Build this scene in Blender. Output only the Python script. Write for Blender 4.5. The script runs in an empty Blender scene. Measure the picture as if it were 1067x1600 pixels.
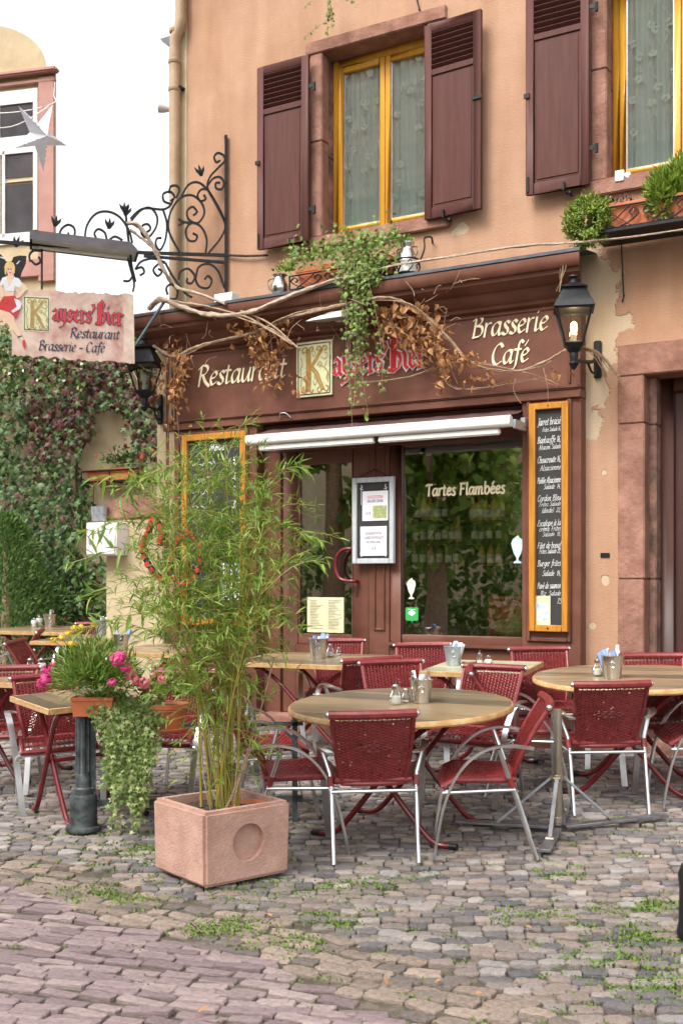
import bpy, bmesh, math, random
from mathutils import Vector, Matrix, noise
V = Vector
rng = random.Random(11)
SC = bpy.context.scene
COL = SC.collection
PI = math.pi

# ------------------------------------------------------------------ camera, sky, sun, exposure
F, HZ, CX = 1750.0, 905.0, 533.5            # focal length and horizon row, in photo pixels
CAM = V((0.0, -8.6, 1.5))
YAW = math.radians(30)
RV = V((math.cos(YAW), math.sin(YAW), 0)); FV = V((-math.sin(YAW), math.cos(YAW), 0)); UZ = V((0, 0, 1))
cd = bpy.data.cameras.new('camera'); cam = bpy.data.objects.new('camera', cd); COL.objects.link(cam)
cam.location = CAM; cam.rotation_euler = (PI/2, 0, YAW)
cd.sensor_fit = 'VERTICAL'; cd.sensor_height = 36; cd.sensor_width = 24
cd.lens = 36*F/1600; cd.shift_y = (HZ-800)/1600; cd.clip_start = .05; cd.clip_end = 2000
cd.dof.use_dof = True; cd.dof.focus_distance = 7.0; cd.dof.aperture_fstop = 5.6
SC.camera = cam

SUN_EL, SUN_AZ = 51, 252                      # degrees; azimuth counter-clockwise from +X of where the sun stands
w = bpy.data.worlds.new("World"); SC.world = w; w.use_nodes = True
nt = w.node_tree; nt.nodes.clear()
out = nt.nodes.new('ShaderNodeOutputWorld'); bg = nt.nodes.new('ShaderNodeBackground')
sky = nt.nodes.new('ShaderNodeTexSky'); sky.sky_type = 'NISHITA'; sky.sun_disc = False
sky.sun_elevation = math.radians(SUN_EL); sky.sun_rotation = math.radians(90-SUN_AZ)
sky.dust_density = 4; sky.air_density = 1; sky.ozone_density = 1
hs = nt.nodes.new('ShaderNodeHueSaturation'); hs.inputs['Saturation'].default_value = .10; hs.inputs['Value'].default_value = 2.0
nt.links.new(sky.outputs[0], hs.inputs['Color']); nt.links.new(hs.outputs[0], bg.inputs[0]); bg.inputs[1].default_value = .15
nt.links.new(bg.outputs[0], out.inputs[0])
sl = bpy.data.lights.new('sun', 'SUN'); sl.energy = 1.4; sl.angle = math.radians(20); sl.color = (1, .93, .82)
so = bpy.data.objects.new('sun', sl); COL.objects.link(so)
_d = V((math.cos(math.radians(SUN_EL))*math.cos(math.radians(SUN_AZ)), math.cos(math.radians(SUN_EL))*math.sin(math.radians(SUN_AZ)), math.sin(math.radians(SUN_EL))))
so.rotation_euler = _d.to_track_quat('Z', 'Y').to_euler(); so.location = _d*40
SC.view_settings.view_transform = 'Standard'; SC.view_settings.look = 'None'
SC.view_settings.exposure = .40; SC.view_settings.gamma = 1; SC.view_settings.use_curve_mapping = False
SC.render.engine = 'CYCLES'; SC.cycles.max_bounces = 7; SC.cycles.transparent_max_bounces = 12
SC.cycles.use_denoising = True

# ------------------------------------------------------------------ projection helpers (photo pixel -> point on a real plane)
SLOPE, Y0, Y1 = .05, -3.4, 2.2
def gz(y): return SLOPE*(min(max(y, Y0), Y1)-Y0)
def ray(px, py): return FV + RV*((px-CX)/F) + UZ*((HZ-py)/F)
def hit(px, py, p0, n):
    d = ray(px, py); return CAM + d*((p0-CAM).dot(n)/d.dot(n))
def W(px, py, off=0.0): return hit(px, py, V((0, -off, 0)), V((0, 1, 0)))
def G(px, py):
    p = hit(px, py, V((0, 0, 0)), UZ)
    if p.y > Y0: p = hit(px, py, V((0, Y0, 0)), V((0, -SLOPE, 1)))
    if p.y > Y1: p = hit(px, py, V((0, 0, gz(9))), UZ)
    return p
def atD(px, py, D): return CAM + ray(px, py)*D
def proj(p):
    q = V(p)-CAM; d = q.dot(FV)
    if d < .1: return (-9e9, -9e9, d)
    return (CX+F*q.dot(RV)/d, HZ-F*q.z/d, d)
def yawimg(a): return math.radians(30-a)      # 0 = facing away from the camera, 90 = right, 180 = towards it, 270 = left
def stand(px, py, a):
    p = G(px, py); rx = math.atan(SLOPE) if Y0 < p.y < Y1 else 0
    return Matrix.Translation(p+V((0, 0, .012))) @ Matrix.Rotation(rx, 4, 'X') @ Matrix.Rotation(yawimg(a), 4, 'Z')

# ------------------------------------------------------------------ mesh builder
def crom(pts, n=6, closed=False):
    pts = [V(p) for p in pts]
    if len(pts) < 3: return pts
    o = []; N = len(pts)
    for i in range(N if closed else N-1):
        if closed: a, b, c, d = pts[i-1], pts[i], pts[(i+1) % N], pts[(i+2) % N]
        else: a, b, c, d = pts[max(i-1, 0)], pts[i], pts[i+1], pts[min(i+2, N-1)]
        for k in range(n):
            t = k/n
            o.append(.5*((2*b)+(c-a)*t+(2*a-5*b+4*c-d)*t*t+(3*b-a-3*c+d)*t**3))
    if not closed: o.append(pts[-1])
    return o
class MB:
    def __init__(s): s.v = []; s.f = []
    def add(s, vs, fs):
        o = len(s.v); s.v += [V(v) for v in vs]; s.f += [tuple(i+o for i in f) for f in fs]; return s
    def obox(s, c, a, b, d):                  # centre and three half vectors
        c, a, b, d = V(c), V(a), V(b), V(d)
        vs = [c+a*i+b*j+d*k for k in (-1, 1) for j in (-1, 1) for i in (-1, 1)]
        return s.add(vs, [(0, 2, 3, 1), (4, 5, 7, 6), (0, 1, 5, 4), (2, 6, 7, 3), (0, 4, 6, 2), (1, 3, 7, 5)])
    def box(s, x0, x1, y0, y1, z0, z1):
        return s.obox(((x0+x1)/2, (y0+y1)/2, (z0+z1)/2), (abs(x1-x0)/2, 0, 0), (0, abs(y1-y0)/2, 0), (0, 0, abs(z1-z0)/2))
    def quad(s, a, b, c, d): return s.add([a, b, c, d], [(0, 1, 2, 3)])
    def tube(s, pts, r, n=7, caps=True, closed=False):
        pts = [V(p) for p in pts]; N = len(pts)
        if N < 2: return s
        rs = r if isinstance(r, (list, tuple)) else [r]*N
        nrm = None; vs = []
        for i in range(N):
            if closed: t = pts[(i+1) % N]-pts[i-1]
            else: t = pts[min(i+1, N-1)]-pts[max(i-1, 0)]
            if t.length < 1e-9: t = V((0, 0, 1))
            t.normalize()
            if nrm is None: nrm = t.orthogonal().normalized()
            else:
                nrm = nrm - t*nrm.dot(t)
                nrm = nrm.normalized() if nrm.length > 1e-6 else t.orthogonal().normalized()
            bn = t.cross(nrm)
            for k in range(n):
                a = 2*PI*k/n; vs.append(pts[i]+(nrm*math.cos(a)+bn*math.sin(a))*rs[i])
        fs = []
        for i in range(N if closed else N-1):
            j = (i+1) % N
            for k in range(n): fs.append((i*n+k, i*n+(k+1) % n, j*n+(k+1) % n, j*n+k))
        if caps and not closed:
            fs.append(tuple(range(n))[::-1]); fs.append(tuple(range((N-1)*n, N*n)))
        return s.add(vs, fs)
    def bar(s, pts, wv, t):                   # flat bar: half width vector wv, half thickness t across it and the path
        pts = [V(p) for p in pts]; wv = V(wv); N = len(pts); vs = []
        for i in range(N):
            tg = pts[min(i+1, N-1)]-pts[max(i-1, 0)]
            th = tg.cross(wv)
            th = (th.normalized() if th.length > 1e-9 else tg.orthogonal().normalized())*t
            vs += [pts[i]-wv-th, pts[i]+wv-th, pts[i]+wv+th, pts[i]-wv+th]
        fs = [(3, 2, 1, 0), tuple(range((N-1)*4, N*4))]
        for i in range(N-1):
            for k in range(4): fs.append((i*4+k, i*4+(k+1) % 4, i*4+4+(k+1) % 4, i*4+4+k))
        return s.add(vs, fs)
    def lathe(s, prof, c, n=16, axis=UZ, cap=True):
        c = V(c); axis = V(axis).normalized(); u = axis.orthogonal().normalized()
        if abs(axis.z) > .99: u = V((1, 0, 0))
        v = axis.cross(u); vs = []
        for (r, h) in prof:
            for k in range(n):
                a = 2*PI*k/n; vs.append(c+axis*h+(u*math.cos(a)+v*math.sin(a))*max(r, 1e-4))
        fs = []
        for i in range(len(prof)-1):
            for k in range(n): fs.append((i*n+k, i*n+(k+1) % n, i*n+n+(k+1) % n, i*n+n+k))
        if cap: fs.append(tuple(range(n))[::-1]); fs.append(tuple(range((len(prof)-1)*n, len(prof)*n)))
        return s.add(vs, fs)
    def prism(s, poly, vec):
        poly = [V(p) for p in poly]; vec = V(vec); n = len(poly)
        fs = [tuple(range(n))[::-1], tuple(range(n, 2*n))]
        for i in range(n): fs.append((i, (i+1) % n, n+(i+1) % n, n+i))
        return s.add(poly+[p+vec for p in poly], fs)
    def blob(s, c, r, n=8, m=5, sq=(1, 1, 1)):
        c = V(c); prof = [(r*math.sin(PI*i/m), -r*math.cos(PI*i/m)) for i in range(m+1)]
        o = len(s.v); s.lathe(prof, (0, 0, 0), n, cap=False)
        for i in range(o, len(s.v)): q = s.v[i]; s.v[i] = c+V((q.x*sq[0], q.y*sq[1], q.z*sq[2]))
        return s
    def rough(s, amp, freq):                   # gnarl the surface
        s.v = [v+noise.noise_vector(v*freq)*amp for v in s.v]; return s
    def xform(s, M):
        s.v = [M @ v for v in s.v]; return s
WMX = {}
def mesh_of(name, mb, recalc=True, smooth=True, bevel=0, ang=38, M=None):
    me = bpy.data.meshes.new(name)
    me.from_pydata([tuple((M @ v) if M else v) for v in mb.v], [], mb.f)
    if recalc or bevel:
        bm = bmesh.new(); bm.from_mesh(me)
        if bevel:
            bmesh.ops.remove_doubles(bm, verts=bm.verts, dist=1e-6)
            bmesh.ops.recalc_face_normals(bm, faces=bm.faces)
            es = [e for e in bm.edges if len(e.link_faces) == 2 and e.calc_face_angle(0) > .6]
            bmesh.ops.bevel(bm, geom=es, offset=bevel, segments=1 if bevel < .008 else 2, affect='EDGES', clamp_overlap=True)
        else: bmesh.ops.recalc_face_normals(bm, faces=bm.faces)
        bm.to_mesh(me); bm.free()
    if smooth:
        me.shade_smooth(); me.set_sharp_from_angle(angle=math.radians(ang))
    return me
def obj_from(name, me, m, parent=None):
    o = bpy.data.objects.new(name, me); COL.objects.link(o)
    if m is not None and not me.materials: me.materials.append(m)
    if parent is not None: o.parent = parent
    WMX[o.name] = WMX[parent.name] if parent is not None else Matrix()
    return o
def build(name, mb, m, parent=None, label=None, kind=None, **k):
    M = WMX[parent.name].inverted() if parent is not None else None
    o = obj_from(name, mesh_of(name, mb, M=M, **k), m, parent)
    if label: o['label'] = label
    if kind: o['kind'] = kind
    return o
def solo(name, mb, m, label, cat, group=None, loc=None, **k):      # a thing that is a single mesh, origin at loc
    if loc is None:
        n = len(mb.v); loc = V((sum(v.x for v in mb.v)/n, sum(v.y for v in mb.v)/n, min(v.z for v in mb.v)))
    M = Matrix.Translation(loc)
    o = obj_from(name, mesh_of(name, mb, M=M.inverted(), **k), m); o.location = loc; WMX[o.name] = M
    return tag(o, label, cat, group)
def tag(o, label, cat, group=None):
    o['label'] = label; o['category'] = cat
    if group: o['group'] = group
    return o
def root(name, label, cat, loc=(0, 0, 0), group=None):
    o = bpy.data.objects.new(name, None); COL.objects.link(o); o.empty_display_size = .1
    o.location = V(loc); WMX[o.name] = Matrix.Translation(V(loc)); return tag(o, label, cat, group)
def setM(o, M): o.matrix_basis = M; WMX[o.name] = M
def dup(r, M, label, group=None):
    def cp(o, par):
        c = o.copy(); COL.objects.link(c)
        if par is not None: c.parent = par
        for ch in o.children: cp(ch, c)
        return c
    c = cp(r, None); setM(c, M); c['label'] = label
    if group: c['group'] = group
    return c
def piece(name, me, M, parent, label=None):                        # alike pieces share one mesh; M is a world matrix
    o = bpy.data.objects.new(name, me); COL.objects.link(o); o.parent = parent
    o.matrix_basis = WMX[parent.name].inverted() @ M; WMX[o.name] = WMX[parent.name]
    if label: o['label'] = label
    return o
def scatter(parent, name, meshes, items, m, limit=300, restname=None):
    """items: (variant index, world matrix). The ones that show largest become pieces, the rest one joined mesh."""
    for me in meshes:
        if not me.materials: me.materials.append(m)
    sc = []
    for i, (k, M) in enumerate(items):
        x, y, d = proj(M.translation); a = -1
        if d > .3 and -5 < x < 1072 and -5 < y < 1605: a = abs(M.determinant())**(1/3)/d
        sc.append((a, i))
    sc.sort(reverse=True); top = set(i for a, i in sc[:limit] if a > 0)
    rest = MB(); rv = []; rf = []
    Pi = WMX[parent.name].inverted() if parent is not None else Matrix()
    geo = [([v.co.copy() for v in me.vertices], [tuple(p.vertices) for p in me.polygons]) for me in meshes]
    for i, (k, M) in enumerate(items):
        if i in top: piece(name, meshes[k], M, parent)
        else:
            L = Pi @ M; o = len(rv); rv += [tuple(L @ c) for c in geo[k][0]]; rf += [tuple(j+o for j in f) for f in geo[k][1]]
    if rv:
        me = bpy.data.meshes.new(restname or name+'_mass'); me.from_pydata(rv, [], rf); me.shade_smooth(); me.set_sharp_from_angle(angle=math.radians(50))
        o = obj_from(restname or name+'_mass', me, m, parent); o['kind'] = 'stuff'
def bool_cut(mbA, cutters, bevel=0):
    a = bpy.data.objects.new('tmp_a', mesh_of('tmp_a', mbA, bevel=bevel)); COL.objects.link(a); cs = []
    for c in cutters:
        b = bpy.data.objects.new('tmp_b', mesh_of('tmp_b', c)); COL.objects.link(b); cs.append(b)
        md = a.modifiers.new('b', 'BOOLEAN'); md.object = b; md.operation = 'DIFFERENCE'; md.solver = 'EXACT'
    dg = bpy.context.evaluated_depsgraph_get(); dg.update()
    me = bpy.data.meshes.new_from_object(a.evaluated_get(dg)); r = MB()
    r.v = [v.co.copy() for v in me.vertices]; r.f = [tuple(p.vertices) for p in me.polygons]
    for o in [a]+cs: bpy.data.objects.remove(o)
    return r

# ------------------------------------------------------------------ materials
def mat(name, c, c2=None, scale=6, rough=.6, metal=0, bump=0, bscale=80, spec=.5, stretch=None, c3=None, lo=.35, hi=.65, detail=6, island=0, coat=0, transl=0, stops=None, mott=0, mscale=3):
    m = bpy.data.materials.new(name); m.use_nodes = True; t = m.node_tree; N = t.nodes; L = t.links
    b = N['Principled BSDF']; b.inputs['Base Color'].default_value = (*c, 1); b.inputs['Roughness'].default_value = rough
    b.inputs['Metallic'].default_value = metal; b.inputs['Specular IOR Level'].default_value = spec
    if coat: b.inputs['Coat Weight'].default_value = coat; b.inputs['Coat Roughness'].default_value = .15
    vec = None
    if c2 or bump:
        tc = N.new('ShaderNodeTexCoord'); vec = tc.outputs['Object']
        if stretch:
            mp = N.new('ShaderNodeMapping'); mp.inputs['Scale'].default_value = stretch; L.new(vec, mp.inputs[0]); vec = mp.outputs[0]
    col = None
    if c2:
        nz = N.new('ShaderNodeTexNoise'); nz.inputs['Scale'].default_value = scale; nz.inputs['Detail'].default_value = detail; nz.inputs['Roughness'].default_value = .62
        L.new(vec, nz.inputs['Vector'])
        fac = nz.outputs[0]
        if island:
            gi = N.new('ShaderNodeNewGeometry'); oi = N.new('ShaderNodeObjectInfo')
            ad = N.new('ShaderNodeMath'); ad.operation = 'ADD'; L.new(gi.outputs['Random Per Island'], ad.inputs[0]); L.new(oi.outputs['Random'], ad.inputs[1])
            fr = N.new('ShaderNodeMath'); fr.operation = 'FRACT'; L.new(ad.outputs[0], fr.inputs[0])
            mx = N.new('ShaderNodeMix'); mx.data_type = 'FLOAT'; mx.inputs['Factor'].default_value = island
            L.new(nz.outputs[0], mx.inputs[2]); L.new(fr.outputs[0], mx.inputs[3]); fac = mx.outputs[0]
        r = N.new('ShaderNodeValToRGB'); r.color_ramp.elements[0].position = lo; r.color_ramp.elements[1].position = hi
        r.color_ramp.elements[0].color = (*c, 1); r.color_ramp.elements[1].color = (*c2, 1)
        if c3: e = r.color_ramp.elements.new((lo+hi)/2); e.color = (*c3, 1)
        for p_, q_ in (stops or ()): e = r.color_ramp.elements.new(p_); e.color = (*q_, 1)
        L.new(fac, r.inputs[0]); L.new(r.outputs[0], b.inputs['Base Color']); col = r.outputs[0]
    if mott and col:                          # blotches of dirt and wear over the base colour
        n3 = N.new('ShaderNodeTexNoise'); n3.inputs['Scale'].default_value = mscale; n3.inputs['Detail'].default_value = 9; n3.inputs['Roughness'].default_value = .68; L.new(vec, n3.inputs['Vector'])
        r3 = N.new('ShaderNodeValToRGB'); r3.color_ramp.elements[0].position = .34; r3.color_ramp.elements[1].position = .66; lo3, hi3 = 1-mott, 1+mott*.35
        r3.color_ramp.elements[0].color = (lo3, lo3*.97, lo3*.94, 1); r3.color_ramp.elements[1].color = (hi3, hi3, hi3, 1); L.new(n3.outputs[0], r3.inputs[0])
        mm = N.new('ShaderNodeMix'); mm.data_type = 'RGBA'; mm.blend_type = 'MULTIPLY'; mm.inputs[0].default_value = 1; L.new(col, mm.inputs[6]); L.new(r3.outputs[0], mm.inputs[7]); L.new(mm.outputs[2], b.inputs['Base Color']); col = mm.outputs[2]
    if bump:
        n2 = N.new('ShaderNodeTexNoise'); n2.inputs['Scale'].default_value = bscale; n2.inputs['Detail'].default_value = 5; L.new(vec, n2.inputs['Vector'])
        bp = N.new('ShaderNodeBump'); bp.inputs['Strength'].default_value = bump; bp.inputs['Distance'].default_value = .01
        L.new(n2.outputs[0], bp.inputs['Height']); L.new(bp.outputs[0], b.inputs['Normal'])
    if transl:
        o = N['Material Output']; tr = N.new('ShaderNodeBsdfTranslucent'); ms = N.new('ShaderNodeMixShader'); ms.inputs[0].default_value = transl
        if col: L.new(col, tr.inputs[0])
        else: tr.inputs[0].default_value = (*c, 1)
        L.new(b.outputs[0], ms.inputs[1]); L.new(tr.outputs[0], ms.inputs[2]); L.new(ms.outputs[0], o.inputs['Surface'])
    return m
def glassmat(name, tint=(.9, .95, .93), boost=1.6, base=.02):
    m = bpy.data.materials.new(name); m.use_nodes = True; t = m.node_tree; N = t.nodes; L = t.links; N.remove(N['Principled BSDF'])
    tr = N.new('ShaderNodeBsdfTransparent'); tr.inputs[0].default_value = (*tint, 1)
    gl = N.new('ShaderNodeBsdfGlossy'); gl.inputs['Roughness'].default_value = .01
    fr = N.new('ShaderNodeFresnel'); fr.inputs['IOR'].default_value = 1.5
    mu = N.new('ShaderNodeMath'); mu.operation = 'MULTIPLY_ADD'; mu.inputs[1].default_value = boost; mu.inputs[2].default_value = base; mu.use_clamp = True
    ms = N.new('ShaderNodeMixShader'); L.new(fr.outputs[0], mu.inputs[0]); L.new(mu.outputs[0], ms.inputs[0]); L.new(tr.outputs[0], ms.inputs[1]); L.new(gl.outputs[0], ms.inputs[2])
    L.new(ms.outputs[0], N['Material Output'].inputs['Surface']); return m
def emis(name, c, s):
    m = bpy.data.materials.new(name); m.use_nodes = True; b = m.node_tree.nodes['Principled BSDF']
    b.inputs['Base Color'].default_value = (*c, 1); b.inputs['Emission Color'].default_value = (*c, 1); b.inputs['Emission Strength'].default_value = s; return m
def hexc(r, g, b): return tuple(((c/255)/12.92 if c/255 <= .04045 else ((c/255+.055)/1.055)**2.4) for c in (r, g, b))

def plaster():
    m = mat('orange_plaster', (.455, .27, .175), (.505, .312, .21), scale=1.3, rough=.9, bump=.5, bscale=70, spec=.2, mott=.10, mscale=2.2)
    t = m.node_tree; N = t.nodes; L = t.links; b = N['Principled BSDF']; src = b.inputs['Base Color'].links[0].from_socket
    tc = N.new('ShaderNodeTexCoord'); gp_ = N.new('ShaderNodeNewGeometry'); nz = N.new('ShaderNodeTexNoise'); nz.inputs['Scale'].default_value = 5; nz.inputs['Detail'].default_value = 8
    L.new(tc.outputs['Object'], nz.inputs['Vector']); last = None
    # bare, pale patches where the paint has come off beside the lantern and the door
    for (p, r, sz) in PATCHES:
        mp = N.new('ShaderNodeMapping'); mp.inputs['Location'].default_value = (-p.x, 0, -p.z*sz); mp.inputs['Scale'].default_value = (1, 0, sz); L.new(gp_.outputs['Position'], mp.inputs[0])
        ln = N.new('ShaderNodeVectorMath'); ln.operation = 'LENGTH'; L.new(mp.outputs[0], ln.inputs[0])
        ma = N.new('ShaderNodeMath'); ma.operation = 'MULTIPLY_ADD'; L.new(ln.outputs['Value'], ma.inputs[0]); ma.inputs[1].default_value = -1/r; ma.inputs[2].default_value = 1
        if last is None: last = ma.outputs[0]
        else:
            mx = N.new('ShaderNodeMath'); mx.operation = 'MAXIMUM'; L.new(last, mx.inputs[0]); L.new(ma.outputs[0], mx.inputs[1]); last = mx.outputs[0]
    n4 = N.new('ShaderNodeMath'); n4.operation = 'MULTIPLY_ADD'; n4.inputs[1].default_value = 2.2; n4.inputs[2].default_value = -.6; L.new(nz.outputs[0], n4.inputs[0])
    ad = N.new('ShaderNodeMath'); ad.operation = 'ADD'; L.new(last, ad.inputs[0]); L.new(n4.outputs[0], ad.inputs[1])
    rp = N.new('ShaderNodeValToRGB'); rp.color_ramp.elements[0].position = .72; rp.color_ramp.elements[1].position = .8; L.new(ad.outputs[0], rp.inputs[0])
    bq = N.new('ShaderNodeBump'); bq.invert = True; bq.inputs['Strength'].default_value = .8; bq.inputs['Distance'].default_value = .012; L.new(rp.outputs[0], bq.inputs['Height']); bo = b.inputs['Normal'].links[0].from_node; L.new(bq.outputs[0], bo.inputs['Normal'])
    mix = N.new('ShaderNodeMix'); mix.data_type = 'RGBA'; L.new(rp.outputs[0], mix.inputs[0]); L.new(src, mix.inputs[6]); mix.inputs[7].default_value = (.56, .44, .31, 1)
    # drifting dirt along the foot and faint vertical rain streaks
    st = N.new('ShaderNodeTexNoise'); st.inputs['Scale'].default_value = 1; st.inputs['Detail'].default_value = 6
    m2 = N.new('ShaderNodeMapping'); m2.inputs['Scale'].default_value = (5, 1, .7); L.new(tc.outputs['Object'], m2.inputs[0]); L.new(m2.outputs[0], st.inputs['Vector'])
    r2 = N.new('ShaderNodeValToRGB'); r2.color_ramp.elements[0].position = .42; r2.color_ramp.elements[1].position = .72
    r2.color_ramp.elements[0].color = (1, 1, 1, 1); r2.color_ramp.elements[1].color = (.86, .81, .77, 1); L.new(st.outputs[0], r2.inputs[0])
    mu = N.new('ShaderNodeMix'); mu.data_type = 'RGBA'; mu.blend_type = 'MULTIPLY'; mu.inputs[0].default_value = 1; L.new(mix.outputs[2], mu.inputs[6]); L.new(r2.outputs[0], mu.inputs[7])
    L.new(mu.outputs[2], b.inputs['Base Color']); return m
PATCHES = [(W(918, 500), .36, .5), (W(918, 410), .22, .7), (W(910, 625), .26, .7), (W(943, 738), .04, 1), (W(946, 908), .05, .7), (W(925, 978), .03, 1), (W(962, 505), .16, 1.4), (W(716, 360), .11, 2)]
MP = plaster()
M_sand = mat('pink_sandstone', (.27, .135, .10), (.38, .205, .155), scale=5, rough=.9, bump=.9, bscale=28, spec=.2, c3=(.33, .17, .125), mott=.35, mscale=4)
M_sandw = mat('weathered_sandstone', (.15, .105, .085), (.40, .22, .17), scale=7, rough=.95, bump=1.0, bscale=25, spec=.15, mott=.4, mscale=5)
M_cream = mat('cream_plaster', (.50, .40, .255), (.57, .47, .31), scale=2, rough=.9, bump=.3, bscale=60, spec=.2, mott=.12, mscale=2)
M_brown = mat('brown_shopfront_paint', (.142, .057, .038), (.175, .073, .050), scale=3, rough=.45, bump=.1, bscale=30, spec=.3, mott=.18, mscale=3)
M_shut = mat('plum_shutter_paint', (.088, .032, .027), (.106, .040, .034), scale=4, rough=.5, bump=.12, bscale=30, spec=.2, stretch=(8, 8, .6), mott=.1, mscale=1)
M_yel = mat('yellow_window_wood', (.66, .30, .025), (.76, .39, .045), scale=5, rough=.35, bump=.1, bscale=60, spec=.5, stretch=(6, 6, .5))
M_ochre = mat('ochre_varnished_wood', (.42, .16, .018), (.56, .25, .035), scale=6, rough=.35, bump=.1, bscale=60, stretch=(8, 8, .7))
M_wht = mat('white_paint', (.78, .77, .74), (.70, .69, .66), scale=6, rough=.45)
M_grayp = mat('grey_weathered_wood', (.42, .45, .47), (.55, .58, .60), scale=8, rough=.7, bump=.3, stretch=(8, 8, 1))
M_glass = glassmat('window_glass', tint=(.97, .98, .97), boost=2.8, base=.25)
M_glass2 = glassmat('upper_window_glass', boost=1.4, base=.02)
M_clear = glassmat('lantern_glass', tint=(.85, .85, .8), boost=1.2)
M_iron = mat('black_wrought_iron', (.006, .006, .008), (.015, .015, .018), scale=20, rough=.45, bump=.15, bscale=120, spec=.35)
M_alu = mat('brushed_aluminium', (.60, .61, .62), (.74, .75, .76), scale=9, rough=.28, metal=1, bump=.05, bscale=200)
M_steel = mat('polished_steel', (.55, .53, .50), (.68, .66, .62), scale=6, rough=.2, metal=1)
M_zinc = mat('galvanised_zinc', (.38, .42, .46), (.52, .56, .60), scale=25, rough=.42, metal=.7, bump=.05)
M_slate = mat('dark_zinc_flashing', (.10, .11, .13), (.15, .16, .18), scale=9, rough=.4, metal=.5)
M_wick = mat('red_wicker', (.145, .013, .015), (.235, .026, .026), scale=30, rough=.38, bump=.25, bscale=150, spec=.55)
M_red = mat('red_enamelled_tube', (.13, .008, .012), (.17, .012, .016), scale=9, rough=.25, spec=.6)
M_terra = mat('terracotta_plastic', (.50, .13, .05), (.58, .18, .07), scale=8, rough=.5, bump=.1)
M_conc = mat('pink_concrete', (.44, .265, .21), (.53, .33, .265), scale=9, rough=.92, bump=.55, bscale=85, spec=.2, mott=.2, mscale=6)
M_soil = mat('dark_soil', (.03, .022, .016), (.075, .05, .035), scale=30, rough=1, bump=1, bscale=60)
M_black = mat('chalkboard_black', (.022, .022, .022), (.035, .034, .033), scale=5, rough=.7)
M_chalk = mat('white_chalk', (.80, .80, .80), rough=.9)
M_gold = mat('cream_gold_letter', (.82, .72, .47), (.86, .78, .55), scale=9, rough=.4)
M_goldd = mat('old_gold', (.33, .19, .045), (.45, .29, .09), scale=30, rough=.4)
M_redl = mat('red_letter', (.52, .018, .03), (.60, .03, .04), scale=9, rough=.35)
M_whtl = mat('white_letter_edge', (.78, .74, .74), rough=.5)
M_plate = mat('pale_green_gold_plate', (.60, .60, .34), (.68, .68, .44), scale=60, rough=.55, bump=.35, bscale=130)
M_paper = mat('white_paper', (.76, .74, .80), (.80, .78, .82), scale=5, rough=.8)
M_papy = mat('cream_menu_paper', (.68, .62, .36), (.74, .69, .45), scale=6, rough=.8)
M_ink = mat('dark_ink', (.05, .05, .08), rough=.8)
M_inkr = mat('red_ink', (.55, .12, .10), rough=.8)
M_parch = mat('parchment_sign_paint', (.36, .15, .12), (.66, .50, .42), scale=5, rough=.5, c3=(.55, .36, .30), lo=.3, hi=.6)
M_bark = mat('dry_vine_bark', (.26, .165, .10), (.44, .31, .21), scale=20, rough=.9, bump=.8, bscale=80, stretch=(1, 1, 1))
M_dry = mat('dry_brown_leaf', (.30, .13, .045), (.56, .30, .13), scale=5, rough=.8, island=.8, lo=.1, hi=.9, transl=.2)
M_bamb = mat('bamboo_leaf', (.12, .24, .032), (.34, .46, .095), scale=5, rough=.45, island=.9, lo=.05, hi=1, c3=(.21, .33, .05), transl=.35)
M_cane = mat('bamboo_cane', (.38, .28, .05), (.24, .25, .05), scale=7, rough=.4)
M_ivy = mat('variegated_ivy_leaf', (.15, .25, .05), (.52, .56, .28), scale=40, rough=.5, island=.75, lo=.1, hi=.95, c3=(.28, .38, .11), transl=.3)
M_ivy2 = mat('green_ivy_leaf', (.09, .17, .025), (.27, .36, .08), scale=40, rough=.5, island=.8, lo=.1, hi=.95, transl=.25)
M_creep = mat('creeper_leaf_green', (.022, .066, .016), (.11, .20, .05), scale=6, rough=.5, island=.8, lo=.1, hi=.95, transl=.15)
M_creepr = mat('creeper_leaf_red', (.05, .011, .013), (.14, .035, .03), scale=6, rough=.5, island=.8, lo=.1, hi=.95, transl=.15)
M_con = mat('conifer_spray', (.04, .105, .02), (.16, .28, .055), scale=3, rough=.6, island=.75, lo=.1, hi=.95, transl=.15)
M_plant = mat('fresh_green_leaf', (.09, .18, .022), (.24, .34, .06), scale=9, rough=.5, island=.8, lo=.1, hi=.95, transl=.25)
M_sed = mat('sedum_leaf', (.10, .21, .02), (.33, .40, .06), scale=9, rough=.5, island=.8, lo=.1, hi=.95, transl=.2)
M_tree = mat('tree_leaf', (.12, .24, .03), (.42, .52, .11), scale=2, rough=.5, island=.8, lo=.1, hi=.95, transl=.5)
M_pink = mat('pink_petal', (.65, .02, .20), (.75, .10, .30), scale=40, rough=.6, transl=.2)
M_lpink = mat('pale_pink_petal', (.75, .25, .32), (.75, .08, .18), scale=60, rough=.6, transl=.2)
M_yelf = mat('yellow_petal', (.75, .52, .02), (.8, .62, .05), scale=40, rough=.6, transl=.2)
M_napk = mat('blue_paper_napkin', (.20, .33, .70), (.36, .48, .78), scale=20, rough=.9)
M_napw = mat('white_paper_napkin', (.74, .75, .80), (.80, .80, .82), scale=20, rough=.9)
M_salt = mat('salt_white', (.78, .77, .74), rough=.6)
M_door = mat('dark_brown_door', (.06, .022, .016), (.08, .032, .024), scale=4, rough=.45, stretch=(5, 5, .5))
M_grass = mat('weed_green', (.07, .14, .018), (.20, .29, .05), scale=6, rough=.8, island=.7, lo=.1, hi=.9, transl=.2)
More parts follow.
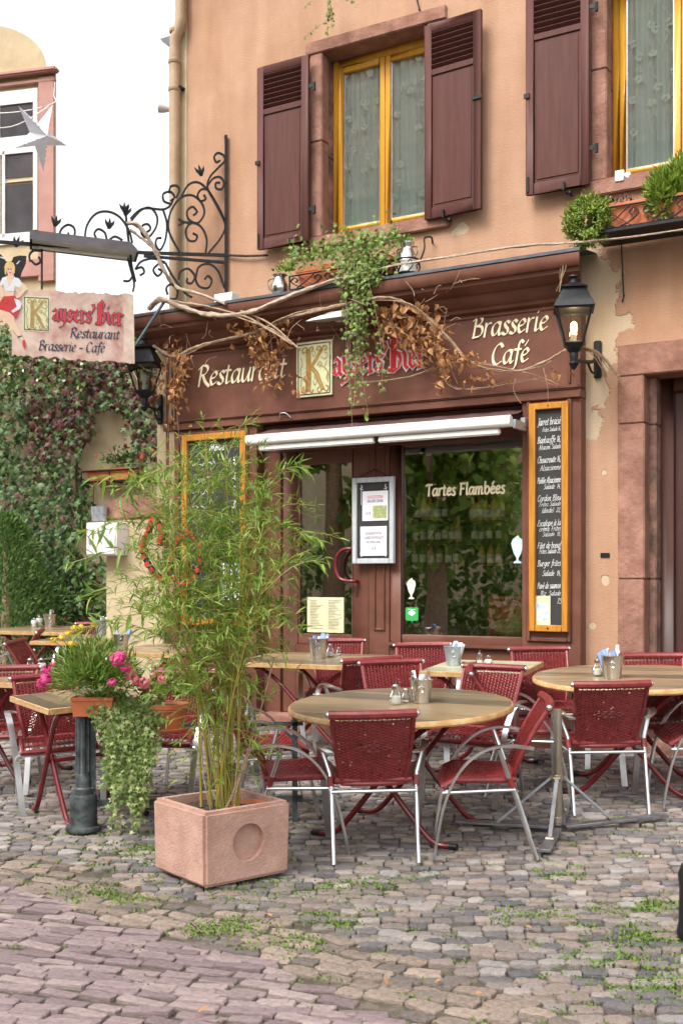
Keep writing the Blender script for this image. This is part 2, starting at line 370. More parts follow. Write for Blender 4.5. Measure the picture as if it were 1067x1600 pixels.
# ------------------------------------------------------------------ lettering drawn with a pen: stroke skeletons swept by a nib
GL = {
'a': (.95, ".8,.85 .55,1 .2,.8 .08,.4 .22,.03 .5,.15 .75,.6;.84,1 .74,.25 .82,.02 1,.15"),
'b': (.9, ".2,1.65 .14,.5 .18,.1 .45,0 .78,.35 .75,.85 .5,1 .2,.7"),
'c': (.75, ".72,.85 .5,1 .18,.75 .1,.35 .3,.02 .7,.18"),
'd': (.95, ".8,.85 .5,1 .15,.75 .1,.3 .28,.02 .6,.2 .76,.7;.9,1.65 .76,.3 .84,.02 1,.14"),
'e': (.75, ".12,.5 .5,.58 .68,.8 .5,1 .2,.8 .1,.4 .28,.02 .7,.2"),
'f': (.6, ".8,1.52 .58,1.66 .42,1.3 .3,.2 .2,-.3 .0,-.45;.08,1 .65,1"),
'g': (.9, ".8,.85 .5,1 .15,.75 .1,.35 .3,.08 .6,.25 .78,.8;.84,1 .7,-.1 .5,-.5 .2,-.5 .1,-.3"),
'h': (.9, ".2,1.65 .1,0;.13,.5 .4,.9 .62,1 .74,.8 .66,.2 .74,.02 .9,.14"),
'i': (.4, ".2,1 .14,.2 .22,.02 .4,.14;.26,1.36 .32,1.45"),
'j': (.4, ".22,1 .1,-.3 -.15,-.5;.26,1.36 .32,1.45"),
'k': (.85, ".2,1.65 .1,0;.7,1 .2,.5 .75,0"),
'l': (.4, ".24,1.65 .14,.25 .22,.02 .4,.14"),
'm': (1.35, ".16,1 .08,0;.1,.5 .35,.9 .52,1 .62,.8 .55,0;.58,.5 .8,.9 1,1 1.1,.8 1.03,.2 1.1,.02 1.28,.14"),
'n': (.9, ".16,1 .08,0;.1,.5 .38,.9 .58,1 .7,.8 .62,.2 .7,.02 .88,.14"),
'o': (.85, ".45,1 .15,.78 .08,.4 .25,.02 .5,.02 .74,.3 .74,.75 .45,1"),
'p': (.9, ".2,1 .02,-.6;.14,.3 .4,0 .75,.3 .78,.8 .55,1 .2,.7"),
'q': (.9, ".8,.85 .5,1 .15,.75 .1,.35 .3,.08 .6,.25 .78,.8;.84,1 .7,-.6"),
'r': (.62, ".16,1 .08,0;.12,.55 .35,.92 .62,1"),
's': (.62, ".6,.9 .4,1 .2,.85 .3,.6 .5,.4 .5,.12 .3,0 .05,.1"),
't': (.55, ".3,1.35 .18,.3 .26,.02 .5,.14;.05,1 .55,1"),
'u': (.9, ".14,1 .1,.3 .22,.02 .45,.12 .72,.7;.82,1 .72,.25 .8,.02 .96,.14"),
'v': (.8, ".12,1 .3,0;.3,0 .75,1"), 'x': (.8, ".1,1 .7,0;.75,1 .05,0"), 'y': (.85, ".14,1 .2,.2 .5,.2;.8,1 .5,-.1 .1,-.55"),
'z': (.7, ".1,1 .65,1;.65,1 .05,0;.05,0 .65,0"),
'R': (1.15, ".3,1.5 .15,0;.02,1.3 .4,1.58 .85,1.5 .95,1.2 .7,.9 .28,.82;.5,.82 .8,.3 1.2,-.05"),
'B': (1.05, ".3,1.5 .15,0;.02,1.3 .45,1.58 .85,1.45 .8,1.1 .35,.88;.35,.88 .85,.8 .98,.45 .75,.1 .12,.0"),
'C': (1.05, "1,1.35 .75,1.58 .35,1.35 .12,.8 .2,.25 .5,0 .95,.2"),
'T': (1.0, ".05,1.35 .3,1.55 1.05,1.52;.6,1.5 .45,0"),
'F': (.95, ".3,1.5 .15,0;.1,1.5 .95,1.52;.22,.8 .75,.82"),
'J': (.8, ".75,1.55 .6,.2 .3,-.3 -.05,-.2;.3,1.55 .9,1.55"),
'A': (1.1, ".05,0 .6,1.58;.6,1.58 .95,0;.2,.6 .85,.6"),
'P': (.95, ".3,1.5 .15,0;.02,1.3 .45,1.58 .9,1.45 .9,1.05 .6,.75 .25,.75"),
'E': (.9, ".85,1.4 .55,1.58 .3,1.4 .4,1.0 .65,.88;.6,.88 .2,.7 .1,.3 .35,0 .85,.2"),
'S': (.9, ".85,1.35 .55,1.58 .25,1.3 .4,.95 .75,.65 .7,.2 .35,0 .05,.2"),
'K': (1.1, ".3,1.5 .15,0;1,1.5 .25,.75;.4,.8 1.05,0"), 'L': (.9, ".3,1.55 .15,.05;.15,.05 .85,.05"),
'D': (1.1, ".3,1.5 .15,0;.05,1.5 .7,1.5 1,.9 .7,.1 .15,.0"),
'M': (1.4, ".1,0 .35,1.5;.35,1.5 .65,.3;.65,.3 1.1,1.5;1.1,1.5 1.15,0"),
'0': (.8, ".4,1.4 .1,.9 .15,.2 .4,0 .7,.4 .65,1.1 .4,1.4"),
'1': (.5, ".1,1.1 .38,1.45;.38,1.45 .25,0"), '2': (.8, ".15,1.2 .45,1.45 .7,1.15 .1,0;.1,0 .8,.02"),
'3': (.75, ".12,1.3 .45,1.45 .6,1.1 .3,.8;.3,.8 .7,.5 .45,0 .05,.15"), '4': (.8, ".5,1.45 .08,.5;.08,.5 .8,.5;.6,.9 .5,-.1"),
'5': (.75, ".7,1.45 .25,1.42;.25,1.42 .18,.85;.18,.85 .65,.75 .55,.1 .08,.08"),
'6': (.75, ".6,1.45 .2,.9 .12,.3 .4,0 .66,.35 .4,.72 .15,.5"), '7': (.75, ".1,1.42 .75,1.42;.75,1.42 .3,0"),
'8': (.75, ".4,.75 .15,1.1 .4,1.45 .62,1.1 .4,.75 .1,.35 .38,0 .68,.35 .4,.75"), '9': (.75, ".6,1.1 .35,1.42 .15,1.05 .4,.8 .62,1.2 .5,0"),
',': (.3, ".18,.12 .05,-.25"), '.': (.3, ".12,.02 .2,.1"), "'": (.3, ".2,1.65 .1,1.3"), '-': (.7, ".1,.55 .6,.55"), ' ': (.5, ""),
'(': (.45, ".4,1.6 .15,.8 .25,-.1"), ')': (.45, ".2,1.6 .4,.8 .1,-.1"),
}
BL = {
'a': (.78, ".14,.86 .38,1.02 .6,.82 .6,.14 .78,.0;.6,.62 .2,.46 .14,.14 .34,-.02 .6,.2"),
'y': (.8, ".12,1.05 .2,.85 .18,.25 .38,.02 .6,.25;.6,1.05 .66,.8 .62,0 .42,-.45 .02,-.62"),
's': (.66, ".6,.86 .36,1.02 .14,.82 .2,.6 .52,.4 .54,.16 .3,-.02 .04,.14"),
'e': (.68, ".16,.5 .56,.66 .36,1.02 .14,.8 .14,.2 .36,-.02 .64,.16"),
'r': (.62, ".06,.98 .2,.85 .2,.08 .06,-.04 .36,0;.2,.75 .4,1.02 .6,.84"),
"'": (.3, ".1,1.65 .22,1.35 .06,1.1"),
'B': (1.2, ".2,1.4 .4,1.8 .72,2.08 .95,1.72 .86,1.38 .5,1.05;.5,1.05 .95,.9 1.1,.5 .92,.05 .45,-.14 .06,-.04;.36,1.72 .36,.0;.62,1.9 .58,.1"),
'i': (.42, ".06,.98 .2,.85 .2,.14 .38,0;.14,1.42 .26,1.56"),
'K': (1.2, ".3,1.75 .3,0;.95,1.75 .35,.85;.45,.9 1.05,0"),
}
ACC = {'é': ('e', ".35,1.25 .6,1.6"), 'è': ('e', ".55,1.25 .3,1.55"), 'ê': ('e', ".2,1.25 .42,1.5;.42,1.5 .62,1.25"), 'à': ('a', ".6,1.25 .35,1.55"), 'â': ('a', ".25,1.25 .45,1.5;.45,1.5 .65,1.25")}
def glyph(ch, table):
    if ch in ACC:
        b, x = ACC[ch]; wd, s = glyph(b, table); return wd, s+[[tuple(map(float, q.split(','))) for q in st.split()] for st in x.split(';')]
    wd, s = table.get(ch) or GL.get(ch) or GL['o']
    return wd, [[tuple(map(float, q.split(','))) for q in st.split()] for st in s.split(';') if st]
def pen(mb, strokes, org, xd, zd, nd, sx, sz, nib, ang=40, mn=.25, slant=.12, smooth=4, d0=0):
    c, s = math.cos(math.radians(ang or 0)), math.sin(math.radians(ang or 0)); k = [0]
    for st in strokes:
        pts = crom([(x+slant*z, z, 0) for x, z in st], smooth) if smooth > 1 and len(st) > 2 else [V((x+slant*z, z, 0)) for x, z in st]
        P = [V((p.x*sx, p.y*sz, 0)) for p in pts]; n = len(P)
        if n < 2: continue
        vs = []; fs = []
        for i in range(n):
            t = P[min(i+1, n-1)]-P[max(i-1, 0)]
            if t.length < 1e-9: t = V((1, 0, 0))
            t.normalize(); pp = V((-t.y, t.x, 0)); h = nib/2*max(abs(pp.x*c+pp.y*s), mn) if ang is not None else nib/2
            q = P[i]; dd = d0+.0012*((i/max(n-1, 1))+k[0] % 3)
            if i == 0: q = q-t*nib*.25
            if i == n-1: q = q+t*nib*.25
            for sg in (-1, 1):
                r = q+pp*h*sg; vs.append(org+xd*r.x+zd*r.y+nd*dd)
        for i in range(n-1): fs.append((i*2, i*2+1, i*2+3, i*2+2))
        mb.add(vs, fs); k[0] += 1
def write(mb, text, org, xd, zd, nd, size, width=None, nib=.2, table=GL, gap=.08, **kw):
    """Letters from org along xd; size is the x-height in metres; width squeezes the line to a given length."""
    gl = [glyph(ch, table) for ch in text]; tot = sum(g[0]+gap for g in gl); sx = size if width is None else width/tot
    x = 0
    for wd, st in gl:
        if st: pen(mb, st, org+xd*(x*sx), xd, zd, nd, sx, size, nib*size, **kw)
        x += wd+gap
XD = V((1, 0, 0)); ND = V((0, -1, 0))
def ftext(name, body, org, xd, zd, size, m, parent, width=None, bold=0, ext=.001, align='LEFT'):
    c = bpy.data.curves.new(name, 'FONT'); c.body = body; c.size = size; c.extrude = ext; c.offset = bold; c.align_x = align; c.resolution_u = 3
    o = bpy.data.objects.new(name, c); COL.objects.link(o); dg = bpy.context.evaluated_depsgraph_get(); dg.update()
    me = bpy.data.meshes.new_from_object(o.evaluated_get(dg)); bpy.data.objects.remove(o); bpy.data.curves.remove(c)
    xs = [v.co.x for v in me.vertices] or [0]; k = 1 if width is None else width/max(1e-6, max(xs)-min(xs))
    nd = xd.cross(zd); M = Matrix(((xd.x*k, zd.x, nd.x, org.x), (xd.y*k, zd.y, nd.y, org.y), (xd.z*k, zd.z, nd.z, org.z), (0, 0, 0, 1)))
    me.transform(WMX[parent.name].inverted() @ M); me.materials.clear(); me.materials.append(m); o = obj_from(name, me, m, parent); return o

# ------------------------------------------------------------------ leaves
def leaf_mesh(name, L=1, Wd=.3, fold=.15, droop=.2, lobes=None):
    mb = MB()
    if lobes:
        pts = [(r*math.sin(a), r*math.cos(a)) for a, r in lobes]
        vs = [V((0, .35, .06))]+[V((x, y+.35, -abs(x)*fold-(y*y)*droop)) for x, y in pts]
        mb.add(vs, [(0, i+1, (i+1) % len(pts)+1) for i in range(len(pts))])
    else:
        q = [(0, 0), (.3, .9), (.62, .75), (1, 0)]
        vs = []
        for t, wd in q: vs += [V((-Wd*wd/2, t*L, -droop*t*t+fold*Wd*wd)), V((0, t*L, -droop*t*t)), V((Wd*wd/2, t*L, -droop*t*t+fold*Wd*wd))]
        fs = []
        for i in range(3):
            for j in range(2): fs.append((i*3+j, i*3+j+1, i*3+4+j, i*3+3+j))
        mb.add(vs, fs)
    return mesh_of(name, mb, recalc=False, ang=80)
def lobed(n, deep):
    a = []
    for i in range(n*2): a.append((2*PI*i/(n*2), (1 if i % 2 == 0 else deep)*.55*(1.0 if i == 0 else (.95 if i in (2, n*2-2) else .7))))
    return a
def leafM(p, d, up, s):                       # y along d, z near up
    y = V(d).normalized(); x = y.cross(V(up))
    x = x.normalized() if x.length > 1e-4 else y.orthogonal().normalized(); z = x.cross(y)
    return Matrix(((x.x*s, y.x*s, z.x*s, p.x), (x.y*s, y.y*s, z.y*s, p.y), (x.z*s, y.z*s, z.z*s, p.z), (0, 0, 0, 1)))
def rdir(r=rng):
    while True:
        v = V((r.uniform(-1, 1), r.uniform(-1, 1), r.uniform(-1, 1)))
        if .05 < v.length < 1: return v.normalized()
# ------------------------------------------------------------------ ground
M_base = mat('sandy_joint_soil', (.06, .05, .036), (.15, .12, .09), scale=14, rough=1, bump=.9, bscale=90, c3=(.085, .072, .05))
mb = MB()
ys = [-90, -12, Y0, Y1, 12, 140]; xs = [-150, -12, 0, 12, 150]
for i in range(len(ys)-1):
    for j in range(len(xs)-1):
        mb.quad(*[(x, y, gz(y)-.012) for x, y in ((xs[j], ys[i]), (xs[j+1], ys[i]), (xs[j+1], ys[i+1]), (xs[j], ys[i+1]))])
gnd = build('ground', mb, M_base, smooth=False); gnd['kind'] = 'structure'

M_cob = mat('terrace_cobble', (.085, .085, .092), (.42, .345, .285), scale=16, rough=.72, bump=1.0, bscale=13, spec=.35, island=.8, lo=.0, hi=1, mott=.24, mscale=5, c3=(.245, .205, .18), stops=((.2, (.15, .14, .145)), (.62, (.28, .22, .19)), (.78, (.29, .27, .265))))
M_set = mat('purple_sett', (.21, .155, .16), (.42, .335, .32), scale=14, rough=.75, bump=1.0, bscale=13, spec=.3, island=.7, lo=.1, hi=.9, mott=.32, mscale=5, c3=(.30, .225, .23), stops=((.3, (.25, .185, .195)), (.7, (.35, .27, .265))))
M_gut = mat('tan_gutter_cobble', (.15, .13, .12), (.36, .285, .235), scale=14, rough=.78, bump=1.0, bscale=13, spec=.3, island=.75, lo=.1, hi=.9, mott=.35, mscale=5, c3=(.28, .22, .18))
def stone_mesh(name, seed, pw, rr, dome):
    r = random.Random(seed); n = 16; mb = MB(); vs = []; rad = []
    for k in range(n):
        a = 2*PI*k/n; c, s = math.cos(a), math.sin(a)
        q = (abs(c)**pw+abs(s)**pw)**(-1/pw)*(1+r.uniform(-rr, rr)); rad.append((c*q*.5, s*q*.5))
    for sc, z in ((1.0, -.5), (1.0, .0), (.98, .14), (.93, .22), (.55, .235+dome)):
        tx, ty = r.uniform(-.03, .03), r.uniform(-.03, .03)
        for x, y in rad: q = sc*(1+r.uniform(-.035, .035)); vs.append((x*q+tx*(1-sc), y*q+ty*(1-sc), z+(r.uniform(-.06, .06) if sc < .95 else 0)))
    vs.append((0, 0, .24+dome*1.15)); fs = []
    for i in range(4):
        for k in range(n): fs.append((i*n+k, i*n+(k+1) % n, i*n+n+(k+1) % n, i*n+n+k))
    for k in range(n): fs.append((4*n+k, 4*n+(k+1) % n, 5*n))
    return mesh_of(name, mb.add(vs, fs), ang=60)
# the seam between the purple street setts and the terrace, read off the ground
SEAM = [G(x, y) for x, y in ((-260, 1318), (0, 1372), (152, 1430), (304, 1468), (430, 1506), (540, 1546), (690, 1602), (880, 1690))]
def seam_side(p):                             # > 0 on the terrace side, metres to the seam
    best = 9e9; sg = 1
    for a, b in zip(SEAM, SEAM[1:]):
        d = b-a; t = max(0, min(1, (p-a).dot(d)/d.length_squared)); q = a+d*t; m = V((p.x-q.x, p.y-q.y, 0)).length
        if m < best: best = m; sg = 1 if d.x*(p.y-a.y)-d.y*(p.x-a.x) > 0 else -1
    return best*sg
def dip(s): return -.006*math.exp(-((s-.22)/.22)**2)
def inview(p, mx=430):
    x, y, d = proj(p); return d > 1 and -mx < x < 1067+mx and y < 1700
CB = [stone_mesh('cobblestone', 20+i, 4.6, .12, .03) for i in range(18)]
ST = [stone_mesh('sett', 60+i, 14.0, .03, .015) for i in range(10)]
joints = []
def lay(ang, lx, ly, jit, region, out, meshes, hgt):
    a = math.radians(ang); ux = V((math.cos(a), math.sin(a), 0)); uy = V((-math.sin(a), math.cos(a), 0)); o = V((-3, -4.5, 0))
    j = -90
    while j < 260:
        off = rng.random(); i = -60.0; v = j*ly
        while i < 70:
            wd = lx*rng.uniform(.72, 1.3); p = o+ux*(i+wd/2+off*lx)+uy*(v+.03*math.sin(i*1.7+j)+rng.uniform(-jit, jit)*ly); i += wd
            p.z = 0
            if not (-14 < p.x < 6 and -8.5 < p.y < 4): continue
            if inview(V((p.x, p.y, gz(p.y)))) and region(p):
                s = seam_side(p); z = gz(p.y)+dip(s)
                M = Matrix.Translation((p.x, p.y, z-.006+rng.uniform(-.007, .007))) @ Matrix.Rotation(a+rng.uniform(-.15, .15), 4, 'Z') @ Matrix.Rotation(rng.uniform(-.06, .06), 4, 'X') @ Matrix.Rotation(rng.uniform(-.05, .05), 4, 'Y')
                M = M @ Matrix.Diagonal((wd*.965, ly*rng.uniform(.88, .97), hgt, 1)); out.append((rng.randrange(len(meshes)), M))
                joints.append(V((p.x, p.y, z))+ux*wd*.5*rng.choice((-1, 1, 0))+uy*ly*.5*rng.choice((-1, 1)))
        j += 1
T1, T2, T3 = [], [], []
inb = lambda p: p.y < -.04 or p.x < -8.9
lay(30-4, .102, .075, .16, lambda p: seam_side(p) > .42 and inb(p), T1, CB, .042)
lay(30-17, .165, .060, .10, lambda p: seam_side(p) < -.02, T2, ST, .03)
lay(30-28, .135, .085, .14, lambda p: -.02 <= seam_side(p) <= .42, T3, CB, .042)
def pave(name, items, meshes, m, pn):
    e = bpy.data.objects.new(name, None); COL.objects.link(e); e['kind'] = 'structure'; WMX[e.name] = Matrix()
    scatter(e, pn, meshes, items, m, 300, 'distant_'+pn+'s')
pave('terrace_pavement', T1, CB, M_cob, 'cobblestone')
pave('street_pavement', T2, ST, M_set, 'sett')
pave('gutter_pavement', T3, [m.copy() for m in CB], M_gut, 'gutter_stone')
for e in bpy.data.objects:
    if e.name == 'gutter_pavement':
        for c in e.children:
            c.data.materials.clear(); c.data.materials.append(M_gut)
# weeds in the joints: short blades fanning out of the gaps
gm = MB(); r = random.Random(3)
def tuft(p, n, h, sp):
    for _ in range(n):
        a = r.uniform(0, 2*PI); q = p+V((r.gauss(0, sp), r.gauss(0, sp*.7), 0)); l = h*r.uniform(.4, 1.1); d = V((math.cos(a), math.sin(a), 0)); w_ = V((-d.y, d.x, 0))*r.uniform(.002, .0045)
        ln = r.uniform(.3, 1.1); t = q+UZ*l+d*l*ln; mdl = q+UZ*l*.65+d*l*ln*.35
        gm.add([q-w_, q+w_, mdl+w_*1.3, mdl-w_*1.3, t], [(0, 1, 2, 3), (3, 2, 4)])
for p in joints:
    s = seam_side(p); x, y, d = proj(p)
    n0 = noise.noise(V((p.x*1.1+4, p.y*1.1, 0)))*.5+.5; pr = 0
    if s > .42: pr = .12+.75*max(0, n0-.42)+(.5 if x > 830 and y > 1400 else 0)*n0+(.35 if 1290 < y < 1440 and x < 520 else 0)*n0
    elif s > 0: pr = .5*n0
    else: pr = .16*n0+.08
    if y < 1270: pr *= .35
    if r.random() < pr: tuft(p, r.randint(8, 28) if s > 0 else r.randint(5, 14), .012 if s > 0 else .009, .032)
for (px, py, n) in ((540, 1388, 6), (600, 1372, 4), (400, 1378, 3), (130, 1395, 5), (165, 1400, 3), (210, 1405, 4), (330, 1455, 6), (370, 1450, 6), (240, 1330, 10), (205, 1310, 6), (880, 1372, 4), (500, 1440, 7), (470, 1475, 4), (960, 1500, 10), (1010, 1470, 10), (1040, 1540, 10), (900, 1440, 6), (1030, 1420, 8), (800, 1430, 4)):
    for _ in range(n*2): tuft(G(px+r.gauss(0, 28), py+r.gauss(0, 7)), 24, .014, .05)
o = build('weeds', gm, M_grass, recalc=False); tag(o, 'low green weeds and moss growing in the joints between the stones', 'weeds'); o['kind'] = 'stuff'
lm = leaf_mesh('fallen_leaf', 1, .6, .2, .3)
for i, (px, py) in enumerate(((742, 1562), (690, 1540), (650, 1512), (425, 1440), (150, 1356), (178, 1350), (195, 1376), (820, 1455), (560, 1490), (330, 1585), (600, 1540))):
    o = bpy.data.objects.new('fallen_leaf', lm); COL.objects.link(o); o.matrix_basis = leafM(G(px, py)+V((0, 0, .022)), V((r.uniform(-1, 1), r.uniform(-1, 1), .1)), UZ, r.uniform(.03, .05))
    tag(o, 'small dry brown leaf fallen on the paving', 'leaf', 'dry leaves fallen on the paving')
lm.materials.append(M_dry)

# ------------------------------------------------------------------ the restaurant's house
def wall_holes(mb, x0, x1, z0, z1, y, dep, holes):
    X = sorted({x0, x1, *[h for q in holes for h in q[:2] if x0 < h < x1]}); Z = sorted({z0, z1, *[h for q in holes for h in q[2:] if z0 < h < z1]})
    for i in range(len(X)-1):
        for j in range(len(Z)-1):
            cx, cz = (X[i]+X[i+1])/2, (Z[j]+Z[j+1])/2
            if any(h[0] < cx < h[1] and h[2] < cz < h[3] for h in holes): continue
            for yy in (y, y+dep): mb.quad((X[i], yy, Z[j]), (X[i+1], yy, Z[j]), (X[i+1], yy, Z[j+1]), (X[i], yy, Z[j+1]))
    for h in holes+[(x0, x1, z0, z1)]:
        a, b, c, d = h
        for p, q in (((a, c), (b, c)), ((b, c), (b, d)), ((b, d), (a, d)), ((a, d), (a, c))):
            mb.quad((p[0], y, p[1]), (q[0], y, q[1]), (q[0], y+dep, q[1]), (p[0], y+dep, p[1]))
def X_(px, off=0): return W(px, 900, off).x
def Z_(px, py, off=0): return W(px, py, off).z
XL = X_(293); XR = X_(1067)+3.2; ZT = 7.6
zsh = Z_(860, 470, .12)
h1 = (X_(488), X_(688), Z_(490, 392), Z_(478, 70)); h2 = (X_(926), X_(926)+(X_(688)-X_(488)), Z_(945, 306), Z_(945, -80))
hs_ = (X_(300), X_(880), .0, zsh-.1); hd = (X_(966), X_(966)+1.75, .0, Z_(968, 541))
house = root('restaurant_house', 'orange plastered old house with plum shutters and brown restaurant front', 'house', ((XL+XR)/2, .2, .17))
mb = MB(); wall_holes(mb, XL, XR, -.1, ZT, 0, .38, [h1, h2, hs_, hd]); build('wall', mb, MP, house, recalc=False, smooth=False)
mb = MB(); mb.box(X_(282), XL-.002, -.012, .38, -.1, ZT); build('corner_strip', mb, M_cream, house, bevel=.006)
mb = MB()   # side and back walls, so that the house is a closed box
mb.quad((X_(282), .38, -.1), (X_(282), 7, -.1), (X_(282), 7, ZT), (X_(282), .38, ZT)); mb.quad((XR, .38, -.1), (XR, 7, -.1), (XR, 7, ZT), (XR, .38, ZT)); mb.quad((X_(282), 7, -.1), (XR, 7, -.1), (XR, 7, ZT), (X_(282), 7, ZT))
build('side_wall', mb, M_cream, house, recalc=False, smooth=False)
mb = MB(); mb.prism([(X_(282)-.2, -.35, ZT), (X_(282)-.2, 3.7, ZT+3), (X_(282)-.2, 7.35, ZT)], (XR-X_(282)+.4, 0, 0)); build('roof', mb, mat('clay_roof_tile', (.22, .085, .05), (.34, .14, .085), scale=9, rough=.85, bump=.5, bscale=20), house)
def blocks(name, items, m=M_sand, par=house):
    for it in items:
        b = MB(); b.box(*it); o = build(name, b, m, par, bevel=.008)
g = .004
# window surrounds in dressed sandstone
def surround(h, lint, sil, jw):
    x0, x1, z0, z1 = h; zl = z1-lint; zs = z0+sil; zm = zs+(zl-zs)*.52
    blocks('lintel_stone', [(x0-.06, x1+.06, -.028, .30, zl, z1)]); blocks('sill_stone', [(x0-.09, x1+.09, -.05, .30, z0, zs)])
    its = []
    for a, b in ((x0-.01, x0+jw), (x1-jw, x1+.01)): its += [(a, b, -.022, .10, zs+g, zm), (a, b, -.022, .10, zm+g, zl-g)]
    blocks('jamb_stone', its)
    # the inner moulding of the jambs and their weathered reveals
    blocks('reveal_stone', [(x0+.0, x0+jw-.02, .102, .30, zs+g, zm-.1), (x0, x0+jw-.02, .102, .30, zm-.1+g, zl-g), (x1-jw+.02, x1, .102, .30, zs+g, zl-g)], M_sandw)
    return (x0+jw-.02, x1-jw+.02, zs, zl)
JW = X_(505)-X_(488)
o1 = surround(h1, Z_(478, 70)-Z_(503, 83), Z_(505, 372)-Z_(490, 392)+.01, JW); o2 = surround(h2, .14, .12, JW)
def casement(op, nm):
    x0, x1, z0, z1 = op; z0 += .002; y = .21; w_ = .055
    fm = MB()
    fm.box(x0, x0+w_, y, y+.07, z0, z1); fm.box(x1-w_, x1, y, y+.07, z0, z1); fm.box(x0+w_, x1-w_, y, y+.07, z1-.07, z1); fm.box(x0+w_, x1-w_, y, y+.07, z0, z0+.03)
    wn = build('window', fm, M_yel, house, bevel=.006)
    b = MB(); b.box(x0+w_+.002, x1-w_-.002, y-.03, y+.02, z0+.031, z0+.07); build('drip_rail', b, M_alu, wn, bevel=.004)
    xm = (x0+x1)/2
    for a, c in ((x0+w_+.003, xm-.003), (xm+.003, x1-w_-.003)):
        s = MB(); q = .052; za, zb = z0+.073, z1-.073
        s.box(a, a+q, y-.012, y+.045, za, zb); s.box(c-q, c, y-.012, y+.045, za, zb); s.box(a+q, c-q, y-.012, y+.045, zb-q, zb); s.box(a+q, c-q, y-.012, y+.045, za, za+q)
        build('sash', s, M_yel, wn, bevel=.005)
        p = MB(); p.box(a+q-.003, c-q+.003, y+.012, y+.018, za+q-.003, zb-q+.003); build('pane', p, M_glass2, wn, smooth=False)
        s = MB()
        for (e0, e1, f0, f1) in ((a+q, a+q+.009, za+q, zb-q), (c-q-.009, c-q, za+q, zb-q), (a+q+.009, c-q-.009, za+q, za+q+.009)): s.box(e0, e1, y-.002, y+.011, f0, f1)
        build('glazing_bead', s, M_alu, wn)
    # lace curtains hanging in folds, with embroidered sprigs
    for a, c, sd in ((x0+.04, xm-.01, 0), (xm+.01, x1-.04, 1)):
        cm = MB(); n = 60; vs = []
        for k in range(n+1):
            t = k/n; x = a+(c-a)*t
            for z in (z0+.05, z1-.03): vs.append((x, y+.055+.016*math.sin(t*38+sd)+.010*math.sin(t*17), z))
        cm.add(vs, [(2*k, 2*k+2, 2*k+3, 2*k+1) for k in range(n)]); cu = build('curtain', cm, M_lace, wn, recalc=False)
        em = MB(); rr = random.Random(5+sd)
        for _ in range(16):
            cx, cz = rr.uniform(a+.05, c-.05), rr.uniform(z0+.15, z1-.1); R_ = .028
            for k in range(5):
                an = 2*PI*k/5+rr.random(); em.lathe([(.001, 0), (.015, .001), (.001, .002)], (cx+R_*math.cos(an)*.8, y+.03-k*.001, cz+R_*math.sin(an)*.8), 7, (0, -1, 0))
            pz = [V((cx, y+.032, cz-.02))]
            for k in range(6): pz.append(pz[-1]+V((rr.uniform(-.03, .03), 0, -.035)))
            em.tube(crom(pz, 3), .003, 4)
            for q in pz[1:]: em.blob(q+V((rr.uniform(-.02, .02), -.004, 0)), .006, 5, 3)
        e = build('embroidery', em, M_emb, wn); e['kind'] = 'stuff'
    rm = MB(); rm.box(x0-.1, x1+.1, .42, 2.2, z0-.2, z1+.2)
    rm.f = [f for i, f in enumerate(rm.f) if i != 2]; build('room', rm, M_roomw, house, recalc=False, smooth=False)
M_lace = bpy.data.materials.new('lace'); M_lace.use_nodes = True
_t = M_lace.node_tree; _b = _t.nodes['Principled BSDF']; _b.inputs['Base Color'].default_value = (.90, .90, .87, 1); _b.inputs['Roughness'].default_value = .9; _b.inputs['Alpha'].default_value = .86
M_emb = mat('embroidery_thread', (.92, .92, .84), rough=.9)
M_roomw = mat('dim_room_wall', (.30, .27, .23), rough=.9)
casement(o1, 1); casement(o2, 2)
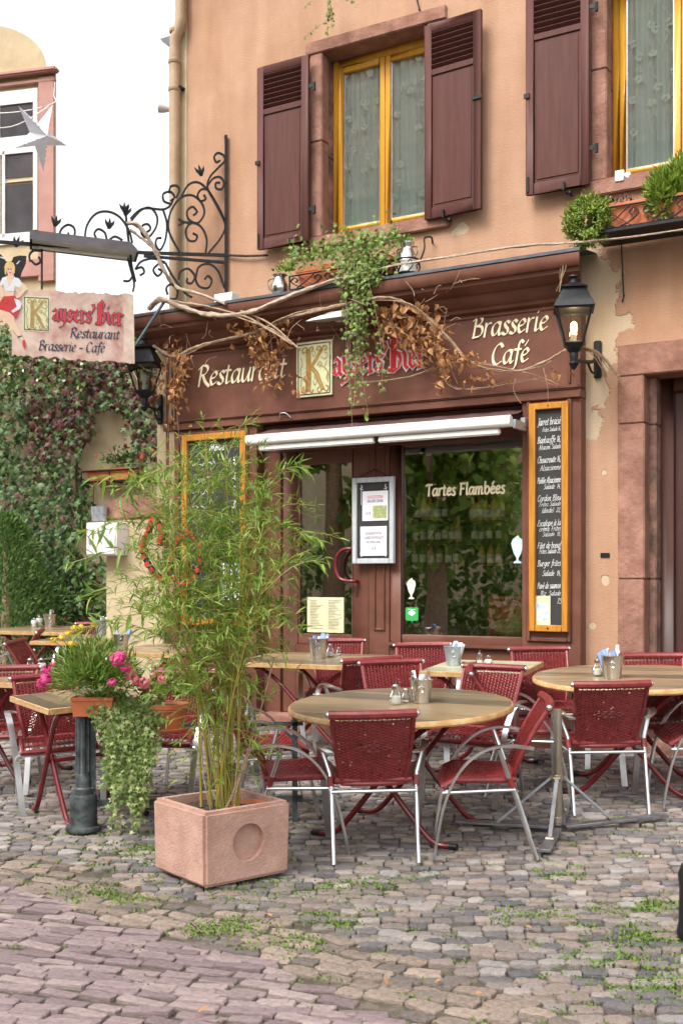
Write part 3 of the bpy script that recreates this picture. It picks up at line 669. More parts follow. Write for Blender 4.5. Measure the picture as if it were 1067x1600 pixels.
# plum shutters, louvred above and panelled below
def shutter(x0, x1, z0, z1, yb, rot, hingeright, keeper):
    """hinges on one side; yb: back face's distance from the wall"""
    t = .036; w_ = x1-x0; sw = w_*.13; zl = z1-(z1-z0)*.235; fm = MB()
    A = V((x0, -yb, 0)); ca, sa = math.cos(rot), math.sin(rot)
    def P(mb): return mb.xform(Matrix.Translation(A) @ Matrix.Rotation(-rot, 4, 'Z'))
    for q in ((0, sw, z0, z1), (w_-sw, w_, z0, z1), (sw, w_-sw, z0, z0+sw*1.3), (sw, w_-sw, z1-sw, z1), (sw, w_-sw, zl-sw*.75, zl)): fm.box(q[0], q[1], -t, 0, q[2], q[3])
    s = build('shutter', P(fm), M_shut, house, bevel=.004)
    b = MB(); b.box(sw+.001, w_-sw-.001, -t+.012, -.008, z0+sw*1.3+.001, zl-sw*.75-.001); b.box(sw+.02, w_-sw-.02, -t+.005, -t+.013, z0+sw*1.3+.022, zl-sw*.75-.022); build('panel', P(b), M_shut, s, bevel=.004)
    n = 7; h = (z1-sw-zl)/n
    for k in range(n):
        b = MB(); zc = zl+h*(k+.5); b.obox((w_/2, -t*.5, zc), (w_/2-sw-.001, 0, 0), (0, .017, -.017*.9), (0, .0025, .003)); build('slat', P(b), M_shut, s)
    for zz in (z0+(z1-z0)*.17, z1-(z1-z0)*.17):
        b = MB(); hx = w_ if hingeright else .07; sg = 1 if hingeright else -1
        b.box(hx-.02*sg, hx+.055*sg, -t*.8 if hingeright else .001, -t*.5 if hingeright else .02, zz-.016, zz+.016); b.lathe([(.014, 0), (.014, .07)], (hx+.055*sg, -t*.6 if hingeright else .02, zz-.045), 8); build('hinge', P(b), M_iron, s)
    b = MB(); ox = 0 if hingeright else w_
    b.box(ox-.012, ox+.035 if hingeright else ox+.012, -t-.012, -t+.004, zl-.55*(zl-z0)+.2, zl-.55*(zl-z0)+.235) if hingeright else b.box(w_-.075, w_+.015, -t-.012, -t+.004, z0+(z1-z0)*.55, z0+(z1-z0)*.55+.03)
    b.box(ox+.01 if hingeright else w_-.03, ox+.028 if hingeright else w_-.012, -t-.01, -t+.002, z0+.02, z0+.14) if hingeright else None
    build('latch', P(b), M_iron, s)
    b = MB(); kx = w_*keeper
    b.box(kx-.008, kx+.008, -t-.03, -t+.005, z0-.02, z0+.045); b.tube([(kx, -t*.5, z0-.03), (kx+.03, yb-.01, z0-.035)], .007, 6); b.blob((kx+.035, -.01, z0-.035), .02); build('shutter_keeper', P(b), M_iron, s)
so_ = .075
shutter(X_(402, so_+.03), X_(482, so_+.03), Z_(404, 390, so_+.03), Z_(402, 107, so_+.03), so_, 0, True, .68)
shutter(X_(663, .09), X_(663, .09)+(X_(752, .12)-X_(663, .09)), Z_(665, 343, .09), Z_(662, 41, .09), .055, math.radians(4), False, .36)
shutter(X_(821, so_+.03), X_(920, so_+.03), Z_(824, 305, so_+.03), Z_(402, 107, so_+.03)+Z_(824, 305, so_+.03)-Z_(404, 390, so_+.03), so_, 0, True, .62)
# the doorway at the right: sandstone jamb of five blocks, lintel, dark panelled door deep inside
xa, xb = X_(966), X_(1008); zt = Z_(968, 541); zb_ = Z_(968, 590)
cuts = [-.05, Z_(968, 1075), Z_(968, 905), Z_(968, 664), zb_]
blocks('jamb_stone', [(xa, xb-.006*(i % 2), -.03, .34, cuts[i]+g, cuts[i+1]) for i in range(4)])
blocks('lintel_stone', [(xa-.002, xa+1.0, -.03, .34, zb_+g, zt), (xa+1.0+g, xa+1.9, -.03, .34, zb_+g, zt)])
blocks('jamb_stone', [(xa+1.5, xa+1.75, -.03, .34, cuts[i]+g, cuts[i+1]) for i in range(4)])
blocks('reveal_stone', [(xb-.01, xb+.05, .12, .345, cuts[i]+g, cuts[i+1]) for i in range(4)], M_sandw)
blocks('threshold_stone', [(xb, xa+1.5, -.06, .4, -.05, .27)]); 
b = MB(); xd0 = xb+.05
b.box(xd0, xd0+.1, .25, .35, .27, zb_); b.box(xa+1.4, xa+1.5, .25, .35, .27, zb_); b.box(xd0+.1, xa+1.4, .25, .35, zb_-.1, zb_)
dr = build('house_door', b, M_door, house, bevel=.006)
b = MB(); b.box(xd0+.102, xa+1.398, .31, .35, .275, zb_-.102); build('door_leaf', b, M_door, dr)
for zc in (.75, 1.45, 2.15):
    for xc in (xd0+.4, xa+1.1): b = MB(); b.box(xc-.2, xc+.2, .295, .309, zc-.26, zc+.26); build('door_panel', b, M_door, dr, bevel=.006)
blocks('plinth_stone', [(X_(908), xa-.004, -.07, .02, -.05, Z_(880, 1105)), (xa, xb+.02, -.09, -.032, -.05, Z_(980, 1100))])
b = MB(); b.box(X_(938), X_(952), -.008, .004, Z_(940, 871), Z_(940, 864)); solo('number_plate', b, M_iron, 'tiny dark metal plate fixed on the orange wall beside the menu board', 'plate')
b = MB(); q = W(968, 276, .04); b.box(q.x-.035, q.x+.035, -.06, -.022, q.z-.04, q.z+.045); b.lathe([(.026, 0), (.026, .012), (.012, .013)], q+V((.06, 0, 0)), 10, (.3, -1, 0)); solo('junction_box', b, M_salt, 'small pale plastic junction box at the corner of the upper right window', 'junction box', bevel=.004)
for pts, r_, lb in (([(970, 380), (972, 430), (974, 462), (972, 470)], .005, 'thin dark cable with knots hanging on the wall under the right flower box'), ([(650, -5), (655, 15), (662, 38), (664, 60)], .006, 'thin dark cable running down beside the first window to the shutter')):
    b = MB(); b.tube([W(x, y, .015) for x, y in pts], r_, 6)
    for x, y in pts[1:]: b.blob(W(x, y, .015), r_*1.8, 6, 4)
    solo('cable', b, M_iron, lb, 'cable')
# rainwater pipe
dp = root('downpipe', 'tan rainwater downpipe running down the left corner of the orange house', 'downpipe', W(273, 450, .08))
px_ = [(286, -30), (286, 5), (283, 30), (270, 48), (267, 60), (268, 100), (270, 135), (273, 140), (273, 300), (273, 480)]
M_pipe = mat('tan_pipe_paint', (.36, .235, .14), (.47, .32, .20), scale=6, rough=.5, bump=.1)
b = MB(); P = [W(x, y, .08) for x, y in px_]; xl = P[-2].x
P2 = [V((xl+.075, -.08, P[0].z)), V((xl+.075, -.08, P[2].z)), V((xl+.06, -.08, P[2].z-.07)), V((xl+.01, -.08, P[3].z-.08)), V((xl, -.08, P[4].z-.1)), V((xl, -.08, P[6].z)), V((xl, -.08, P[9].z-3))]
b.tube(P2, .052, 14); build('pipe', b, M_pipe, dp)
for yy in (52, 100, 143):
    b = MB(); z = W(273, yy, .08).z; b.lathe([(.056, 0), (.06, .006), (.06, .035), (.056, .04)], (xl+(.012 if yy < 60 else 0), -.08, z), 16); build('pipe_collar', b, M_pipe, dp)
b = MB(); z = W(273, 141, .08).z; b.box(xl+.04, xl+.075, -.09, .0, z+.008, z+.03); build('pipe_bracket', b, M_iron, dp)
# eaves gutter end and a small floodlight peeping out behind the pipe
b = MB(); p = W(258, 63, -.2); b.prism([p+V((-.06, 0, .03)), p+V((.10, 0, .03)), p+V((.10, 0, -.06)), p+V((.02, 0, -.05)), p+V((-.03, 0, -.01))], (0, 2.0, 0)); solo('gutter_end', b, M_slate, 'dark gutter end peeping out behind the tan downpipe at the top', 'gutter')
fl = root('wall_lamp', 'small pale wall lamp peeping out behind the tan downpipe', 'lamp', W(254, 165, .02))
p = W(254, 163, .02); b = MB(); b.lathe([(.025, 0), (.05, .06), (.058, .10)], p+V((.05, .05, -.04)), 14, (-.8, -.4, .25)); build('housing', b, M_wht, fl)
b = MB(); b.lathe([(.05, .102), (.048, .104)], p+V((.05, .05, -.04)), 14, (-.8, -.4, .25)); build('lens', b, M_zinc, fl)
b = MB(); b.tube([p+V((.06, .05, -.05)), p+V((.09, .04, -.14)), p+V((.14, .1, -.16))], .018, 8); build('arm', b, M_pipe, fl)

# ------------------------------------------------------------------ neighbouring house and the garden wall at the left
def framed(px, py, D, ang):                   # a vertical plane through a point: origin and left-pointing axis, seen at an angle
    o = atD(px, py, D); a = math.radians(ang); d = RV*(-math.cos(a))+FV*math.sin(a); n = V((d.y, -d.x, 0))
    if n.dot(CAM-o) < 0: n = -n
    return o, d, n
NO, ND_, NN = framed(88, 300, 15, 14); o_, d_, n_ = NO, ND_, NN
def NP(px, py, off=0): return hit(px, py, NO+NN*off, NN)
nb = root('neighbour_house', 'cream neighbouring house with curved gable and pink window surround at the left edge', 'house', V((o_.x, o_.y, gz(9)))+d_*2)
def nbox(x0, y0, x1, y1, off, th, m, nm, par=nb, **k):
    a, c = NP(x0, y0, off), NP(x1, y1, off); b = MB(); mid = (a+c)/2; h = d_*((c-a).dot(d_)/2); mid -= n_*th/2
    b.obox(mid, h, n_*th/2, (0, 0, (a.z-c.z)/2)); return build(nm, b, m, par, **k)
zt_ = NP(88, 108).z; b = MB(); q0 = V((o_.x, o_.y, 0))
pl = [q0+UZ*gz(9), q0+UZ*(zt_+.0)]
for k in range(13):                           # the curved gable
    t = k/12; e = NP(73, 106); c0 = V((e.x, e.y, 0)); rr = 1.15; an = PI*.5*t
    pl.append(c0+d_*(rr*1.05*(1-math.cos(an)))+UZ*(e.z+rr*.62*math.sin(an)))
pl += [q0+d_*6+UZ*(pl[-1].z), q0+d_*6+UZ*gz(9)]
gv = NO-CAM; gv.z = 0; gv = gv.normalized()*5-RV*.25; b.prism(pl, gv); build('wall', b, M_cream, nb, smooth=False)
M_psur = mat('pink_painted_surround', (.40, .20, .165), (.47, .25, .21), scale=4, rough=.75, bump=.3, bscale=60)
nbox(85, 118, 60, 440, .06, .06, M_psur, 'jamb_stone', bevel=.008); nbox(86.5, 108.5, -60, 119, .14, .14, M_psur, 'cornice', bevel=.02); nbox(85.5, 120, -60, 143, .065, .064, M_psur, 'lintel_stone', bevel=.008)
nbox(85, 402, -60, 440, .062, .061, M_psur, 'sill_stone', bevel=.008)
wn = nbox(59, 151, 52, 378, .035, .06, M_wht, 'window', bevel=.004)
for r4 in ((-60, 151, 59, 158), (-60, 222, 59, 236), (-60, 371, 59, 378), (0, 151, -6, 378), (56, 236, 53, 371), (8, 236, 4, 371), (55, 281, 6, 285)): nbox(*r4, .033, .055, M_wht, 'glazing_bar', wn)
M_dglass = mat('dark_window_glass', (.055, .058, .066), (.09, .09, .10), scale=2, rough=.06, spec=.8)
for r4 in ((52, 158, 1, 222), (51, 237, 9, 279), (51, 286, 9, 371), (-1, 158, -60, 371)): nbox(*r4, .012, .01, M_dglass, 'pane', wn)
# garden wall, cream
gw = root('garden_wall', 'cream plastered garden wall overgrown by creeper behind the terrace', 'wall', W(170, 1000, -2.1))
b = MB(); b.box(X_(-260, -2), X_(262, -2)+1.2, 2.0, 2.3, -.1, W(120, 515, -2).z); build('wall_body', b, M_cream, gw)
b = MB(); b.box(X_(-260, -2), X_(262, -2)+1.2, 1.94, 2.36, W(120, 515, -2).z+.002, W(120, 515, -2).z+.07); build('coping', b, M_psur, gw, bevel=.01)
# gate pillar with a rounded sandstone cap beside the shop front
gp = root('gate_pillar', 'cream plastered gate pillar with rounded pink stone cap left of the shop front', 'pillar', W(205, 1110, .1))
xa_, xb_ = X_(166, .12), X_(258, .12)-.02; zc_ = Z_(166, 812, .12)
b = MB(); b.box(xa_, xb_, -.12, .35, -.05, zc_); build('shaft', b, M_cream, gp, bevel=.008)
b = MB(); cp = [(xa_-.015, zc_+.002), (xb_+.01, zc_+.002), (xb_+.01, zc_+.14)]
for k in range(9): t = k/8; cp.append((xb_+.01-(xb_-xa_+.025)*t, zc_+.14+.13*math.sin(PI*(.12+.76*t))-.04))
b.prism([(x, -.14, z) for x, z in cp], (0, .52, 0)); build('cap', b, M_sand, gp, bevel=.01)
# electrical cabinet and its two little buckets
eb = root('electrical_cabinet', 'white metal electrical cabinet fixed on the cream gate pillar', 'cabinet', W(160, 868, .26))
b = MB(); b.box(X_(135, .28), X_(183, .28), -.28, -.10, Z_(160, 868, .28), Z_(160, 816, .28)); build('case', b, M_wht, eb, bevel=.006)
b = MB(); b.box(X_(137, .28), X_(181, .28), -.292, -.281, Z_(160, 866, .28), Z_(160, 829, .28)); cdoor = build('door', b, M_wht, eb, bevel=.004)
b = MB(); b.box(X_(139, .3), X_(142, .3), -.302, -.293, Z_(160, 850, .3), Z_(160, 843, .3)); build('lock', b, M_zinc, cdoor)
for yy in (842, 851): b = MB(); b.box(X_(150, .3), X_(155, .3), -.296, -.293, Z_(160, yy+4, .3), Z_(160, yy, .3)); build('sticker', b, M_gold, cdoor)
for i, x in enumerate((151, 160)):
    p = W(x, 815, .2); b = MB(); b.lathe([(.042, 0), (.055, .15), (.058, .15), (.05, .145), (.04, .01)], p, 14, cap=False); solo('zinc_pot', b, M_zinc, ('left' if i == 0 else 'right')+' one of the two small zinc pots standing on the white electrical cabinet', 'pot', 'zinc pots on the electrical cabinet')
b = MB(); b.box(X_(244), X_(282)-.003, .01, .38, -.1, Z_(250, 500)); build('corner_pier', b, M_cream, house, bevel=.008)
# ------------------------------------------------------------------ the shop front
xl, xr = X_(259, .12), X_(907, .12)
FZ0, FZ1 = Z_(880, 606, .12), Z_(880, 466, .12)          # fascia
zTop = Z_(858, 393, .40)
shop = root('shop_front', 'brown painted wooden restaurant shop front with cornice, door and big window', 'shop front', ((xl+xr)/2, -.1, .17))
def sbox(nm, x0, x1, y0, y1, z0, z1, m=None, par=None, bevel=.005, **k):
    b = MB(); b.box(x0, x1, y0, y1, z0, z1); return build(nm, b, m or M_brown, par or shop, bevel=bevel, **k)
# cornice: a moulded profile run along the front and mitred at both ends
prof = [(.03, -.02), (.40, -.02), (.418, -.04), (.42, -.075), (.412, -.11), (.395, -.13), (.37, -.135), (.365, -.165), (.34, -.18), (.30, -.205), (.255, -.215), (.25, -.235), (.235, -.255), (.205, -.285), (.17, -.30), (.165, -.325), (.13, -.34), (.03, -.34)]
b = MB(); vs = []
for o, z in prof: vs += [(xl-(o-.12), -o, zTop+z), (xr+(o-.12)*.28, -o, zTop+z)]
n = len(prof); fs = [(2*i, 2*i+1, (2*i+3) % (2*n), (2*i+2) % (2*n)) for i in range(n)]+[tuple(range(0, 2*n, 2)), tuple(range(1, 2*n, 2))[::-1]]
# side returns back to the wall at the left end
b.add(vs, fs); 
for i in range(n-1):
    (o, z), (p_, q_) = prof[i], prof[i+1]
    b.quad((xl-(o-.12), -o, zTop+z), (xl-(p_-.12), -p_, zTop+q_), (xl-(p_-.12), .3, zTop+q_), (xl-(o-.12), .3, zTop+z))
cor = build('cornice', b, M_brown, shop)
b = MB(); b.quad((xl-.295, -.425, zTop-.006), (xr+.09, -.425, zTop-.006), (xr+.09, .0, zTop+.05), (xl-.295, .3, zTop+.05)); b.quad((xl-.295, -.425, zTop-.006), (xr+.09, -.425, zTop-.006), (xr+.09, -.425, zTop-.03), (xl-.295, -.425, zTop-.03)); build('flashing', b, M_slate, cor, recalc=False)
fas = sbox('fascia', xl, xr, -.12, .1, FZ0-.02, zTop-.33)
sbox('fascia_bead', xl+.10, xr-.10, -.135, -.121, FZ1-.075, FZ1-.055, par=fas); sbox('fascia_bead', xr-.10, xr-.08, -.135, -.121, FZ0+.03, FZ1-.055, par=fas); sbox('fascia_bead', xl+.08, xl+.10, -.135, -.121, FZ0+.03, FZ1-.055, par=fas)
sbox('architrave', xl-.005, xr+.005, -.155, -.0, FZ0-.085, FZ0-.021)
sbox('architrave', xl, xr, -.175, -.0, FZ0-.02, FZ0+.012, bevel=.012)
zA = FZ0-.087
# the two wide pilasters that carry the menu boards
def pilaster(x0, x1, fx0, fx1, zb, zt_):
    p = sbox('pilaster', x0, x1, -.12, .35, -.05, zA)
    for q in ((fx0, fx0+.035, zb, zt_), (fx1-.035, fx1, zb, zt_), (fx0+.035, fx1-.035, zb, zb+.035), (fx0+.035, fx1-.035, zt_-.035, zt_)): sbox('moulding', q[0], q[1], -.142, -.121, q[2], q[3], par=p, bevel=.007)
    sbox('base_panel', x0+.06, x1-.06, -.135, -.121, .32, .62, par=p, bevel=.008); sbox('plinth', x0-.008, x1+.008, -.15, -.119, -.05, .24, par=p)
PX0 = X_(815, .12); PX1 = X_(401, .12)
pilaster(PX0, xr, X_(823, .12), X_(893, .12), Z_(858, 1003, .12), Z_(858, 612, .12))
pilaster(xl, PX1, X_(277, .12), X_(389, .12), Z_(330, 990, .12), Z_(389, 669, .12))
# recess with door and window between them
yr = .02
zaw = zA
sbox('head_board', PX1+.002, PX0-.002, yr-.01, yr+.06, Z_(700, 690, -.02), zA)
DX0, DX1 = X_(441, -yr), X_(577, -yr); GX0, GX1 = X_(466, -yr), X_(551, -yr)
sbox('door_post', PX1+.002, DX0, yr-.03, yr+.08, -.05, Z_(700, 690, -.02)-.002)
zdt = Z_(551, 700, -yr)
dz = [.29, Z_(552, 992, -yr), Z_(551, 722, -yr), zdt]
b = MB(); b.box(DX0+.003, GX0, yr, yr+.055, dz[0], dz[3]); b.box(GX1, DX1-.003, yr, yr+.055, dz[0], dz[3]); b.box(GX0, GX1, yr, yr+.055, dz[0], dz[1]); b.box(GX0, GX1, yr, yr+.055, dz[2], dz[3])
door = build('door', b, M_brown, shop, bevel=.005)
sbox('door_panel', GX0-.02, GX1+.0, yr-.016, yr-.001, dz[0]+.12, dz[1]-.09, par=door, bevel=.008)
sbox('pane', GX0-.004, GX1+.004, yr+.024, yr+.032, dz[1]-.004, dz[2]+.004, M_glass, door, bevel=0, smooth=False)
for q in ((GX0, GX0+.014, dz[1], dz[2]), (GX1-.014, GX1, dz[1], dz[2])): sbox('glazing_bead', q[0], q[1], yr+.004, yr+.022, q[2], q[3], par=door, bevel=.003)
hz_ = Z_(545, 886, -yr); b = MB(); hx = X_(548, -yr)
b.tube(crom([(hx+.04, yr+.0, hz_+.16), (hx+.035, yr-.05, hz_+.16), (hx-.05, yr-.06, hz_+.15), (hx-.11, yr-.06, hz_+.08), (hx-.12, yr-.06, hz_-.02), (hx-.09, yr-.06, hz_-.09), (hx-.03, yr-.06, hz_-.12), (hx+.06, yr-.055, hz_-.125), (hx+.07, yr, hz_-.125)], 5), .016, 10); build('handle', b, M_red, door)
b = MB(); b.box(hx+.055, hx+.068, yr-.008, yr+.002, hz_-.26, hz_-.20); build('keyhole_plate', b, M_steel, door)
sbox('step', DX0-.12, DX1+.1, -.30, yr+.3, -.05, .285, M_sand, bevel=.012)
WX0, WX1 = X_(609, -yr), PX0-.002
mul = sbox('mullion', DX1, WX0, yr-.012, yr+.09, -.05, Z_(700, 690, -.02)-.002)
ma, mc = DX1+.25*(WX0-DX1), WX0-.2*(WX0-DX1)
for q in ((ma, ma+.02, Z_(590, 985, -yr), zdt), (mc-.02, mc, Z_(590, 985, -yr), zdt), (ma+.02, mc-.02, Z_(590, 985, -yr), Z_(590, 985, -yr)+.02), (ma+.02, mc-.02, zdt-.02, zdt)): sbox('moulding', q[0], q[1], yr-.026, yr-.013, q[2], q[3], par=mul, bevel=.004)
wx0, wx1 = X_(627, -yr), X_(816, -yr); wz0, wz1 = Z_(627, 991, -yr), Z_(627, 697, -yr)
b = MB(); b.box(WX0, wx0, yr, yr+.07, wz0-.07, wz1+.09); b.box(wx0, wx1, yr, yr+.07, wz0-.07, wz0); b.box(wx0, wx1, yr, yr+.07, wz1, wz1+.09); b.box(wx1-.001, wx1+.1, yr, yr+.07, wz0-.07, wz1+.09)
win = build('shop_window', b, M_brown, shop, bevel=.006)
b = MB(); b.box(wx0-.004, wx1+.004, yr+.03, yr+.038, wz0-.004, wz1+.004); build('pane', b, M_glass, win, smooth=False)
sbox('window_ledge', WX0, WX1, yr-.05, yr+.08, wz0-.105, wz0-.071, bevel=.01)
st = sbox('stall_riser', WX0, WX1, yr-.005, yr+.08, -.05, wz0-.106)
xm_ = (WX0+WX1)/2
for q in ((WX0+.07, xm_-.05), (xm_+.05, WX1-.07)): sbox('riser_panel', q[0], q[1], yr-.022, yr-.006, .3, wz0-.2, par=st, bevel=.01)
sbox('plinth', WX0-.0, WX1, yr-.03, yr-.006, -.05, .25, par=st)
# lettering on the fascia: "Restaurant  K aysers'Bier  Brasserie Café"
yo = -.1235
def wl(text, p0, p1, cap, m, nib, table=GL, off=.1235, nm='lettering', d0=.004, label=None, par=None, **k):
    a, c = W(*p0, off), W(*p1, off); b = MB(); size = cap/1.55
    xd = V((c.x-a.x, 0, 0)).normalized(); write(b, text, V((a.x, -off, (a.z+c.z)/2)), xd, UZ, ND, size, width=c.x-a.x, nib=nib, table=table, d0=d0, **k)
    return build(nm, b, m, par or shop, recalc=False, label=label)
wl('Restaurant', (309, 606), (447, 587), .185, M_gold, .26, label='cream italic word Restaurant on the brown fascia')
wl('Brasserie', (737, 532), (856, 511), .162, M_gold, .25, label='cream italic word Brasserie on the brown fascia')
wl('Café', (767, 573), (826, 562), .162, M_gold, .25, label='cream italic word Café on the brown fascia')
kw = dict(table=BL, smooth=1, slant=.0, ang=45, mn=.35)
wl("aysers'Bier", (521, 590), (665, 568), .215, M_whtl, .50, d0=.002, label="white edge of the red blackletter name aysers'Bier", **kw)
wl("aysers'Bier", (521, 590), (665, 568), .215, M_redl, .27, d0=.012, label="red blackletter name aysers'Bier on the brown fascia", **kw)
def kplate(org, xd, zd, nd, w_, h_, parent, th):
    """the ornate initial: a bordered plate with a golden K and scrolling leaves"""
    b = MB(); b.obox(org+xd*w_/2+zd*h_/2+nd*th/2, xd*w_/2, zd*h_/2, nd*th/2); pl = build('initial_plate', b, M_plate, parent, bevel=.004 if th > .01 else 0, label='pale plate with an ornate golden initial K')
    b = MB(); e = .06*w_; o2 = org+nd*(th+.0015); t_ = .012*w_
    for (x0, z0, x1, z1) in ((e, e, w_-e, e), (e, h_-e, w_-e, h_-e)): b.obox(o2+xd*(x0+x1)/2+zd*z0, xd*(x1-x0)/2, zd*t_, nd*.001)
    for x in (e, w_-e): b.obox(o2+xd*x+zd*h_/2, xd*t_, zd*(h_/2-e), nd*.0012)
    build('border', b, M_ink, pl)
    S = [[(.34, .86), (.36, .5), (.33, .12)], [(.30, .86), (.31, .5), (.29, .12)], [(.38, .86), (.40, .5), (.38, .12)], [(.70, .86), (.55, .68), (.38, .52)], [(.74, .84), (.58, .66), (.40, .50)],
         [(.40, .52), (.55, .40), (.62, .28), (.72, .12)], [(.44, .55), (.60, .42), (.68, .28), (.78, .12)]]
    Cs = [[(.34, .86), (.26, .90), (.18, .86), (.20, .80), (.25, .82)], [(.36, .86), (.44, .90), (.48, .86), (.44, .82)], [(.33, .12), (.24, .07), (.16, .12), (.20, .18)], [(.36, .12), (.44, .07), (.48, .12)], [(.72, .85), (.64, .90), (.58, .86), (.62, .82)], [(.72, .85), (.80, .90), (.86, .85), (.80, .82)],
          [(.74, .12), (.64, .07), (.60, .12), (.64, .16)], [(.76, .12), (.86, .08), (.9, .14), (.84, .18)]]
    Lf = [[(.5, .30), (.55, .42), (.52, .36), (.62, .34)], [(.70, .70), (.82, .66), (.88, .74), (.80, .78)], [(.66, .56), (.8, .50), (.88, .42), (.84, .30)], [(.86, .62), (.80, .50), (.9, .40), (.88, .24)], [(.14, .72), (.18, .60), (.12, .48), (.16, .34), (.13, .2)], [(.60, .55), (.66, .62), (.72, .58), (.66, .52)], [(.46, .78), (.50, .72), (.54, .78), (.50, .82)], [(.48, .28), (.53, .20), (.58, .28), (.53, .34)]]
    a = MB(); pen(a, [[(x*w_, z*h_) for x, z in s_] for s_ in S], o2, xd, zd, nd, 1, 1, .05*w_, ang=None, slant=0, smooth=5); pen(a, [[(x*w_, z*h_) for x, z in s_] for s_ in Cs], o2, xd, zd, nd, 1, 1, .035*w_, ang=None, slant=0, smooth=5)
    build('golden_letter', a, M_goldd, pl, recalc=False)
    a = MB(); pen(a, [[(x*w_, z*h_) for x, z in s_] for s_ in Lf], o2, xd, zd, nd, 1, 1, .022*w_, ang=None, slant=0, smooth=5); build('leaf_scroll', a, M_goldl, pl, recalc=False)
M_goldl = mat('faded_gold_scroll', (.40, .30, .10), (.30, .30, .14), scale=30, rough=.5)
a_, c_ = W(463, 622, .14), W(519, 529, .14); kplate(V((a_.x, -.1215, a_.z)), XD, UZ, ND, c_.x-a_.x, c_.z-W(519, 616, .14).z, shop, .02)
# lettering and stickers on the window
p = W(663, 775, -yr+.002); q = W(787, 769, -yr+.002)
b = MB(); write(b, 'Tartes Flambées', V((p.x, yr+.026, p.z)), XD, UZ, ND, .062, width=q.x-p.x, nib=.27, ang=None, slant=.0); o = build('window_lettering', b, M_gold, shop, recalc=False); o['label'] = 'cream bold words Tartes Flambées on the window'
# papers behind the glass
def card(nm, px0, py0, px1, py1, off, m, par, th=.003):
    a, c = W(px0, py0, off), W(px1, py1, off); b = MB(); b.box(a.x, c.x, -off, -off+th, min(a.z, c.z), max(a.z, c.z)); return build(nm, b, m, par, smooth=False), a, c
mn, a, c = card('menu_sheet', 480, 933, 537, 989, -yr-.012, M_papy, door); b = MB(); rr = random.Random(8)
z = a.z-.03; ft = ftext('menu_heading', 'Menu', V((a.x+.03, yr+.0105, z-.02)), XD, UZ, .05, M_ink, door) if False else None
while z > c.z+.03:
    for x in (a.x+.03, a.x+.03+(c.x-a.x)*.5): ln = rr.uniform(.4, 1)*(c.x-a.x)*.38; b.box(x, x+ln, yr+.0095, yr+.0105, z, z+.0025)
    z -= .014
build('menu_print', b, M_ink, mn)
M_gst = mat('green_sticker', (.04, .40, .10), rough=.4)
a, c = W(631, 949, -yr+.001), W(651, 974, -yr+.001); b = MB(); w2 = c.x-a.x; h2_ = a.z-c.z
b.prism([(a.x+w2*u, yr+.0285, c.z+h2_*v) for u, v in ((.06, .16), (.45, .16), (.5, 0), (.58, .16), (.94, .16), (1, .24), (1, .92), (.92, 1), (.08, 1), (0, .92), (0, .24))], (0, -.002, 0)); gs = build('green_sticker', b, M_gst, shop)
b = MB(); cx_, cz_ = a.x+w2*.5, c.z+h2_*.62
for u, v in ((-.15, .05), (.15, .05), (0, .2), (0, -.1)): b.lathe([(.001, 0), (w2*.13, .001), (.001, .0015)], (cx_+w2*u, yr+.026, cz_+h2_*v*.5), 8, ND)
b.box(a.x+w2*.2, a.x+w2*.8, yr+.0245, yr+.026, c.z+h2_*.84, c.z+h2_*.88); build('sticker_emblem', b, M_whtl, gs)
M_ice = mat('ice_cream_sticker', (.72, .70, .62), (.80, .80, .76), scale=40, rough=.6); M_iceb = mat('blue_ice_cream_sticker', (.45, .66, .78), (.75, .85, .9), scale=30, rough=.6)
def sundae(px, py0, py1, m):
    a, c = W(px, py0, -yr+.001), W(px, py1, -yr+.001); h = a.z-c.z; k = h*.25
    P = [(-.6, .0), (.6, 0), (.5, .06), (.15, .1), (.15, .18), (.55, .35), (.85, .62), (.95, .7), (.75, .85), (.35, .9), (.1, 1), (-.35, .92), (-.75, .84), (-.95, .7), (-.85, .6), (-.55, .35), (-.15, .18), (-.15, .1), (-.5, .06)]
    b = MB(); b.prism([(a.x+u*k, yr+.0288, c.z+v*h) for u, v in P], (0, -.002, 0)); s = build('sundae_sticker', b, m, shop, smooth=False)
    b = MB(); rr = random.Random(px)
    for _ in range(9): u, v = rr.uniform(-.5, .5), rr.uniform(.45, .9); b.lathe([(.001, 0), (k*.13, .001), (.001, .0015)], (a.x+u*k, yr+.0262, c.z+v*h), 7, ND)
    build('sticker_scoop', b, M_gold if m is M_ice else M_whtl, s)
sundae(640, 903, 936, M_ice); sundae(806, 836, 880, M_iceb)
# the flammkuchen poster standing in the window
M_post = mat('red_poster', (.75, .06, .05), (.55, .03, .03), scale=5, rough=.4)
po, a, c = card('tart_poster', 763, 931, 824, 992, -yr-.05, M_post, shop, .004); yq = yr+.05-.0015; w2 = c.x-a.x; h2_ = a.z-c.z
b = MB(); b.prism([(a.x+w2*(.5+.47*math.cos(t)), yq, c.z+h2_*(.22+.18*math.sin(t))) for t in [2*PI*k/24 for k in range(24)]], (0, -.001, 0)); build('tart_picture', b, mat('tart_crust', (.62, .36, .12), (.75, .62, .38), scale=60, rough=.7), po)
b = MB(); b.prism([(a.x+w2*u, yq, c.z+h2_*v) for u, v in ((.03, .4), (.28, .4), (.24, .97), (.05, .97))], (0, -.001, 0)); b.prism([(a.x+w2*u, yq, c.z+h2_*v) for u, v in ((.55, .45), (.72, .45), (.76, .72), (.5, .72))], (0, -.001, 0)); build('glass_picture', b, mat('amber_drink', (.62, .22, .05), (.75, .40, .15), scale=20, rough=.4), po)
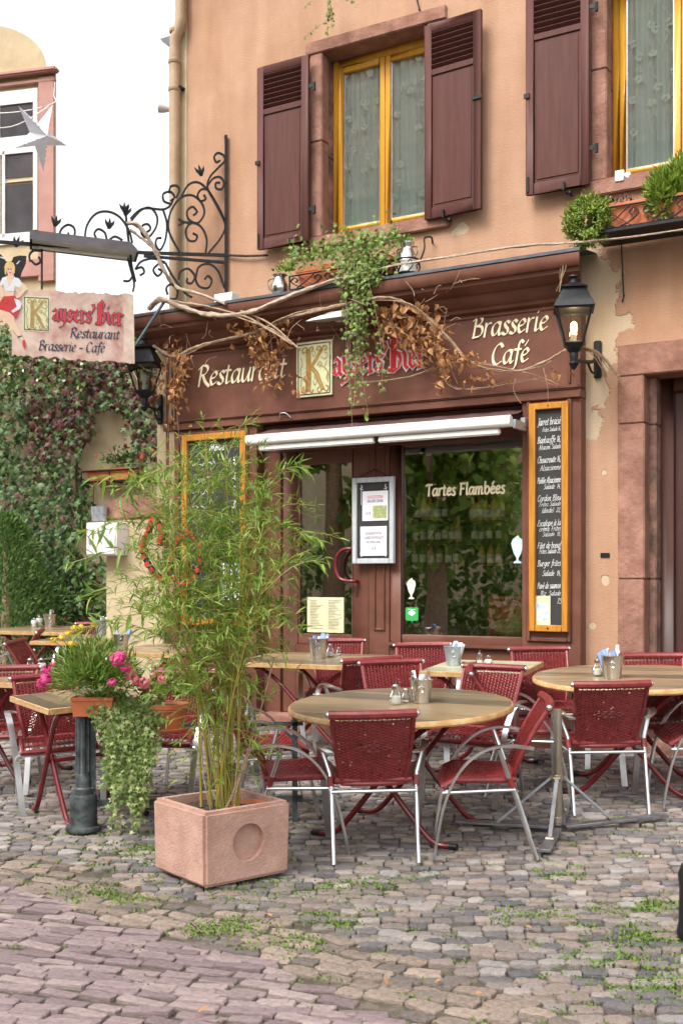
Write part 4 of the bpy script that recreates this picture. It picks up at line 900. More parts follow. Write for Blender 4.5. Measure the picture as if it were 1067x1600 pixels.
ftext('poster_print', 'TARTE FLAMBÉE', V((a.x+w2*.32, yq-.002, c.z+h2_*.86)), XD, UZ, .052, M_whtl, po); ftext('poster_print', 'Toute la journée', V((a.x+w2*.38, yq-.002, c.z+h2_*.74)), XD, UZ, .048, M_whtl, po)
# the room behind: shelves against a dark back wall
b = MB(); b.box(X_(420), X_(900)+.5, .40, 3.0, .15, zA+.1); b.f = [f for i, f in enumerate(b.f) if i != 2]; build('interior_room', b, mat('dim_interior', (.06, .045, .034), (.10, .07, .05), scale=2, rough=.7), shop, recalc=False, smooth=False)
M_bot = mat('dark_bottle_glass', (.05, .08, .03), rough=.08, spec=.7); M_botg = mat('golden_liqueur', (.70, .38, .06), (.80, .50, .12), scale=4, rough=.1, spec=.6); M_lab = mat('bottle_label', (.90, .88, .80), (.85, .72, .40), scale=4, rough=.7)
rows = [(812, (652, 662, 672, 683, 694), 0), (847, (649, 661, 672, 684, 695, 706, 716), 0), (883, (648, 660, 673, 686, 700, 712), 0), (813, (738, 748, 760, 772, 783), 1), (846, (741, 752, 764, 779), 0), (884, (752, 766, 779), 1)]
oy = .135
ORD = ('first', 'second', 'third', 'fourth', 'fifth', 'sixth', 'seventh'); SHF = ('top left', 'middle left', 'bottom left', 'top right', 'middle right', 'bottom right')
for ri, (yb, xsx, kd) in enumerate(rows):
    p0, p1 = W(xsx[0]-8, yb, -oy), W(xsx[-1]+8, yb, -oy); zb_ = (p0.z+p1.z)/2
    b = MB(); b.box(p0.x-.05, p1.x+.05, oy-.055, oy+.12, zb_-.022, zb_-.001); build('bottle_shelf', b, M_door, shop)
    for bi, x in enumerate(xsx):
        p = W(x, yb, -oy); p.z = zb_; g_ = kd or rng.random() < .25; h = .20*rng.uniform(.9, 1.1)
        bt = root('bottle', '', 'bottle', p, 'bottles on the shelves behind the window')
        bt['label'] = ('squat golden liqueur bottle' if g_ else 'slim dark wine bottle')+f', {ORD[bi]} from left on the {SHF[ri]} window shelf'
        b = MB(); rb = .032 if g_ else .027
        b.lathe([(rb*.9, 0), (rb, .01), (rb, h*.55), (rb*.75, h*.66), (.011, h*.78), (.011, h), (.013, h), (.013, h*1.03)], p, 10); build('glass', b, M_botg if g_ else M_bot, bt)
        b = MB(); b.lathe([(rb+.001, h*.12), (rb+.001, h*.45)], p, 10, cap=False); build('label_paper', b, M_lab, bt)
        b = MB(); b.lathe([(.0135, h*.9), (.0138, h*1.05), (.001, h*1.05)], p, 8, cap=False); build('capsule', b, M_goldd if rng.random() < .5 else M_redl, bt)
# straw star hanging behind the pane at the right
M_str = mat('straw', (.50, .34, .12), (.62, .45, .20), scale=30, rough=.8)
p = W(812, 765, -yr-.10); st = root('straw_star', 'big star of golden straw hanging behind the right side of the window', 'star', p)
for k in range(8):
    a = 2*PI*k/8+.2; d = V((math.cos(a), 0, math.sin(a))); n2 = V((-d.z, 0, d.x)); b = MB(); L_ = .36 if k % 2 else .28
    b.obox(p+d*L_/2, d*L_/2, n2*.004, (0, .003, 0))
    for j in range(9): t = .25+.08*j; b.obox(p+d*(L_*t+.02)+n2*.014, d*.022+n2*.013, n2*.002, (0, .0015, 0)); b.obox(p+d*(L_*t+.02)-n2*.014, d*.022-n2*.013, n2*.002, (0, .0015, 0))
    build('straw_ray', b, M_str, st)
# ------------------------------------------------------------------ folded awning
aw = root('awning', 'folded awning with white front bar above the door and window', 'awning', W(600, 670, .3))
ax0, ax1 = X_(386, .42), X_(798, .42); az = (Z_(386, 691, .42)+Z_(798, 652, .42))/2; ay = -.42
b = MB(); b.prism([(ax0, ay-.02, az-.05), (ax0, ay-.035, az-.03), (ax0, ay-.03, az+.03), (ax0, ay, az+.042), (ax0, ay+.04, az+.03), (ax0, ay+.04, az-.05)], (ax1-ax0, 0, 0)); build('front_bar', b, M_wht, aw, bevel=.004)
xmid = ax0+(ax1-ax0)*.52
for q in ((ax0+.12, xmid-.02), (xmid+.02, ax1-.1)): b = MB(); b.box(q[0], q[1], ay+.0, ay+.05, az-.105, az-.053); build('folded_arm', b, M_wht, aw, bevel=.01)
b = MB(); b.box(xmid-.02, xmid+.02, ay+.01, ay+.045, az-.09, az-.055); build('arm_joint', b, M_iron, aw)
fz = FZ0-.12; M_awn = mat('brown_awning_cloth', (.085, .038, .034), (.11, .05, .045), scale=4, rough=.85, bump=.2, bscale=200)
b = MB(); nn = 24; vs = []
for k in range(nn+1):
    t = k/nn; x = ax0+.02+(ax1-ax0-.04)*t; sg = .012*math.sin(k*2.3)
    vs += [(x, -.02, fz), (x, -.22, fz-.06+sg*.6), (x, ay+.02, az+.045)]
b.add(vs, [(3*k+j, 3*k+3+j, 3*k+4+j, 3*k+1+j) for k in range(nn) for j in range(2)]); build('cloth', b, M_awn, aw, recalc=False)
b = MB(); b.tube([(ax0+.02, -.05, fz-.05), (ax1+.01, -.05, fz-.05)], .035, 12); build('roller', b, M_awn, aw)
b = MB(); b.lathe([(.05, 0), (.055, .01), (.055, .06), (.045, .07)], (ax1+.02, -.06, fz-.06), 14, XD); b.box(ax1-.01, ax1+.03, -.2, .0, fz-.17, fz-.10); b.box(ax1+.0, ax1+.025, ay+.03, -.1, az-.06, az+.01); build('end_bracket', b, M_zinc, aw, bevel=.004)
b = MB(); b.tube(crom([(ax0+.18, -.16, fz+.06), (ax0+.2, -.19, fz+.1), (ax0+.26, -.19, fz+.1), (ax0+.3, -.17, fz+.06)], 4), .006, 6); build('cable_loop', b, M_zinc, aw)
# floodlight on the fascia
fd = root('floodlight', 'flat white floodlight mounted above the lettered fascia', 'floodlight', W(515, 505, .2))
p = W(512, 492, .42); b = MB()
b.add([p+V(q) for q in ((-.20, -.06, -.045), (.16, -.06, -.045), (.17, .10, -.03), (-.10, .10, -.03), (-.15, -.03, -.02), (.14, -.03, .0), (.15, .10, .055), (-.04, .10, .05))], [(0, 1, 2, 3), (0, 1, 5, 4), (4, 5, 6, 7), (0, 4, 7, 3), (1, 2, 6, 5), (3, 7, 6, 2)]); build('housing', b, M_wht, fd, bevel=.006)
b = MB(); b.add([p+V(q) for q in ((-.17, -.045, -.048), (.14, -.045, -.048), (.15, .085, -.034), (-.08, .085, -.034))], [(0, 1, 2, 3)]); build('lens', b, M_zinc, fd, recalc=False)
b = MB(); b.box(p.x-.02, p.x+.05, p.y+.10, -.115, p.z-.02, p.z+.02); build('bracket', b, M_wht, fd)
# ------------------------------------------------------------------ boards
def frame4(nm, x0, x1, z0, z1, w_, y0, y1, m, par):
    fr = root(*par) if isinstance(par, tuple) else par
    for q in ((x0, x0+w_, z0, z1), (x1-w_, x1, z0, z1), (x0+w_+.0005, x1-w_-.0005, z0, z0+w_), (x0+w_+.0005, x1-w_-.0005, z1-w_, z1)):
        b = MB(); b.box(q[0], q[1], y0, y1, q[2], q[3]); build(nm, b, m, fr, bevel=.005)
    return fr
mx0, mx1, mz0, mz1 = X_(827, .15), X_(888, .15), Z_(858, 987, .15), Z_(858, 629, .15)
mbd = root('menu_board', 'tall narrow chalkboard menu in an ochre frame on the right pilaster', 'menu board', ((mx0+mx1)/2, -.15, mz0))
frame4('frame_rail', mx0, mx1, mz0, mz1, .052, -.175, -.122, M_ochre, mbd)
b = MB(); b.box(mx0+.053, mx1-.053, -.14, -.124, mz0+.053, mz1-.053); build('slate', b, M_black, mbd, smooth=False)
for z in (mz0+.026, mz1-.026): b = MB(); b.lathe([(.007, 0), (.007, .003)], ((mx0+mx1)/2, -.175, z), 8, ND); build('screw', b, M_iron, mbd)
M_scr = dict(slant=.28, ang=None, smooth=4)
b = MB(); S0 = Z_(858, 629, .15); lines = [("Jarret braisé", 664, 0, 12), ("Frites Salade 16,", 674, 8, 7), ("Baekaoffe 16,", 692, 0, 11), ("Alsacien. Salade", 702, 3, 8), ("Choucroute 16,", 723, 0, 11), ("Alsacienne", 735, 4, 9), ("Poêlée Alsacienne", 755, 0, 10), ("Salade  14,", 764, 10, 8), ("Cordon Bleu", 783, 0, 10), ("Frites Salade", 791, 3, 7), ("(dinde)  22,", 801, 7, 8), ("Escalope à la", 822, 0, 10), ("crème. Frites", 830, 3, 8), ("Salade  18,", 838, 8, 7), ("Filet de boeuf", 857, 0, 10), ("Frites Salade 22,", 865, 3, 8), ("Burger frites", 885, 0, 10), ("Salade  14,", 900, 8, 9), ("Pavé de saumon", 920, 0, 10), ("Riz  Salade", 931, 5, 8), ("15,", 943, 31, 10)]
xi0, xi1 = mx0+.06, mx1-.068
for tx, py, ind, hpx in lines:
    z = Z_(858, py, .15); x = xi0+ind*.0052; size = hpx/200*.60
    nat = sum(glyph(ch, GL)[0]+.08 for ch in tx)*size; wd = min(nat*1.0, xi1-x) if tx != "15," else .05
    if ind < 9 and nat < (xi1-x)*.8: wd = (xi1-x)*rng.uniform(.82, .98)
    write(b, tx, V((x, -.1405, z)), V((1, 0, .03)).normalized(), UZ, ND, size, width=wd, nib=.085, **M_scr)
build('chalk_writing', b, M_chalk, mbd, recalc=False)
a, c = W(834, 931, .15), W(859, 979, .15); b = MB(); b.box(a.x, c.x, -.146, -.143, c.z, a.z); fly = build('flyer', b, M_papy, mbd, smooth=False)
b = MB(); b.box(a.x+.012, c.x-.012, -.148, -.1465, c.z+.04, a.z-.05); build('flyer_picture', b, mat('map_picture', (.15, .35, .60), (.70, .62, .40), scale=28, rough=.7, c3=(.62, .72, .68)), fly)
ftext('flyer_print', 'Plan de ville', V((a.x+.012, -.148, a.z-.032)), XD, UZ, .024, M_ink, fly, width=(c.x-a.x)*.8) if False else None
# left menu board, half hidden by the bamboo
lx0, lx1, lz0, lz1 = X_(286, .15), X_(385, .15), Z_(330, 977, .15), Z_(384, 673, .15)
lbd = root('menu_board', 'wide chalkboard menu in an ochre frame behind the bamboo', 'menu board', ((lx0+lx1)/2, -.15, lz0))
frame4('frame_rail', lx0, lx1, lz0, lz1, .06, -.175, -.122, M_ochre, lbd)
b = MB(); b.box(lx0+.061, lx1-.061, -.14, -.124, lz0+.061, lz1-.061); build('slate', b, M_black, lbd, smooth=False)
b = MB(); z = lz1-.16; k = 0
for tx in ("Menu", "3,", "3,", "3,", "3,", "3,", "3,", "3,", "3,", "3,", "3,"):
    if k == 0: write(b, tx, V((lx0+.30, -.1405, z)), XD, UZ, ND, .04, nib=.2, **M_scr)
    else: write(b, tx, V((lx1-.17, -.1405, z)), XD, UZ, ND, .045, nib=.2, **M_scr)
    if k:
        pts = [(lx0+.1+.018*i, rng.uniform(0, 1)*.03+(.03 if rng.random() < .2 else 0)) for i in range(rng.randint(12, 20))]
        pen(b, [[(x-lx0, zz) for x, zz in pts]], V((lx0, -.1405, z)), XD, UZ, ND, 1, 1, .006, ang=None, slant=0)
    z -= .135; k += 1
build('chalk_writing', b, M_chalk, lbd, recalc=False)
for (x0, y0, x1, y1) in ((348, 880, 377, 905), (348, 909, 377, 938)): a, c = W(x0, y0, .15), W(x1, y1, .15); b = MB(); b.box(a.x, c.x, -.146, -.143, c.z, a.z); build('paper_sheet', b, M_paper, lbd, smooth=False)
# the suggestion board hanging in its grey frame
sx0, sx1 = X_(551, .05), X_(616, .05); sz0, sz1 = Z_(551, 881, .05), Z_(616, 744, .05)
sgb = root('suggestion_board', 'grey framed board with two white suggestion sheets hanging beside the door', 'notice board', ((sx0+sx1)/2, -.05, sz0))
frame4('frame_rail', sx0, sx1, sz0, sz1, .045, -.065, -.028, M_grayp, sgb)
b = MB(); b.box(sx0+.046, sx1-.046, -.045, -.03, sz0+.046, sz1-.046); build('slate', b, M_black, sgb, smooth=False)
b = MB(); mxx = (sx0+sx1)/2; b.tube([(sx0+.05, -.045, sz1), (mxx, -.02, sz1+.075), (sx1-.05, -.045, sz1)], .004, 5); build('hanging_wire', b, M_iron, sgb)
def sheet(x0, y0, x1, y1, rows):
    a, c = W(x0, y0, .05), W(x1, y1, .05); b = MB(); b.box(a.x, c.x, -.051, -.0475, c.z, a.z); s = build('paper_sheet', b, M_paper, sgb, smooth=False); H = a.z-c.z; Wd = c.x-a.x
    for tx, v, h, wd, m in rows: o = ftext('sheet_print', tx, V((a.x+Wd*(1-wd)/2, -.0515, c.z+H*v)), XD, UZ, H*h*1.35, m, s, width=Wd*wd)
    return s, a, c
s1, a, c = sheet(566, 768, 606, 813, [('SUGGESTION', .75, .11, .6, M_inkr), ('SALADE CESAR', .62, .10, .62, M_ink), ('15 €', .2, .10, .18, M_ink)]); s1.children[-1].location.x -= (c.x-a.x)*.28
b = MB(); b.box(a.x+(c.x-a.x)*.42, c.x-.012, -.0525, -.0515, c.z+.02, c.z+(a.z-c.z)*.5); build('salad_picture', b, mat('salad_picture', (.42, .50, .12), (.72, .66, .30), scale=60, rough=.7, c3=(.25, .33, .15)), s1)
sheet(563, 823, 604, 868, [('SUGGESTION', .72, .10, .62, M_ink), ('CUISSE DE POULET', .57, .10, .78, M_ink), ('AU RIESLING', .42, .10, .56, M_ink), ('15 €', .20, .10, .16, M_ink)])
b = MB()
for sx in (-1, 1):
    cx_ = mxx+sx*(sx1-sx0)*.3
    for zz, sg in ((sz1-.095, 1), (sz0+.09, -1)): b.tube(crom([V((cx_, -.0465, zz+sg*.03)), V((cx_-sx*.012, -.0465, zz+sg*.015)), V((cx_+sx*.008, -.0465, zz)), V((cx_-sx*.02, -.0465, zz-sg*.008))], 4), .003, 5); b.tube([V((cx_, -.0465, zz)), V((cx_, -.0465, zz-sg*.14))], .0022, 4)
build('chalk_ornament', b, M_chalk, sgb)
# red pretzel sign hung on the pillar, seen through the bamboo
pz = root('pretzel_sign', 'red pretzel shaped hanging sign half hidden behind the bamboo', 'sign', W(270, 900, .3)); c = W(268, 868, .3)
pts = [(.22, .30), (.30, .14), (.34, -.02), (.24, -.20), (.05, -.28), (-.06, -.20), (-.16, -.02), (-.28, .06), (-.36, .0), (-.33, .22), (-.22, .34)]
pz_pts = crom([c+V((x*1.0, 0, z)) for x, z in ((-.05, -.1), (.1, -.26), (.28, -.20), (.36, .02), (.26, .2), (.10, .16), (.02, -.02), (-.06, -.22), (-.22, -.14), (-.34, .05), (-.28, .2), (-.20, .34), (-.10, .22), (-.14, .1))], 6)
b = MB(); b.tube(pz_pts, .03, 10); build('tube', b, M_iron, pz)
for i in range(2, len(pz_pts)-1, 2): b = MB(); d = (pz_pts[i+1]-pz_pts[i-1]).normalized(); b.obox(pz_pts[i]+V((0, -.028, 0)), d*.022, V((0, 1, 0)).cross(d)*.022, (0, .008, 0)); build('red_reflector', b, M_redl, pz)
b = MB(); b.tube([c+V((0, .02, .0)), c+V((0, .18, .0))], .012, 6); build('bracket', b, M_iron, pz)
# ------------------------------------------------------------------ wicker chairs
CH = root('wicker_chair', '', 'chair')
def back_pt(u, t):                            # u across -1..1, t up 0..1
    w_ = .165+.045*t+.01*math.sin(PI*t); y = -.145-.05*t-.145*t**1.6; z = .40+.395*t
    return V((u*w_, y-.018*(1-u*u), z))
mb = MB()
mb.tube([back_pt(-1, 1-t/8) for t in range(9)]+[back_pt(-1+2*k/6, 0) for k in range(1, 6)]+[back_pt(1, t/8) for t in range(9)], .013, 8)
back = build('backrest', mb, M_wick, CH)
mb = MB(); mb.tube([back_pt(-1.07+2.14*k/10, 1.0)+V((0, 0, .006)) for k in range(11)], .023, 9); build('top_roll', mb, M_wick, back)
for s in (-1, 1): m2 = MB(); m2.blob(back_pt(s*1.07, 1.0)+V((s*.004, 0, .006)), .0165, 8, 5); build('tube_end', m2, M_alu, back)
mb = MB(); rr = random.Random(4)
NV, NH = 17, 46
us = [-.93+1.86*k/(NV-1) for k in range(NV)]
for k, u in enumerate(us): mb.tube([back_pt(u, t/7) for t in range(8)], .0035, 4, caps=False)
for j in range(NH):
    t = .015+.965*j/(NH-1)
    if j in (NH-3,): continue                 # an open row below the roll
    seg = []; hh = .0047
    for k in range(NV*2-1):
        u = us[0]+(us[-1]-us[0])*k/(NV*2-2); p = back_pt(u, t); ph = (k//2+j) % 2
        seg.append(p+V((0, (-.0055 if ph else .0055) if k % 2 == 0 else 0, 0)))
    # gaps where the weave has worn open, and a raised diamond in the middle
    vs = []
    for p in seg: vs += [p-UZ*hh, p+UZ*hh]
    fs = [(2*i, 2*i+2, 2*i+3, 2*i+1) for i in range(len(seg)-1) if rr.random() > .025]
    mb.add(vs, fs)
for r0, n_ in ((0, 5), (1, 4), (-1, 4), (2, 2), (-2, 2)):
    for q in range(n_):
        u = (q-(n_-1)/2)*.2; p = back_pt(u, .52+r0*.025)+V((0, -.008, 0)); mb.tube([p+V((-.016, 0, -.002)), p+V((0, -.006, .002)), p+V((.016, 0, -.002))], .004, 5)
o = build('weave', mb, M_wick, back, recalc=False); o['kind'] = 'stuff'
def seat_pt(u, t):                            # t 0 at the back, 1 at the front edge
    y = -.15+.37*t; w_ = .195+.04*t; z = .425+.008*t-.018*math.sin(PI*t)*(1-u*u) - (.03*max(0, t-.86)/.14)
    return V((u*w_, y, z))
mb = MB(); ring = [seat_pt(-1, t/6) for t in range(7)]+[seat_pt(-1+2*k/6, 1)+V((0, .012*math.sin(PI*k/6), 0)) for k in range(1, 6)]+[seat_pt(1, 1-t/6) for t in range(7)]+[seat_pt(1-2*k/6, 0) for k in range(1, 6)]
mb.tube([p+V((0, 0, -.008)) for p in ring], .017, 8, closed=True); seat = build('seat', mb, M_wick, CH)
mb = MB(); NS = 22
for k in range(15): mb.tube([seat_pt(-.94+1.88*k/14, t/6) for t in range(7)], .004, 4, caps=False)
for j in range(NS):
    t = .03+.94*j/(NS-1); vs = []
    for k in range(29):
        p = seat_pt(-.96+1.92*k/28, t)+V((0, 0, (.005 if (k//2+j) % 2 else -.005) if k % 2 == 0 else 0)); vs += [p-V((0, .0072, 0)), p+V((0, .0072, 0))]
    mb.add(vs, [(2*i, 2*i+2, 2*i+3, 2*i+1) for i in range(28)])
o = build('weave', mb, M_wick, seat, recalc=False); o['kind'] = 'stuff'
for s in (-1, 1):
    m1 = MB(); m1.tube([(s*.222, -.26, .0), (s*.226, -.135, .40), (s*.232, -.118, .45), (s*.278, -.07, .598)], .0125, 9); rl = build('rear_leg', m1, M_alu, CH)
    m1 = MB(); m1.tube([(s*.2255, -.142, .385), (s*.229, -.124, .435)], .017, 8); build('binding', m1, M_wick, rl)
    m1 = MB(); arc = crom([(s*.250, .275, .0), (s*.258, .255, .12), (s*.268, .215, .30), (s*.278, .145, .46), (s*.284, .04, .57), (s*.284, -.08, .612), (s*.270, -.20, .604), (s*.222, -.255, .585)], 5)
    m1.bar(arc, (s*.019, .002, 0), .0065); build('front_leg', m1, M_alu, CH)
    m1 = MB(); m1.tube([(s*.228, -.155, .372), (s*.262, .225, .365)], .010, 8); build('side_rail', m1, M_alu, CH)
for y, z, hw in ((-.162, .362, .226), (.20, .372, .258)): m1 = MB(); m1.tube([(-hw, y, z), (hw, y, z)], .0105, 8); build('cross_rail', m1, M_alu, CH)
CHAIRS = [
 (585, 1331, 0, 'red wicker chair seen squarely from behind, nearest to the street at the middle round table'),
 (757, 1328, 277, 'red wicker chair in side view facing left, between round table and steel parasol pole'),
 (743, 1246, 212, 'red wicker chair half hidden behind the right part of the middle round table'),
 (822, 1236, 98, 'red wicker chair facing right, its back rising just left of the steel parasol pole'),
 (940, 1260, 2, 'red wicker chair seen from behind, in front of the right round table'),
 (1030, 1218, 192, 'red wicker chair against the house wall behind the right round table'),
 (1090, 1250, 276, 'red wicker chair cut off by the right edge of the photo'),
 (854, 1193, 184, 'red wicker chair against the shop front directly below the tall narrow menu board'),
 (630, 1228, 172, 'red wicker chair whose top peeps over the left rear edge of the middle round table'),
 (664, 1176, 182, 'red wicker chair under the shop window behind the pale square table'),
 (560, 1190, 338, 'red wicker chair seen from behind, pushed up to the long table before the door'),
 (528, 1160, 184, 'red wicker chair close to the restaurant door behind the long table'),
 (462, 1322, 86, 'red wicker chair facing right, just behind the concrete planter'),
 (418, 1268, 78, 'red wicker chair facing right behind the bamboo, second from the planter'),
 (88, 1258, 156, 'red wicker chair at the near left table beside the iron post'),
 (2, 1232, 178, 'red wicker chair cut off by the left edge, behind the near left table'),
 (12, 1112, 262, 'red wicker chair far left, facing left with its back to the hedge tables'),
 (85, 1140, 95, 'red wicker chair half hidden behind the yellow flowers, facing right'),
 (135, 1098, 190, 'red wicker chair farthest back at the left, in front of the dark hedge'),
 (262, 1246, 195, 'red wicker chair behind the hanging ivy and the geranium pot'),
 (330, 1218, 20, 'red wicker chair behind the bamboo beside the left menu board'),
]
for i, (x, y, a, lb) in enumerate(CHAIRS):
    M = stand(x+rng.uniform(-2, 2), y, a+rng.uniform(-3, 3)) if i else stand(x, y, a)
    if i == 0: setM(CH, M); CH['label'] = lb; CH['group'] = 'red wicker chairs of the terrace'; src = CH
    else: dup(CH, M, lb)
# ------------------------------------------------------------------ folding tables
M_tw = []
def wood(name, c1, c2, c3):
    m = mat(name, c1, c2, scale=1.6, rough=.30, bump=.08, bscale=20, stretch=(1.1, 6.5, 6.5), c3=c3, lo=.40, hi=.60, mott=.28, mscale=1.1, spec=.5, island=.35); return m
M_top = wood('varnished_board_top', (.135, .11, .075), (.34, .245, .145), (.255, .19, .115)); M_top2 = wood('pale_green_top', (.42, .42, .28), (.60, .56, .38), (.50, .50, .34))
M_edge = mat('chipped_wood_edge', (.42, .22, .08), (.60, .40, .19), scale=14, rough=.5, bump=.3)
def xlegs(par, hx, hy):
    for y in (-hy, hy):
        for s in (-1, 1):
            b = MB(); yy = y+s*.018
            b.tube(crom([(-s*hx*.85, yy, .695), (-s*hx*.5, yy, .60), (0, yy, .36), (s*hx*.55, yy, .10), (s*hx*.78, yy, .025), (s*hx*1.0, yy, .018)], 5), .0165, 9); lg = build('leg', b, M_red, par)
            b = MB(); b.tube([(s*hx*.98, yy, .018), (s*hx*1.09, yy, .018)], .0185, 9); build('rubber_foot', b, M_iron, lg)
    for z, x in ((.36, 0), (.685, hx*.83), (.685, -hx*.83)): b = MB(); b.tube([(x, -hy-.02, z), (x, hy+.02, z)], .013, 8); build('cross_bar', b, M_red, par)
def round_table(r, lb):
    t = root('round_table', lb, 'table', (0, 0, 0), 'round wooden folding tables'); b = MB(); n = 7; 
    # boards of the top, each its own piece, cut to the circle
    for k in range(n):
        y0, y1 = -r+2*r*k/n+.0007, -r+2*r*(k+1)/n-.0007; pts = []
        for j in range(13):
            y = y0+(y1-y0)*j/12; q = math.sqrt(max(0, (r-.012)**2-y*y)); pts.append((q, y))
        poly = [(x, y, .742) for x, y in pts]+[(-x, y, .742) for x, y in reversed(pts)]
        b = MB(); b.prism([(x, y, .728) for x, y, z in poly], (0, 0, .0145+.0006*((k*7) % 3))); o = build('board', b, M_top, t)
    b = MB(); b.lathe([(r-.02, .705), (r-.006, .706), (r+.002, .716), (r, .732), (r-.008, .7425), (r-.013, .7425), (r-.013, .7285), (0, .7285)], (0, 0, 0), 64, cap=False); b.lathe([(0, .706), (r-.02, .7055)], (0, 0, 0), 64, cap=False); build('rim', b, M_edge, t)
    xlegs(t, r*.62, r*.42); return t
def square_table(wx, wy, mt, lb, group):
    t = root('square_table', lb, 'table', (0, 0, 0), group); n = max(4, round(wy/.12))
    for k in range(n):
        y0, y1 = -wy/2+wy*k/n, -wy/2+wy*(k+1)/n; b = MB(); b.box(-wx/2+.012, wx/2-.012, max(y0, -wy/2+.012)+.0006, min(y1, wy/2-.012)-.0006, .728, .7425+.0006*((k*5) % 3)); build('board', b, mt, t)
    b = MB()
    for q in ((-wx/2, wx/2, -wy/2, -wy/2+.0118), (-wx/2, wx/2, wy/2-.0118, wy/2), (-wx/2, -wx/2+.0118, -wy/2+.012, wy/2-.012), (wx/2-.0118, wx/2, -wy/2+.012, wy/2-.012)): b.box(*q, .706, .743)
    b.box(-wx/2+.012, wx/2-.012, -wy/2+.012, wy/2-.012, .708, .7275); build('rim', b, M_edge, t, bevel=.003)
    xlegs(t, wx*.42, wy*.33); return t
TN = V((0, -SLOPE, 1)).normalized()
def top_at(px, py):                           # centre of a table top that shows at this pixel
    p = hit(px, py, V((0, 0, .9)), UZ)
    for _ in range(12): p = hit(px, py, V((0, 0, .743+gz(p.y))), UZ)
    return p
def put_table(t, px, py, a, lb=None):
    p = top_at(px, py); g0 = V((p.x, p.y, gz(p.y))); rx = math.atan(SLOPE) if Y0 < p.y < Y1 else 0
    M = Matrix.Translation(g0+V((0, 0, .008))) @ Matrix.Rotation(rx, 4, 'X') @ Matrix.Rotation(yawimg(a), 4, 'Z')
    if lb: t = dup(t, M, lb)
    else: setM(t, M)
    return (t, p+V((0, 0, .0085)), TN if rx else UZ)
tr = round_table(.65, 'round wooden table in the middle, with the sugar jar and the bucket of forks')
R1 = put_table(tr, 630, 1100, 28); R2 = put_table(tr, 989, 1057, 20, 'round wooden table at the right, by the stone door jamb')
tq = square_table(.72, .72, M_top2, 'pale greenish square table under the shop window', 'square folding tables'); Q1 = put_table(tq, 757, 1042, 24)
tl = square_table(1.15, .72, M_top, 'long wooden table pushed up before the restaurant door', 'square folding tables'); L1 = put_table(tl, 497, 1030, 26)
tw = square_table(.72, .72, M_top, 'square wooden table near left, its corner beside the iron post', 'square folding tables'); A1 = put_table(tw, 138, 1089, 56)
A2 = put_table(tw, 22, 1056, 24, 'square wooden table at the left edge, with the glass sugar jar'); A3 = put_table(tl, 75, 984, 26, 'long wooden table far left before the dark hedge'); A4 = put_table(tw, 133, 998, 24, 'small wooden table half hidden behind the yellow flowers')
A5 = put_table(tw, 258, 1014, 26, 'square wooden table behind the bamboo beside the pillar')
# ------------------------------------------------------------------ what stands on the tables
def on(T, px, py): return hit(px, py, T[1], T[2])
def bucket(T, px, py, h, m, what, nblue, nwhite, nfork, where):
    p = on(T, px, py); b = MB(); r0, r1 = h*.36, h*.50
    t = root('cutlery_bucket', what, 'bucket', p, 'metal buckets on the tables')
    b.lathe([(r0*.95, .002), (r0, 0), (r1, h), (r1+.004, h+.003), (r1+.002, h-.004), (r1-.004, h-.006), (r0-.003, .006), (0, .006)], p, 22, cap=False); build('bucket_body', b, m, t)
    f = (CAM-p); f.z = 0; f.normalize(); sd = V((-f.y, f.x, 0))
    b = MB(); c = p+f*(r0+(r1-r0)*.62+.006)+UZ*h*.62; b.tube([c+sd*.018*math.cos(a)+UZ*.018*math.sin(a)+f*.004 for a in [2*PI*k/14 for k in range(14)]], .0028, 5, closed=True); b.blob(c+UZ*.02, .008, 6, 4); build('ring_handle', b, m, t)
    rr = random.Random(int(px)); i = 0
    for kind, n in (('blue', nblue), ('white', nwhite)):
        for k in range(n):
            a = rr.uniform(0, 2*PI); q = p+V((math.cos(a), math.sin(a), 0))*r1*.5+UZ*h*.35; ax = (UZ+V((rr.uniform(-.35, .35), rr.uniform(-.35, .35), 0))).normalized(); u = ax.cross(V((rr.uniform(-1, 1), rr.uniform(-1, 1), .1))).normalized(); L_ = h*rr.uniform(.75, .98)
            nb_ = MB(); vv = ax.cross(u); nb_.add([q-u*.017, q+u*.017, q+u*.02+ax*L_, q-u*.008+ax*L_*1.05, q-u*.02+ax*L_*.92], [(0, 1, 2, 3, 4)]); nb_.prism([q-u*.017+vv*.004, q+u*.017+vv*.004, q+u*.02+ax*L_+vv*.006, q-u*.012+ax*L_*1.06+vv*.004], vv*.006)
            solo('napkin', nb_, M_napk if kind == 'blue' else M_napw, f'{kind} paper napkin sticking out of the {where}', 'napkin', f'{kind} napkins in the {where}', recalc=False)
    for k in range(nfork):
        a = rr.uniform(0, 2*PI); q = p+V((math.cos(a), math.sin(a), 0))*r1*.55+UZ*h*.3; ax = (UZ+V((rr.uniform(-.45, .45), rr.uniform(-.45, .45), 0))).normalized(); u = ax.cross(f).normalized(); L_ = h*rr.uniform(.95, 1.2); nb_ = MB()
        nb_.bar([q, q+ax*L_*.7], u*.003, .0012); nb_.bar([q+ax*L_*.7, q+ax*L_*.78, q+ax*L_*.84], u*.0105, .0012)
        for s in (-1.5, -.5, .5, 1.5): nb_.bar([q+ax*L_*.84+u*s*.006, q+ax*L_*1.05+u*s*.0055], u*.0016, .0011)
        solo('fork', nb_, M_steel, f'steel fork standing in the {where}', 'fork', f'forks in the {where}')
bucket(R1, 658, 1098, .135, M_steel, 'steel bucket full of forks on the middle round table', 0, 2, 5, 'bucket on the middle round table')
bucket(R2, 956, 1060, .15, M_steel, 'steel bucket with a ring and blue napkins on the right round table', 4, 3, 1, 'bucket on the right round table')
